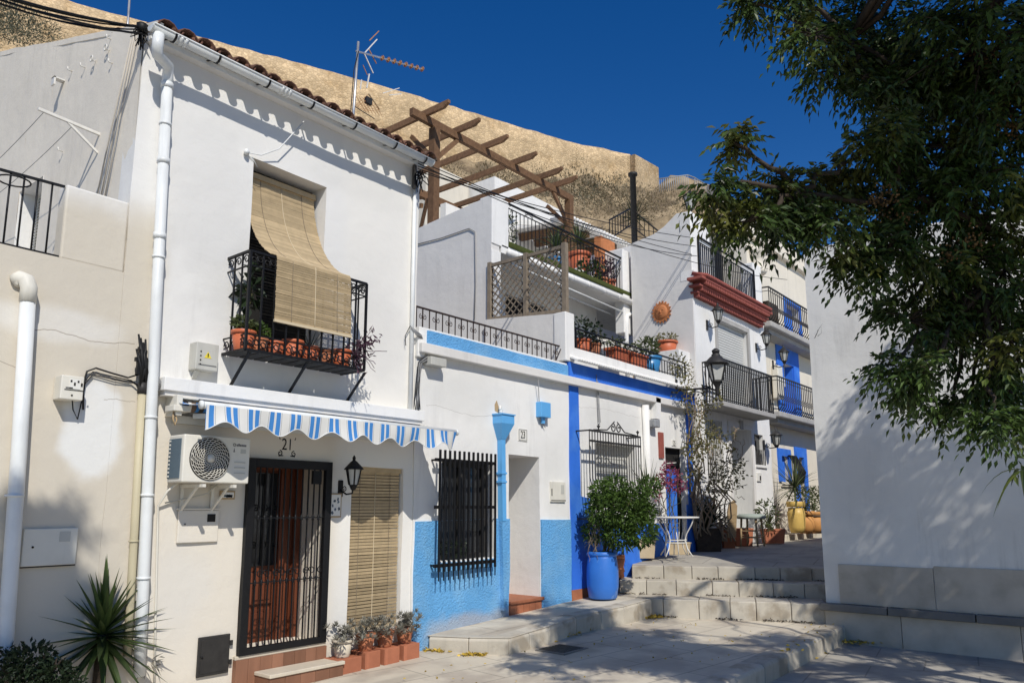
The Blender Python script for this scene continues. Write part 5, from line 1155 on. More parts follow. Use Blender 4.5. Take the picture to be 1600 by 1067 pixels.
# lanterns of the far house
lantern('wall lantern left of the grey shutter on the far house', fy(1104, 508), .24, 1.25, .05); lantern('wall lantern right of the grey shutter on the far house', fy(1181, 543), .24, 1.25, .05)
lantern('lantern hanging at the near corner of the blue house upper door', fy(1207, 570), .26, 1.3, .05); lantern('lantern low on the corner between far house and blue house', fy(1193, 695), .26, 1.35, -.02)
# street lamp on scroll bracket
g = thing('street_lamp', 'large four-sided street lamp on a scrolled bracket beside the far balcony', 'street lamp', fy(1098, 610))
c = fy(1121, 612, Y0-.95); wp = Vector((c.x, Y0, c.z+.12))
B().tube([wp, c+Vector((0, .2, .1)), c+Vector((0, .0, .02)), c], .025, 6).build('arm', m_irong, g); B().tube(scroll(wp+Vector((0, -.35, -.1)), .13, 0, 1.3, Y_, Z), .015, 5).tube(scroll(wp+Vector((0, -.68, -.05)), .1, math.pi, -1.3, Y_, Z), .015, 5).bar(wp-Z*.3, wp+Z*.25, .05, .03).build('scroll_bracket', m_irong, g)
B().lathe(c, [(.04, -.08), (.03, 0), (.05, .1), (.1, .2), (.12, .22)], 8).build('base', m_irong, g)
s4 = [(a, k) for k in (0, 1) for a in (math.pi/4+HEAD, math.pi*3/4+HEAD, math.pi*5/4+HEAD, math.pi*7/4+HEAD)]
P4 = [c+Vector(((.12 if k == 0 else .215)*math.cos(a), (.12 if k == 0 else .215)*math.sin(a), .23 if k == 0 else .58)) for a, k in s4]
for i in range(4): B().add([P4[i], P4[(i+1) % 4], P4[4+(i+1) % 4], P4[4+i]], [(0, 1, 2, 3)]).build('pane', m_lampglass, g)
bb = B()
for i in range(4): bb.bar(P4[i], P4[4+i], .03).bar(P4[4+i], P4[4+(i+1) % 4], .03).bar(P4[i], P4[(i+1) % 4], .03)
bb.build('frame', m_irong, g)
B().lathe(c+Z*.59, [(.27, 0), (.26, .03), (.13, .16), (.1, .18), (.1, .21), (.04, .26), (.03, .28)], 4 if False else 8).build('roof', m_irong, g); B().lathe(c+Z*.84, [(.08, 0), (.09, .05), (.03, .1)], 8).build('finial', m_irong, g)
# lamp on the roof corner
g = thing('roof_lamp', 'small black lamp standing on the roof corner of the far house', 'lamp', (16.5, 7.75, 8.99)); c = Vector((16.45, 7.75, 9.0))
B().lathe(c, [(.05, 0), (.03, .12), (.06, .16)], 8).build('base', m_irong, g); B().lathe(c, [(.08, .17), (.15, .5)], 6, cap=False).build('pane', m_lampglass, g); B().lathe(c, [(.2, .5), (.18, .53), (.05, .62), (.02, .66)], 6).build('roof', m_irong, g)
bb = B()
for k in range(6): a = k*math.pi/3; bb.bar(c+Vector((.085*math.cos(a), .085*math.sin(a), .16)), c+Vector((.155*math.cos(a), .155*math.sin(a), .51)), .018)
bb.build('cage', m_irong, g)
# ================================================================== blue and cream house beyond, set back a little
h29 = thing('house', 'cream house at the end of the row with bright blue doors and curved balconies', 'house', (24, 9, .9))
Y9 = Y0+.4
def hole9(px0, py0, px1, py1, d): a, c = fy(px0, py0, Y9), fy(px1, py1, Y9); return (a.x, c.x, c.z, a.z, d)
Wb = [hole9(1221, 566, 1243, 656, .3), hole9(1219, 712, 1232, 753, .12), hole9(1246, 714, 1260, 818, .3), hole9(1226, 472, 1250, 527, .2)]
wall_y(XH+.005, 29, .5, 10.4, Y9, Wb, skirt=.3).build('front_wall', m_cream, h29, center=False)
B().box(XH+.01, XH+.25, Y9+.05, 11, 7.2, 10.4).build('side_wall', m_cream, h29); B().box(XH-.05, 29, Y9-.15, Y9+.3, 9.75, 9.95).build('cornice', m_cream, h29, bevel=.02); B().lathe((XH+.5, Y9-.1, 8.65), [(.22, 0), (.3, .1), (.2, .2), (.18, .5), (.32, .62), (.36, .75)], 12).build('corner_urn', m_cream, h29)
for (x0, x1, z0, z1, d_), w_ in zip(Wb, (.5, .22, .3, .15)):
    for a, b_, c_, e_ in ((x0-w_, x0, z0, z1+w_), (x1, x1+w_, z0, z1+w_), (x0, x1, z1, z1+w_)): B().box(a, b_, Y9-.05, Y9+.03, c_, e_).build('blue_surround', m_blue_dk, h29)
x0, x1, z0, z1, d_ = Wb[0]; dd = B().box(x0-.02, x1+.02, Y9+.28, Y9+.32, z0-.02, z1+.02).build('balcony_door', m_blue_dk, h29)
B().box(x0+.35, x1-.3, Y9+.25, Y9+.279, z0+.05, z0+(z1-z0)*.62).build('blue_leaf', m_blue_dk, dd); B().box(x0+.03, x1-.03, Y9+.24, Y9+.279, z0+(z1-z0)*.63, z1-.02).build('roller_shutter', m_tileface, dd)
for a_ in (x0+.004, x1-.03): B().box(a_, a_+.026, Y9-.001, Y9+.27, z0, z1).build('blue_reveal', m_blue_dk, dd)
x0, x1, z0, z1, d_ = Wb[1]; B().box(x0-.02, x1+.02, Y9+.08, Y9+.12, z0-.02, z1+.02).build('shutter', m_blue_dk, h29)
gb = B().bar((x0-.1, Y9-.06, z0-.1), (x1+.15, Y9-.06, z0-.1), .03).build('window_cage', m_iron, h29)
for k in range(8): x = x0+.45+k*.09; B().tube([(x, Y9-.06, z1), (x, Y9-.1, z0+.8), (x, Y9-.36, z0+.3), (x, Y9-.28, z0), (x, Y9-.06, z0-.1)], .018, 4).build('bar', m_iron, gb)
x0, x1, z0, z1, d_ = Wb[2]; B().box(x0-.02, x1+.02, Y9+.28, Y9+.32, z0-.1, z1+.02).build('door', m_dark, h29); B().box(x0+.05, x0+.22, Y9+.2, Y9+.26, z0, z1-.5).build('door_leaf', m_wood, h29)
x0, x1, z0, z1, d_ = Wb[3]; B().box(x0-.02, x1+.02, Y9+.22, Y9+.26, z0-.02, z1+.02).build('shutter', m_blue_dk, h29)
for pxl, pyl in ((1217, 650), (1203, 508)):
    q = fy(pxl, pyl, Y9-.6); x0, zf, x1 = q.x, q.z, 26.
    bb_ = B().prism([(x0, Y9, zf), (x0+.12, Y9-.6, zf), (x1, Y9-.6, zf), (x1, Y9, zf)], (0, 0, .16)).build('balcony', m_concrete, h29, bevel=.03); B().prism([(x0+.3, Y9, zf-.13), (x0+.4, Y9-.42, zf-.13), (x1, Y9-.42, zf-.13), (x1, Y9, zf-.13)], (0, 0, .13)).build('soffit', m_concrete, bb_)
    rail_poly(bb_, [(x0+.08, Y9, 0), (x0+.15, Y9-.56, 0), (x1, Y9-.56, 0)], zf+.16, zf+1.15, 6, m_irong, .014, .12)
    if pyl < 600: B().box(x0+.5, x0+1.3, Y9-.4, Y9-.12, zf+.162, zf+.85).build('planter', m_bark, None, 'dark planter box on the upper balcony of the blue house', 'planter')
q = fy(1210, 598, Y9); B().box(q.x-.2, q.x+.2, Y9-.2, Y9, q.z-.5, q.z+.5).build('equipment_box', m_boxw, None, 'pale equipment box on the wall between the two far balconies', 'box', bevel=.03)
B().box(XH+.1, 29, Y9-.5, Y9, .9, 1.2).build('plinth', m_block, h29, bevel=.02)
# ================================================================== big white building on the right
hr = thing('building', 'large white wall of the building on the right with stone panels and dark coping', 'building', (14, 0, -.2))
XW = 12.8
b = B(); xs = np.linspace(3.98, -9, 50); zs = np.linspace(.44, 6.3, 26); vs = [(XW+wob(y*1.3, z, .008), y, z) for y in xs for z in zs]; fs = []
for i in range(len(xs)-1):
    for j in range(len(zs)-1): a = i*len(zs)+j; fs.append((a, a+1, a+len(zs)+1, a+len(zs)))
b.add(vs, fs, True); b.build('front_wall', mat('smooth_white_render', (.755, .74, .695), rough=.85, var=.03, vs=1., bump=.12, bs=70, lump=.12, stain=.3), hr, center=False)
for c_, r_, k_ in (((XW, 2.6, 4.6), (1, .8, .5), .4), ((XW, 3.3, 2.2), (1, .4, .8), .45), ((XW, 1.9, 1.7), (1, .7, .35), .4), ((XW, 3.8, 1.0), (1, .25, .5), .5)): over_blob(MATS['smooth_white_render'], (.63, .61, .57), c_, r_, 1.7, 2.2, .6, k_)
B().box(XW+.02, 14.4, -9, 3.975, -.3, 6.28).build('street_wall', m_white, hr); B().box(14.41, 45, -9, 3.97, -.3, 4.75).build('rear_wing', m_white, hr)
b = B(); y = 3.76; k = 0
for w_ in (1.35, 1.6, 1.6, 1.6, 1.6, 1.6): B().box(XW-.025-.002*(k % 2), XW, y-w_+.005, y-.005, .46, 1.06+.03*k).build('stone_panel', m_panel, hr, bevel=.004); y -= w_; k += 1
y = 4.06
for w_ in (1.0, 1.15, 1.2, 1.2, 1.3, 1.3, 1.3, 1.3, 1.3): B().box(XW-.12, XW+.05, y-w_+.008, y-.008, .34, .455).build('coping_stone', m_slate, hr, bevel=.012); y -= w_
y = 4.0
for w_ in (1.1, 1.5, 1.5, 1.5, 1.5, 1.5, 1.5, 1.5): B().box(XW-.03-.003*(k % 2), XW+.02, y-w_+.004, y-.004, -.25, .335).build('plinth_stone', m_panel, hr, bevel=.004); y -= w_; k += 1
# faint scratch mark on the render
q = [fx(px, py, XW-.004) for px, py in ((1273, 528), (1280, 513), (1286, 505), (1277, 517), (1283, 510), (1284, 520), (1278, 525))]
B().tube(q[:3], .006, 4).tube(q[3:], .005, 4).build('scratch_mark', m_inkg, hr)
# ================================================================== things on roofs and walls
# TV aerial
g = thing('tv_aerial', 'rusty white TV aerial mast above the roof tiles', 'aerial', fy(556, 185, 9.2))
mz = fy(549, 190, 9.2); mt = fy(560, 66, 9.2); k_ = (mt.z-mz.z)/124.0   # metres per pixel at the mast
def ap(px, py, dy=0): q = fy(px, py, 9.2+dy); return q
base = Vector((mz.x, 9.2, 7.3)); B().tube([base, Vector((mt.x, 9.2, mt.z))], .022, 7).build('mast', m_alu, g)
bm0, bm1 = ap(556, 80), ap(661, 109); B().bar(bm0, bm1, .022, .022).build('boom', m_alu, g)
m_rust = mat('rusty_rod', (.42, .20, .08), rough=.8, var=.3, vs=30)
for k in range(8): c = bm0.lerp(bm1, .37+.088*k); bb = B(); bb.bar(c+Vector((0, -.05, 0)), c+Vector((0, .05, 0)), .014); bb.tube([c+Vector((0, .045*math.cos(a), .045*math.sin(a))) for a in np.linspace(0, 2*math.pi, 11)[:-1]], .006, 4, closed=True); bb.box(c.x-.015, c.x+.015, c.y-.015, c.y+.015, c.z-.03, c.z+.03); bb.build('director', m_rust, g)
for p, q, w_, m in ((ap(569, 84), ap(589, 62), .016, m_whiteiron), (ap(569, 84), ap(583, 115), .016, m_whiteiron), (ap(577, 64, .2), ap(592, 49, .2), .014, m_rust), (ap(576, 77, .2), ap(588, 100, .2), .014, m_rust), (ap(573, 138), ap(577, 116), .018, m_whiteiron), (ap(563, 140, .1), ap(565, 125, .1), .014, m_whiteiron), (ap(598, 146), ap(624, 138), .012, m_whiteiron), (ap(608, 149), ap(627, 147), .012, m_whiteiron), (ap(567, 102), ap(574, 118), .01, m_rust)): B().bar(p, q, w_).build('element', m, g)
for k in range(7): B().bar(ap(553+3*k, 168-2*k+k*3), ap(575+3*k, 148+4*k), .006).build('reflector_rod', m_rust, g)
for k in range(6): B().bar(ap(556+5.5*k, 150+1.5*k), ap(572+5*k, 176+1*k), .006).build('reflector_rod', m_rust, g)
B().bar(ap(576, 147), ap(593, 171), .016).build('reflector_frame', m_rattan, g); B().bar(ap(553, 166), ap(585, 186), .01).build('reflector_frame', m_irong, g); B().box(ap(571, 158).x, ap(580, 158).x, 9.17, 9.23, ap(575, 163).z, ap(575, 153).z).build('dipole_box', m_irong, g)
B().tube([ap(560, 80, -.03), ap(553, 110, -.03), ap(550, 150, -.03), ap(548, 175, -.03)], .008, 5).build('cable', m_cable, g)
B().tube([fy(203, -10, 9.5), Vector((fy(203, 20, 9.5).x, 9.5, 7.4))], .015, 6).build('roof_pole', m_alu, None, 'thin metal pole on the roof at the top left corner', 'pole')
# stove pipe, dish, lamp post behind
o = B().lathe(fy(990, 322, 13) , [(.11, -1.5), (.11, 1.15), (.17, 1.16), (.17, 1.25), (.11, 1.26)], 12).build('stove_pipe', m_irong, None, 'tall black stove pipe rising behind the terraces', 'chimney')
g = thing('satellite_dish', 'large pale satellite dish seen from behind, on the roof', 'satellite dish', fy(1112, 330, 14)); c = fy(1112, 316, 14)
b = B(); n = 20; R_ = .75; ax = Vector((.35, -.6, .5)).normalized(); u = ax.cross(Z).normalized(); v = u.cross(ax); vs = [c]; fs = []
for i in range(1, 5):
    for k in range(n): a = 2*math.pi*k/n; r = R_*i/4; vs.append(c+(u*math.cos(a)+v*math.sin(a))*r+ax*(.28*(i/4)**2))
for k in range(n):
    fs.append((0, 1+k, 1+(k+1) % n))
    for i in range(3): fs.append((1+i*n+k, 1+(i+1)*n+k, 1+(i+1)*n+(k+1) % n, 1+i*n+(k+1) % n))
b.add(vs, fs, True).build('bowl', m_dish, g); B().tube([c, c-Z*1.6], .05, 6).build('pole', m_grey, g); B().tube([c-v*.3, c+ax*.8], .02, 5).build('feed_arm', m_grey, g)
g = thing('satellite_dish', 'small dish edge on, on the wall top left of the roof lamp', 'satellite dish', fx(1062, 345, XF)); c = fx(1060, 338, XF+.1)
B().lathe((0, 0, 0), [(.02, 0), (.16, .03), (.26, .08), (.27, .085), (.16, .04)], 14).build('bowl', m_dish, g); g.children[0].rotation_euler = (1.2, .3, .5); B().tube([g.location-Z*.3, g.location], .02, 5).build('pole', m_grey, g)
# far stair railing with plants at the back
g = thing('stair_railing', 'black stair railing behind the lean-to roof', 'railing', fy(990, 360, 14.5)); q0, q1 = fy(952, 344, 14.5), fy(1042, 372, 14.5); q2 = fy(985, 326, 15.5)
for a, c in ((q0, q2), (q2, q1)):
    B().bar(a, c, .05).bar(a-Z*.75, c-Z*.75, .04).build('rail', m_iron, g)
    for k in range(9): v = a.lerp(c, k/8); B().bar(v, v-Z*.75, .025).build('baluster', m_iron, g)
B().box(17.5, 26, 15, 20, 7, fy(960, 372, 15).z).build('building', m_white2, None, 'plain white house block behind the upper terraces', 'building')
B().box(fy(665, 300, 16).x, fy(732, 300, 16).x, 16, 20, 6, fy(700, 268, 16).z).build('building', m_cream, None, 'pale block behind the pergola below the fortress wall', 'building')
# sun plaque
g = thing('sun_plaque', 'terracotta sun face plaque on the white side wall', 'plaque', fx(1034, 488, XF)); c = fx(1034, 488, XF-.02); b = B()
pts = []
for k in range(36): a = 2*math.pi*k/36; r = .21 if k % 2 else .27; pts.append(c+Vector((0, r*math.cos(a), r*math.sin(a)*1.05)))
B().prism(pts, (-.03, 0, 0)).build('rays', m_sunpl, g); B().sphere(c+Vector((-.03, 0, 0)), (.05, .17, .18), 16, 9).build('face', m_sunpl, g)
B().sphere(c+Vector((-.08, 0, 0)), (.03, .02, .045), 6, 5).build('nose', m_sunpl, g); B().sphere(c+Vector((-.07, 0, -.075)), (.02, .05, .013), 8, 5).build('mouth', m_sunpl, g)
for s in (-1, 1): B().sphere(c+Vector((-.07, .065*s, .045)), (.018, .03, .013), 8, 5).build('eye', m_sunpl, g)
# overhead wires across the middle
g = thing('overhead_wires', 'thin black wires sagging across the terraces towards the far house', 'wires', fy(655, 270, Y0-.2))
w0 = fy(653, 268, Y0-.15)
for k, (px, py, d) in enumerate(((1085, 372, 0), (1087, 385, .1), (1200, 420, .2), (1089, 400, .1), (1230, 437, -.2))): B().tube(hang(w0+Z*.04*k, fy(px, py, Y0-.1+d), .12+.05*k), .008, 4).build('wire', m_cable, g)
bb = B()
for k in range(10): q = w0+Vector((random.uniform(-.05, .12), random.uniform(-.1, .05), random.uniform(-.22, .05))); bb.tube([w0, q, q+Vector((random.uniform(-.06, .06), 0, -.1)), w0+Vector((random.uniform(-.05, .1), 0, -.05))], .008, 4)
bb.build('tangle', m_cable, g); B().bar(w0+Vector((-.02, .05, .1)), w0+Vector((-.02, .05, -.25)), .04, .05).build('post_clamp', m_irong, g)
g = thing('wall_cable', 'thin dark cable looping down the grey party wall', 'cable', fx(740, 400, XC)); B().tube([fx(640, 385, XC-.02), fx(690, 372, XC-.02), fx(733, 357, XC-.02), fx(742, 362, XC-.02), fx(743, 440, XC-.02), fx(741, 500, XC-.02)], .012, 5).build('cable', m_cableg, g)
# ================================================================== house 25 front fittings
def cage25():
    y1 = YB-.3; x0, x1 = fy(921, 690, y1).x, fy(1001, 700, y1).x; z1, z0 = 3.28, 1.75
    cg = B().bar((x0, y1, z1), (x1, y1, z1), .025, .035).build('window_cage', m_irong, h25)
    for z in (z1-.18, z0): B().bar((x0, y1, z), (x1, y1, z), .025, .035).build('rail', m_irong, cg)
    for x in (x0, x1):
        for z in (z1, z0): B().bar((x, y1+.02, z), (x, YB, z), .025).build('wall_tie', m_irong, cg)
    bar = B().tube([(0, 0, z1-z0), (0, .0, .7), (0, -.1, .35), (0, -.06, .1), (0, 0, 0)], .011, 4).mesh('bar', m_irong)
    for k in range(21): place('bar', bar, cg, (x0+(x1-x0)*k/20, y1, z0))
    for s in (-1, 1): xm = (x0+x1)/2; B().tube(scroll((xm+s*.1, y1, z1+.1), .09, math.pi/2, s*1.2, X_, Z), .012, 5).tube([(xm+s*.75, y1, z1+.02), (xm+s*.3, y1, z1+.05), (xm+s*.05, y1, z1+.22)], .012, 5).build('crest_scroll', m_irong, cg)
    for x in (x0+.3, x1-.1): B().lathe((x, y1, z1), [(.01, 0), (.012, .06), (.035, .09), (.0, .13)], 8).build('finial', m_irong, cg)
cage25()
B().tube([fy(1008, 633, YB-.06), fy(1012, 740, YB-.06), fy(1014, 800, YB-.06)], .075, 10).build('downpipe', m_white2, None, 'white painted downpipe between window cage and blue door', 'downpipe')
B().bar(fy(1025, 622, YB-.06), fy(1025, 655, YB-.06), .2, .12).build('cable_duct', m_white2, None, 'short white cable duct with dark end under the ledge', 'duct')
g = thing('wall_light', 'small grey wall light hanging below the cable duct', 'lamp', fy(1025, 665, YB)); q = fy(1025, 660, YB-.12); B().box(q.x-.11, q.x+.11, YB-.16, YB-.02, q.z-.1, q.z+.06).build('housing', m_grey, g, bevel=.02); B().tube([q+Vector((-.1, 0, 0)), q+Vector((-.14, 0, -.12)), q+Vector((-.02, 0, -.05))], .01, 5).build('cable', m_cableg, g)
B().box(fy(1030, 680, YB-.03).x, fy(1037, 680, YB-.03).x, YB-.03, YB, fy(1035, 716, YB).z, fy(1035, 676, YB).z).build('name_board', m_redbrk, None, 'narrow faded red board left of the blue door', 'board')
t, x0, x1, z0, z1, yy = wall_box('house_number', 'small tile with number 25 above the blue door', 'house number', 1050, 687, 1057, 697, .015, m_tileface, YB, .002); place('lettering', text_mesh('25', .15, m_inkg, .7), t, ((x0+x1)/2, yy-.003, (z0+z1)/2))
# door of 25: dark opening with half-open blue leaf
B().box(14.4, 15.32, YB+.115, YB+.16, .85, 3.25).build('doorway', m_dark, h25)
lf = B().box(14.44, 15.0, YB+.07, YB+.1, .92, 2.75).build('door_leaf', m_blue_dk, h25)
for k in range(4): x = 14.47+.14*k; B().box(x, x+.1, YB+.055, YB+.069, 1.0, 2.68).build('board', m_blue_dk, lf)
B().bar((14.45, YB+.05, 2.86), (15.0, YB+.05, 2.9), .02).build('rail', m_whiteiron, lf)
for p, q in ((852, 600), ): pass
for k, (px, a, c_) in enumerate(((935, 585, 660), (1003, 0, 0))):
    if a: B().tube([fy(px-3, a, YB-.05), fy(px, c_, YB-.02), fy(px+3, c_, YB-.02), fy(px-1, a+10, YB-.05)], .008, 4).build('hanging_wire', m_cableg, None, 'thin wire loop hanging below the ledge of the blue-trimmed house', 'wire')
# ================================================================== pots and plants
def pot(name, label, loc, r, h, m, group='flower pots', rim=True, cat='pot', prof=None):
    t = thing(name, label, cat, loc, group); loc = Vector(loc)
    prof = prof or [(r*.68, 0), (r*.72, .01), (r*.95, h*.82)]
    B().lathe(loc, prof+[(prof[-1][0]-.015, prof[-1][1]), (prof[-1][0]-.02, prof[-1][1]-.04)], 18).build('body', m, t)
    if rim: B().lathe(loc, [(r*.96, h*.82), (r*1.04, h*.83), (r*1.05, h*.98), (r*1.0, h), (r*.92, h), (r*.9, h*.9)], 18, cap=False).build('rim', m, t)
    B().lathe(loc, [(.001, h*.86), (r*.9, h*.87)], 14, cap=False).build('soil', m_bark, t); return t
def plant(name, label, builder, m, loc, cat='plant', group=None, stems=None, ms=None):
    t = thing(name, label, cat, loc, group); b = B(); builder(b); b.build('foliage', m, t, center=False)
    if stems: sb = B(); stems(sb); sb.build('stems', ms or m_gtwig, t, center=False)
    return t
def spiky(label, loc, L_, n=46, W=.035, m=None, trunk=.0, e0=-.2, name='spiky_plant', cur=.12, group='spiky pot plants'):
    loc = Vector(loc); return plant(name, label, lambda b: blades(b, loc+Z*trunk, n, L_, W, e0, 1.45, cur), m or m_yucca, loc, group=group, stems=(lambda s: s.tube([loc, loc+Z*(trunk+.03)], [.03, .025], 6)) if trunk else None, ms=m_bark)
def bushy(label, loc, rad, n, m, L_=.05, W=.025, hgt=None, name='leafy_plant', up=.3, group='leafy pot plants'):
    loc = Vector(loc); h = hgt or rad[2]
    def st(s):
        for k in range(5): s.tube(wander(loc, loc+Vector((random.uniform(-.6, .6)*rad[0], random.uniform(-.6, .6)*rad[1], h*random.uniform(.8, 1.4))), 5, .1), .008, 4)
    return plant(name, label, lambda b: clump(b, loc+Z*h, rad, n, L_, W, up), m, loc, group=group, stems=st)
# balcony pots of number 21
for k, (px, r, lab, m) in enumerate(((381, .13, 'terracotta pot at the left end of the cane blind balcony', m_terrap), (406, .1, 'small dark terracotta pot second on the cane blind balcony', m_terra), (432, .1, 'terracotta pot third on the cane blind balcony', m_terrap), (458, .13, 'large terracotta pot in the middle of the cane blind balcony', m_terrap), (486, .11, 'rimmed terracotta pot right of the middle on the balcony', m_terrap), (512, .11, 'terracotta pot near the right end of the balcony', m_terra), (535, .13, 'wide terracotta pot at the right end of the balcony', m_terrap))):
    x = fy(px, 530, BY+.17).x; h = r*1.75; pot('flower_pot', lab, (x, BY+.18, bz+.009), r, h, m, 'pots on the iron balcony'); top = Vector((x, BY+.18, bz+h-.02))
    if k == 0: bushy('fleshy green plant in the leftmost balcony pot', top, (.12, .1, .09), 170, m_leafg, .07, .04)
    if k == 1: bushy('small bright green plant second on the balcony', top, (.12, .1, .1), 220, m_leaf2, .045, .03)
    if k in (4,): spiky('dark spiky plant in the rimmed balcony pot', top, .25, 26, .018, m_leafd)
def trail(b):
    for k in range(15):
        p = Vector((5.82+random.uniform(-.1, .08), BY+random.uniform(-.02, .15), bz+.25)); q = p+Vector((random.uniform(-.05, .28), -random.uniform(.0, .25), random.uniform(-.4, .3))); n_ = 14
        t = rng.uniform(.2, 1, (n_, 1)); P = np.array(p)+(np.array(q)-np.array(p))*t; d = rng.normal(size=(n_, 3)); d[:, 2] += .2; leaves(b, P, d, .085, .022, .2)
def trail_st(s):
    for k in range(12): p = Vector((5.82+random.uniform(-.1, .08), BY+random.uniform(-.02, .15), bz+.25)); s.tube(wander(p, p+Vector((random.uniform(-.05, .28), -random.uniform(.0, .25), random.uniform(-.4, .3))), 5, .1), .004, 4)
plant('trailing_plant', 'purple trailing plant spilling over the right end of the balcony', trail, m_purple, (5.82, BY+.05, bz+.2), stems=trail_st, ms=m_purple)
bushy('dark broad-leaved plant in the shade behind the balcony railing', (4.48, BY+.3, bz+.5), (.1, .08, .25), 60, m_leafd, .14, .08)
# succulents on red blocks beside the gate
bx = [(526, 565), (569, 594), (599, 624), (629, 655)]
for k, (pa, pb) in enumerate(bx):
    x0, x1 = fy(pa, 1030, Y0-.3).x, fy(pb, 1030, Y0-.3).x; zt = [.21, .24, .24, .24][k]; yb0 = Y0-.31-.0*k
    t = thing('clay_block', 'hollow red clay block under the succulents, %s' % ('first next to the gate step', 'second from the gate step', 'third from the gate step', 'nearest the blue dado')[k], 'block', ((x0+x1)/2, yb0+.13, 0), 'clay blocks by the door'); B().box(x0+.004, x1-.004, yb0, yb0+.27, -.03+.0, zt).build('body', m_brick, t, bevel=.008)
    for j in range(2): B().box(x0+.003, x0+.03+.03*j, yb0-.004+.002*j, yb0+.001, -.02, zt-.004).build('ridge', m_brick, t)
    c = Vector(((x0+x1)/2, yb0+.14, zt)); pot('flower_pot', 'clay pot with grey succulents, %s on the clay blocks' % ('cream one leftmost', 'second', 'third', 'rightmost')[k], c, .115, .2, [m_marble, m_terra, m_terra, m_terra][k], 'pots on clay blocks', True)
    def su(b, c=c):
        for j in range(30):
            p = c+Vector((random.uniform(-.2, .18), random.uniform(-.22, .1), random.uniform(.12, .36))); blades(b, p, 16, .06, .026, -.1, 1.4, .0, 2)
    plant('succulent', 'grey rosette succulents in the %s clay pot' % ('leftmost cream', 'second', 'third', 'rightmost')[k], su, m_succ, c+Z*.15, group='grey succulents')
# yucca and dark bush at bottom left
yc = fd(160, 1000, 7.0); zt = yc.z
t = thing('yucca', 'large spiky yucca in front of the beige wall', 'plant', (yc.x, yc.y, -.05)); b = B(); blades(b, yc-Z*.02, 105, .64, .085, -.95, 1.5, .06, 4, .12); b.build('blades', m_yucca, t, center=False); B().tube([(yc.x, yc.y, -.1), yc+Z*.05], [.07, .05], 8).build('trunk', m_bark, t)
b = B()
for px, py, r in ((10, 1050, .22), (50, 1030, .17), (85, 1055, .15), (30, 1075, .25), (95, 1080, .2), (-20, 1040, .25)): clump(b, fd(px, py, 6.2), (r, r, r*.8), 420, .05, .028)
g = thing('bush', 'dark leafy bush in the bottom left corner', 'bush', fz(30, 1090, 0)); b.build('foliage', m_leafd, g, center=False); sb = B()
for k in range(9): p = fd(40, 1100, 6.2); sb.tube(wander(p, fd(random.uniform(0, 100), random.uniform(1010, 1060), 6.2), 5, .1), .008, 4)
sb.build('stems', m_bark, g, center=False)
bushy('small spiky weed at the foot of the white downpipe', fd(225, 1050, 7.4), (.18, .15, .1), 90, m_succ, .12, .015)
# blue barrel with shrub
bc = fy(942, 926, 7.2); bc.z = .42; t = thing('barrel', 'large scuffed blue plastic barrel at the house corner', 'barrel', bc); hh = .78; rr = .27
B().lathe(bc, [(rr*.82, 0), (rr*.9, .02), (rr*1.0, .2), (rr*1.02, .35), (rr*1.0, .52), (rr*.92, .68), (rr*.9, .70)], 28).build('body', m_barrel, t); B().lathe(bc, [(rr*.9, .70), (rr*.96, .715), (rr*.97, .75), (rr*.9, .78), (rr*.84, .78), (rr*.82, .7)], 28, cap=False).build('rim', m_barrel, t); B().lathe(bc, [(.001, .72), (rr*.84, .722)], 16, cap=False).build('soil', m_bark, t)
def shrub(b):
    for px, py, r, n in ((975, 800, .42, 1000), (945, 795, .33, 700), (1000, 830, .3, 600), (970, 835, .3, 700), (990, 780, .3, 500), (940, 770, .22, 320), (960, 760, .22, 320), (930, 830, .22, 300), (1005, 800, .22, 350), (1015, 760, .2, 180)): clump(b, fd(px, py, 13.0+random.uniform(-.3, .2)), (r, r, r*.9), n, .085, .04, .2, .15)
def shrub_st(s):
    for k in range(12): p = bc+Vector((random.uniform(-.1, .1), random.uniform(-.1, .1), .7)); s.tube(wander(p, fd(random.uniform(935, 1005), random.uniform(765, 850), 13), 5, .1), .012, 5)
plant('shrub', 'large glossy green shrub growing over the blue barrel', shrub, m_leaf2, bc+Z*.7, 'shrub', stems=shrub_st)
b = B(); 
for k in range(30): p = fd(random.uniform(920, 936), random.uniform(815, 850), 12.9); b.tube(wander(p, p+Vector((random.uniform(-.15, .15), random.uniform(-.1, .1), -random.uniform(.05, .35))), 4, .15), .004, 4)
b.build('dry_twigs', m_twig, None, 'tangle of dry twigs over the left edge of the blue barrel', 'twigs', center=False)
# planters on the upper pavement level
def planter(label, px0, px1, pyb, h, dep, z, m, group='rectangular planters'):
    a, c = fz(px0, pyb, z), fz(px1, pyb, z); d = (c-a); d.z = 0; L_ = d.length; d.normalize(); nr = Vector((-d.y, d.x, 0)); nr = -nr if nr.dot(FWD) < 0 else nr
    t = thing('planter', label, 'planter', (a+c)/2, group); P0 = [a, c, c+nr*dep, a+nr*dep]; ctr = sum(P0, Vector())/4
    lo = [ctr+(p-ctr)*.88 for p in P0]; hi = [p+Z*(h*.86) for p in P0]
    B().add(lo+hi, [(0,1,2,3), (4,5,6,7), (0,1,5,4), (1,2,6,5), (2,3,7,6), (3,0,4,7)]).build('body', m, t); r0 = [ctr+(p-ctr)*1.05+Z*(h*.861) for p in P0]; r1 = [p+Z*h*.139 for p in r0]
    B().add(r0+r1, [(0,1,2,3), (4,5,6,7), (0,1,5,4), (1,2,6,5), (2,3,7,6), (3,0,4,7)]).build('rim', m, t); return ctr+Z*h
m_sandpl = mat('sand_coloured_planter', (.50, .40, .26), rough=.75, var=.1, vs=6)
c1 = planter('sand coloured trough behind the white table legs', 985, 1025, 872, .36, .35, .97, m_sandpl)
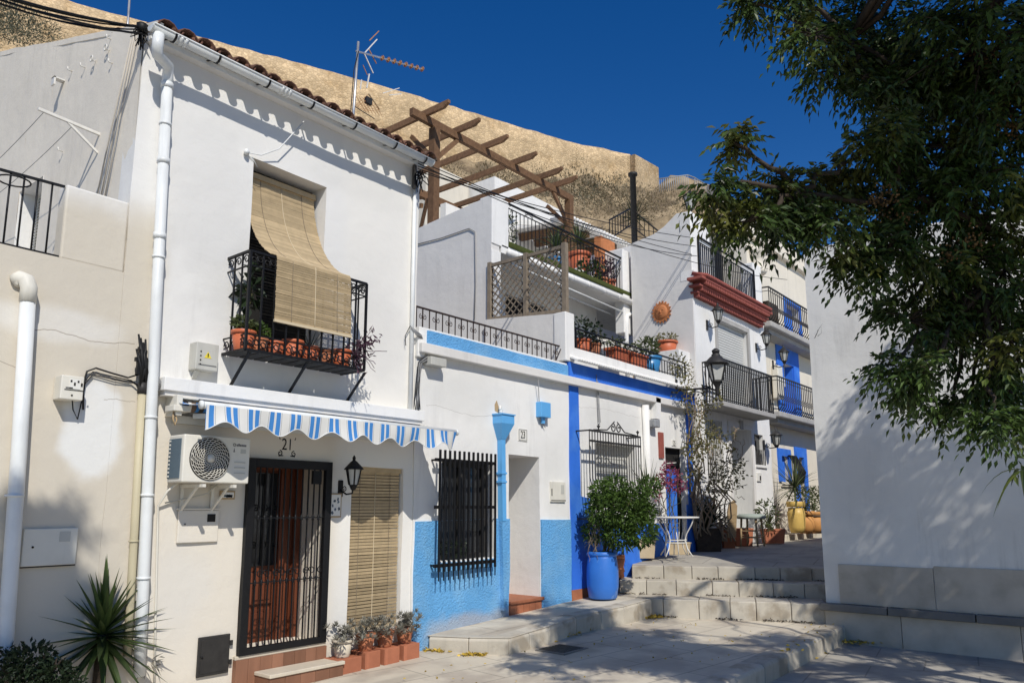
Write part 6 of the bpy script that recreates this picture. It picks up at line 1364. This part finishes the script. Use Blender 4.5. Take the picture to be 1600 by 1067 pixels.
c2 = planter('red clay planter beside the stool', 1150, 1178, 853, .42, .3, 1.03, m_brick); c3 = planter('wide terracotta planter right of the stool', 1196, 1228, 849, .36, .35, 1.05, m_brick)
c4 = planter('dark clay planter in the shade right of the table', 1088, 1130, 862, .5, .4, .99, m_bark); c5 = planter('brown clay planter between the shaded aloe and the stool', 1131, 1150, 857, .42, .3, 1.0, m_terra)
planter('low sand trough under the table in front of the blue door', 1030, 1080, 866, .25, .3, .98, m_sandpl)
pot('flower_pot', 'ribbed terracotta pot between barrel and steps', fz(972, 903, .66)+Vector((0, .1, 0)), .14, .42, m_terra, 'ground pots', True, 'pot', [(.1, 0), (.13, .02), (.12, .1), (.14, .12), (.12, .2), (.15, .34)])
def vine(b):
    for px, py, r, n in ((1090, 640, .3, 160), (1085, 700, .3, 200), (1100, 680, .35, 220), (1110, 620, .3, 120), (1075, 600, .2, 60), (1135, 730, .4, 170), (1120, 760, .3, 120), (1085, 740, .2, 100), (1150, 740, .35, 90), (1062, 620, .22, 50), (1128, 690, .3, 100)): clump(b, fd(px, py, 16.2+random.uniform(-.3, .3)), (r, r, r), n, .075, .045, 0, .1, .1)
def vine_st(s):
    for k in range(16):
        q0 = fd(random.uniform(1085, 1150), 845, 16.5); q1 = fd(random.uniform(1080, 1165), random.uniform(680, 790), 16.2); s.tube(wander(q0, q1, 7, .13), [.022-.002*i for i in range(8)], 5)
    for k in range(40):
        q0 = fd(random.uniform(1080, 1160), random.uniform(690, 800), 16.2); s.tube(wander(q0, q0+Vector((random.uniform(-.4, .4), random.uniform(-.2, .2), random.uniform(-.1, .5))), 4, .15), .007, 4)
    for k in range(6): q0 = fd(1088, 845, 16.5); s.tube(wander(q0, fd(random.uniform(1075, 1100), random.uniform(570, 640), 16.3), 9, .06), [.025-.002*i for i in range(10)], 5)
plant('climbing_vine', 'half-bare climbing vine with dry leaves trained up the house corner', vine, m_dry, fd(1100, 850, 16.5), 'vine', stems=vine_st, ms=m_twig)
def bract(b):
    for px, py, r, n in ((1048, 745, .22, 150), (1060, 760, .18, 110), (1035, 755, .2, 110), (1042, 730, .12, 50), (1025, 770, .15, 60)): clump(b, fd(px, py, 15), (r, r, r), n, .06, .045, .1, .1, .1)
def bract_st(s):
    for k in range(10): s.tube(wander(fd(1040, 850, 15), fd(random.uniform(1020, 1065), random.uniform(730, 790), 15), 6, .1), .008, 4)
plant('bougainvillea', 'pink flowering bougainvillea in front of the blue door', bract, m_pink, fd(1042, 852, 15), stems=bract_st)
spiky('spiky dracaena behind the green shrub', fd(1012, 775, 14.6), .75, 40, .05, None, 0, .2)
spiky('dark aloe in the shaded clay planter', c4, .75, 34, .09, m_leafd, 0, .1, cur=.0); spiky('second dark aloe further back in the shade', c4+Vector((.5, .1, .1)), .7, 26, .08, m_leafd, 0, .15, cur=.0)
spiky('tufted green plant in the wide terracotta planter', c3+Vector((.1, .1, 0)), .5, 50, .03, m_leafg, .1, -.2)
bushy('loose leafy plant in the wide terracotta planter', c3+Vector((-.3, 0, 0)), (.45, .3, .4), 220, m_leafg, .1, .05, .35); bushy('dull green plant in the brown clay planter', c5, (.2, .15, .15), 80, m_leafd, .1, .05)
yp = fz(1254, 832, 1.2); yp = fy(1246, 832, Y0-.3); t = pot('urn', 'tall yellow glazed pot at the far blue house', yp, .24, .85, m_yelpot, 'large pots', True, 'pot', [(.17, 0), (.22, .15), (.24, .5), (.21, .68)])
spiky('tall feathery palm-like plant in the yellow pot', yp+Z*.8, 1.1, 70, .05, m_leafg, .4, -.5, cur=.35)
for px, r, lab in ((1259, .27, 'round orange clay pot right of the yellow pot'), (1273, .3, 'round orange clay pot nearest the right wall')):
    q = fy(px, 833, Y0-.3); pot('urn', lab, q, r, .62, m_orpot, 'large pots', True, 'pot', [(r*.6, 0), (r*.9, .15), (r*1.0, .3), (r*.8, .5)]); bushy('bushy green plant in the %s' % lab.split(' ', 1)[1], q+Z*.6, (.5, .4, .4), 320, m_leafg, .1, .04, .35)
# terrace plants
tz = 4.80
def tx(px, y=Y0+.25): return fy(px, 545, y).x
for k, (px, r, h, m, lab) in enumerate(((908, .16, .28, m_terrap, 'terracotta pot at the left end of the lower planted terrace'), (925, .15, .26, m_terra, 'second clay pot on the lower planted terrace'), (1012, .26, .34, m_bluepot, 'blue glazed pot on the lower planted terrace'))):
    c = Vector((tx(px), YB+.23, tz)); pot('flower_pot', lab, c, r, h, m, 'terrace pots'); bushy('leafy plant in the %s' % lab, c+Z*h, (.3, .2, .25), 130 if k < 2 else 300, m_leafg if k == 2 else m_leafd, .09, .05, .2)
for pa, pb, lab in ((950, 975, 'left terracotta trough on the lower planted terrace'), (977, 1003, 'right terracotta trough on the lower planted terrace')):
    x0, x1 = tx(pa), tx(pb); t = thing('planter', lab, 'planter', ((x0+x1)/2, YB+.24, tz), 'terrace troughs'); B().box(x0+.05, x1-.05, YB+.12, YB+.36, tz, tz+.24).build('body', m_terrap, t, bevel=.02); B().box(x0, x1, YB+.1, YB+.38, tz+.241, tz+.3).build('rim', m_terrap, t, bevel=.01)
    bushy('low plants in the %s' % lab, ((x0+x1)/2, YB+.24, tz+.28), ((x1-x0)/2, .15, .16), 160, m_leafg, .08, .03, .1)
c = fx(1042, 552, XF-.25); pot('flower_pot', 'terracotta bowl on the party wall below the sun plaque', c, .26, .28, m_terrap, 'terrace pots'); bushy('reddish low plant in the bowl below the sun plaque', c+Z*.25, (.3, .25, .14), 200, m_dry, .07, .035, .1)
B().box(XF-.55, XF-.001, Y0+.15, 8.9, 4.5, c.z-.002).build('planter_wall', m_white2, h25, bevel=.01)
bushy('climbing leaves hanging on the right end of the terrace railing', (15.3, YB, 4.95), (.6, .12, .3), 200, m_dry, .07, .04, .1)
uz = 7.185
for k, (px, r, h, m, lab) in enumerate(((905, .3, .55, m_terrap, 'large orange pot on the upper terrace'), (955, .22, .42, m_terrap, 'orange pot near the right end of the upper terrace railing'), (938, .2, .36, m_terra, 'clay pot beside the orange pot on the upper terrace'), (870, .22, .4, m_bluepot, 'blue and white pot on the upper terrace behind the trellis'))):
    yy = YU+(.9 if k == 0 else .35); c = fy(px, 440, yy); c.z = uz+(.55 if k == 0 else 0); 
    if k == 0: B().box(c.x-.5, c.x+.8, yy-.3, yy+.3, 7.19, c.z-.001).build('plant_stand', m_white2, None, 'white plinth under the large orange pot on the upper terrace', 'plinth')
    pot('flower_pot', lab, c, r, h, m, 'upper terrace pots')
    if k in (0, 3): spiky('spiky yucca in the %s' % lab, c+Z*h, .75, 40, .05, None, .25, -.1)
    else: bushy('dark reddish plant in the %s' % lab, c+Z*h, (.35, .3, .3), 200, m_purple, .09, .05, .25)
bushy('dark green leafy plant behind the upper terrace railing', (fy(922, 430, YU+.4).x, YU+.4, uz), (.4, .3, .45), 260, m_leaf, .13, .08, .35)
bushy('light leafy plant left on the upper terrace railing', (fy(800, 380, YU+.4).x, YU+.5, uz), (.2, .2, .6), 200, m_leafg, .08, .04, .6)
spiky('spiky yucca beside the far stair railing', fy(992, 350, 14.2), 1.0, 46, .07, m_leafd, .2, -.3)
# ================================================================== table and stool
tc = fy(1057, 868, 6.95); th = .74
t = thing('table', 'white wrought iron garden table with round top', 'table', tc); B().lathe(tc, [(.44, th-.03), (.455, th-.02), (.455, th), (.43, th+.004)], 32).build('tabletop', m_whiteiron, t)
for k in range(4):
    a = HEAD+math.pi/4+k*math.pi/2; d = Vector((math.cos(a), math.sin(a), 0)); B().tube([tc+d*.40+Z*(th-.04), tc+d*.36+Z*.6, tc+d*.24+Z*.42, tc+d*.2+Z*.3, tc+d*.25+Z*.14, tc+d*.36+Z*.0], .013, 6).build('leg', m_whiteiron, t)
for k in range(4):
    a = HEAD+k*math.pi/2; d = Vector((math.cos(a), math.sin(a), 0)); s = d.cross(Z); B().tube([tc+d*.16+s*.05+Z*(th-.04), tc+d*.19+s*.01+Z*.28, tc+d*.22+Z*.0], .011, 5).tube([tc+d*.16-s*.05+Z*(th-.04), tc+d*.19-s*.01+Z*.28], .011, 5).tube([tc+d*.17+(s*math.cos(u)+Z*math.sin(u))*.045+Z*(th-.16) for u in np.linspace(0, 6.283, 11)[:-1]], .008, 4, closed=True).build('strut', m_whiteiron, t)
for z in (.25, .3): B().tube([tc+Vector((.2*math.cos(u), .2*math.sin(u), z)) for u in np.linspace(0, 6.283, 17)[:-1]], .01, 5, closed=True).build('ring', m_whiteiron, t)
sc_ = fz(1176, 851, .9); sc_ = Vector((sc_.x-1.2, sc_.y-.5, .9)); sc_ = fy(1176, 853, 6.95)
t = thing('stool', 'small wooden stool with a grey cushion beside the planters', 'stool', sc_)
for sx in (-1, 1):
    for sy in (-1, 1): B().tube([sc_+Vector((.2*sx, .2*sy, 0)), sc_+Vector((.17*sx, .17*sy, .62))], [.022, .026], 7).build('leg', m_rattan, t)
for z, s in ((.2, .19), (.35, .185)):
    for sx in (-1, 1): B().bar(sc_+Vector((s*sx, -s, z)), sc_+Vector((s*sx, s, z)), .022).bar(sc_+Vector((-s, s*sx, z+.05)), sc_+Vector((s, s*sx, z+.05)), .022).build('stretcher', m_rattan, t)
B().lathe(sc_, [(.3, .62), (.33, .64), (.33, .69), (.27, .73), (.05, .74)], 18).build('cushion', m_cushion, t)
o = B().prism([fd(1138, 840, 17.4), fd(1150, 840, 17.4), fd(1152, 790, 17.4), fd(1147, 782, 17.4), fd(1140, 786, 17.4), fd(1137, 800, 17.4)], FWD*.06).build('carved_chair_back', m_rattan, None, 'carved wooden chair back leaning among the vine stems', 'chair')
# ================================================================== trees
def pinnate(b, rb, pts, dirs, nl=9, L_=.07, W=.03, rl=.26):
    """compound leaves: rachis and paired leaflets, drooping"""
    n = len(pts); d = dirs/np.linalg.norm(dirs, axis=1, keepdims=True)
    side = np.cross(d, np.array([0, 0, 1.])+rng.normal(size=(n, 3))*.3); side /= np.linalg.norm(side, axis=1, keepdims=True)+1e-9
    P = []; D = []
    R = rl*rng.uniform(.7, 1.2, (n, 1))
    for k in range(nl):
        t = .25+.75*(k//2)/((nl-1)/2); s = (1 if k % 2 else -1) if k < nl-1 else 0
        p = pts+d*R*t-np.array([0, 0, 1.])*(R*.45*t*t)
        dd = d*(.55 if s else 1.)+side*s*.85-np.array([0, 0, 1.])*(.45+.3*t)+rng.normal(size=(n, 3))*.12
        P.append(p); D.append(dd)
    leaves(b, np.concatenate(P), np.concatenate(D), L_, W, .18, .06)
def tree(name, label, base, trunk, limbs, clumps, m, seedn, lsize=1., fruit=()):
    t = thing(name, label, 'tree', base); tb = B(); tb.tube(trunk, [.2, .17, .14, .12][:len(trunk)], 10)
    top = Vector(trunk[-1]); lv = B(); tw = B()
    for (c, r, n) in clumps:
        c = Vector(c); src = min(limbs, key=lambda l: (Vector(l)-c).length); mid = Vector(src)
        tw.tube(wander(mid, c, 6, .08), [.03-.003*i for i in range(7)], 5)
        ls = lsize*(1.7 if n < 0 else 1.); n = abs(n); nt = max(4, int(n/11))
        for k in range(nt):
            d = Vector(rng.normal(size=3)); d.normalize(); e = c+Vector((d.x*r, d.y*r, d.z*r*.75))*random.uniform(.75, 1.05); e.z -= r*.12
            st = c+(e-c)*.12; tw.tube([st, st.lerp(e, .5)+Vector((0, 0, .05*r)), e], [.011, .008, .004], 4)
            m_ = 11; tt = rng.uniform(.25, 1.0, (m_, 1)); pts = np.array(st)+(np.array(e)-np.array(st))*tt; dd = np.array(d)*.8+rng.normal(size=(m_, 3))*.75; dd[:, 2] -= .1
            pinnate(lv, None, pts, dd, 9, .075*ls, .031*ls, .25*ls)
    for l in limbs: tb.tube(wander(top-Z*.1, l, 7, .06), [.05-.0045*i for i in range(8)], 7)
    tb.build('trunk', m_bark, t, center=False); tw.build('branches', m_bark, t, center=False); lv.build('crown', m, t, center=False)
    if fruit:
        fb = B()
        for c, n in fruit:
            for k in range(n): q = Vector(c)+Vector(rng.normal(size=3))*.055; fb.sphere(q, .010, 5, 4)
        stuff(fb.build('berries', m_fruit, t, center=False))
    return t
tb_ = Vector((9.4, -1.9, -.2))
def D(px, py, d): return tuple(fd(px, py, d))
vis = [(1330, 40, 6.4, .55), (1430, 70, 6.5, .7), (1540, 60, 6.2, .8), (1275, 55, 6.1, .3), (1300, 110, 6.0, .26), (1345, 120, 6.2, .22), (1230, 0, 6.2, .3), (1390, 110, 6.4, .4), (1470, 160, 6.4, .5), (1560, 170, 6.2, .7),
       (1180, 5, 6.2, .14), (1440, 230, 6.3, .5), (1390, 200, 6.2, .22), (1350, 230, 6.1, .25), (1520, 290, 6.3, .8), (1410, 310, 6.3, .65), (1310, 300, 6.1, .5), (1240, 290, 5.9, .34), (1195, 300, 5.8, .26), (1170, 345, 5.6, .22), (1135, 340, 5.6, .15), (1215, 335, 5.8, .26), (1290, 345, 6., .3),
       (1385, 395, 6.2, .45), (1470, 420, 6.3, .6), (1570, 420, 6.2, .7), (1345, 410, 6., .2), (1420, 500, 6.2, .4), (1500, 520, 6.3, .5), (1580, 540, 6.2, .5), (1450, 575, 6.2, .24), (1520, 600, 6.2, .26), (1390, 570, 6.1, .18), (1580, 640, 6., .26), (1550, 660, 6., .14), (1150, 225, 5.5, .08), (1110, 290, 5.3, .07), (1490, 640, 6.2, .12), (1420, 610, 6.1, .1)]
cl = [(D(px, py, d+random.uniform(-.3, .5)), max(.05, r-.12), int(30+540*r*r)) for px, py, d, r in vis]
# the rest of the crown, above and to the right of the picture
def hidden(c, r):
    v = Vector(c)-CAM; dep = v.dot(FWD)
    if dep < -r: return True
    dep = max(dep, .2); px = CX+F*v.dot(RGT)/dep; py = CY-F*v.dot(UPV)/dep; q = 1.35*(r+.3)*F/dep
    return px-q > 1600 or py+q < 0 or px+q < 0
nvis = len(cl)
for c, r, n in cl[:nvis]:                          # crown towards the sun
    for k in range(1):
        q = Vector(c)+SUN*random.uniform(2.2, 5.0)+Vector((random.uniform(-.3, .3), random.uniform(-.3, .3), 0))
        if r > .2 and hidden(q, r): cl.append((tuple(q), r*1.15, -int(45+300*r*r)))
def shade(poly, fn, n, t0, t1, r0, r1, dens):
    xs_, ys_ = [q[0] for q in poly], [q[1] for q in poly]; k = 0; tries = 0
    while k < n and tries < n*40:
        tries += 1; px, py = random.uniform(min(xs_), max(xs_)), random.uniform(min(ys_), max(ys_)); ins = False
        for (xa, ya), (xb, yb) in zip(poly, poly[1:]+poly[:1]):
            if (ya > py) != (yb > py) and px < (xb-xa)*(py-ya)/(yb-ya)+xa: ins = not ins
        if not ins: continue
        r = random.uniform(r0, r1); c = fn(px, py)+SUN*(random.uniform(t0, t1)/abs(SUN.y))
        if not hidden(c, r): continue
        cl.append((tuple(c), r, -int(dens*r*r))); k += 1
shade([(1290, 720), (1420, 640), (1600, 520), (1800, 430), (1800, 1000), (1310, 1000), (1290, 900)], lambda a, b_: fx(a, b_, XW), 40, 3.2, 6.5, .3, .55, 330)
shade([(1020, 880), (1290, 885), (1290, 965), (1040, 960)], lambda a, b_: fz(a, b_, .5), 6, 4.5, 7., .3, .45, 280)
shade([(1300, 1010), (1600, 1010), (1600, 1067), (1220, 1067)], lambda a, b_: fz(a, b_, -.15), 10, 4.5, 7., .4, .55, 330)
shade([(700, 1010), (1180, 970), (1260, 990), (1100, 1067), (690, 1067)], lambda a, b_: fz(a, b_, .08), 2, 4.5, 7.5, .3, .4, 200)
limbs = [D(1500, 120, 6.4), D(1420, 330, 6.3), D(1540, 450, 6.3), (9.5, -3.5, 6), (11, -1, 6.2), (7.5, -3.5, 6.6), (9, 0.2, 7.2), D(1250, 300, 6.), D(1330, 60, 6.4)]
tree('chinaberry_tree', 'dark leafy tree with berry clusters overhanging from the right', tb_, [tb_, tb_+Vector((.05, .1, 1.6)), tb_+Vector((-.1, .25, 3.0)), tb_+Vector((-.25, .5, 4.1))], limbs, cl, m_leaf, 3, 1.0,
     [(D(1385, 305, 6.), 60), (D(1370, 320, 6.), 40), (D(1545, 90, 6.), 60), (D(1510, 60, 6.), 40), (D(1560, 150, 5.9), 50), (D(1580, 200, 5.9), 50), (D(1520, 380, 6.), 50), (D(1480, 400, 6.), 30), (D(1410, 340, 6), 30)])
# sprig at the right edge
b = B(); sp_ = fd(1600, 735, 3.6); blades(b, sp_, 9, .17, .03, -.5, .4, .9, 5); t = thing('sprig', 'curled green leaves poking in at the right edge', 'plant', sp_-Z*.1); b.build('foliage', m_leaf, t, center=False); B().tube([fd(1720, 760, 3.7), fd(1660, 738, 3.6), sp_], [.012, .009, .006], 5).build('stem', m_gtwig, t, center=False)
# a second tree behind the viewer, it shades the foot of the beige wall
c0 = Vector((2.5, Y0, .95))+SUN*(7.2/abs(SUN.y)*1.0)
c2 = [(tuple(c0+Vector((random.uniform(-.55, .5), random.uniform(-.5, .5), random.uniform(-.45, .45)))), .42, 90) for k in range(13)]
b0 = Vector((-4.0, -3.6, -.3)); tree('shade_tree', 'slender tree behind the viewer shading the beige wall', b0, [b0, b0+Vector((.3, .3, 3)), b0+Vector((.9, 1.0, 6.5))], [tuple(c0-Z*.5)], c2, m_leaf, 5, 1.3)
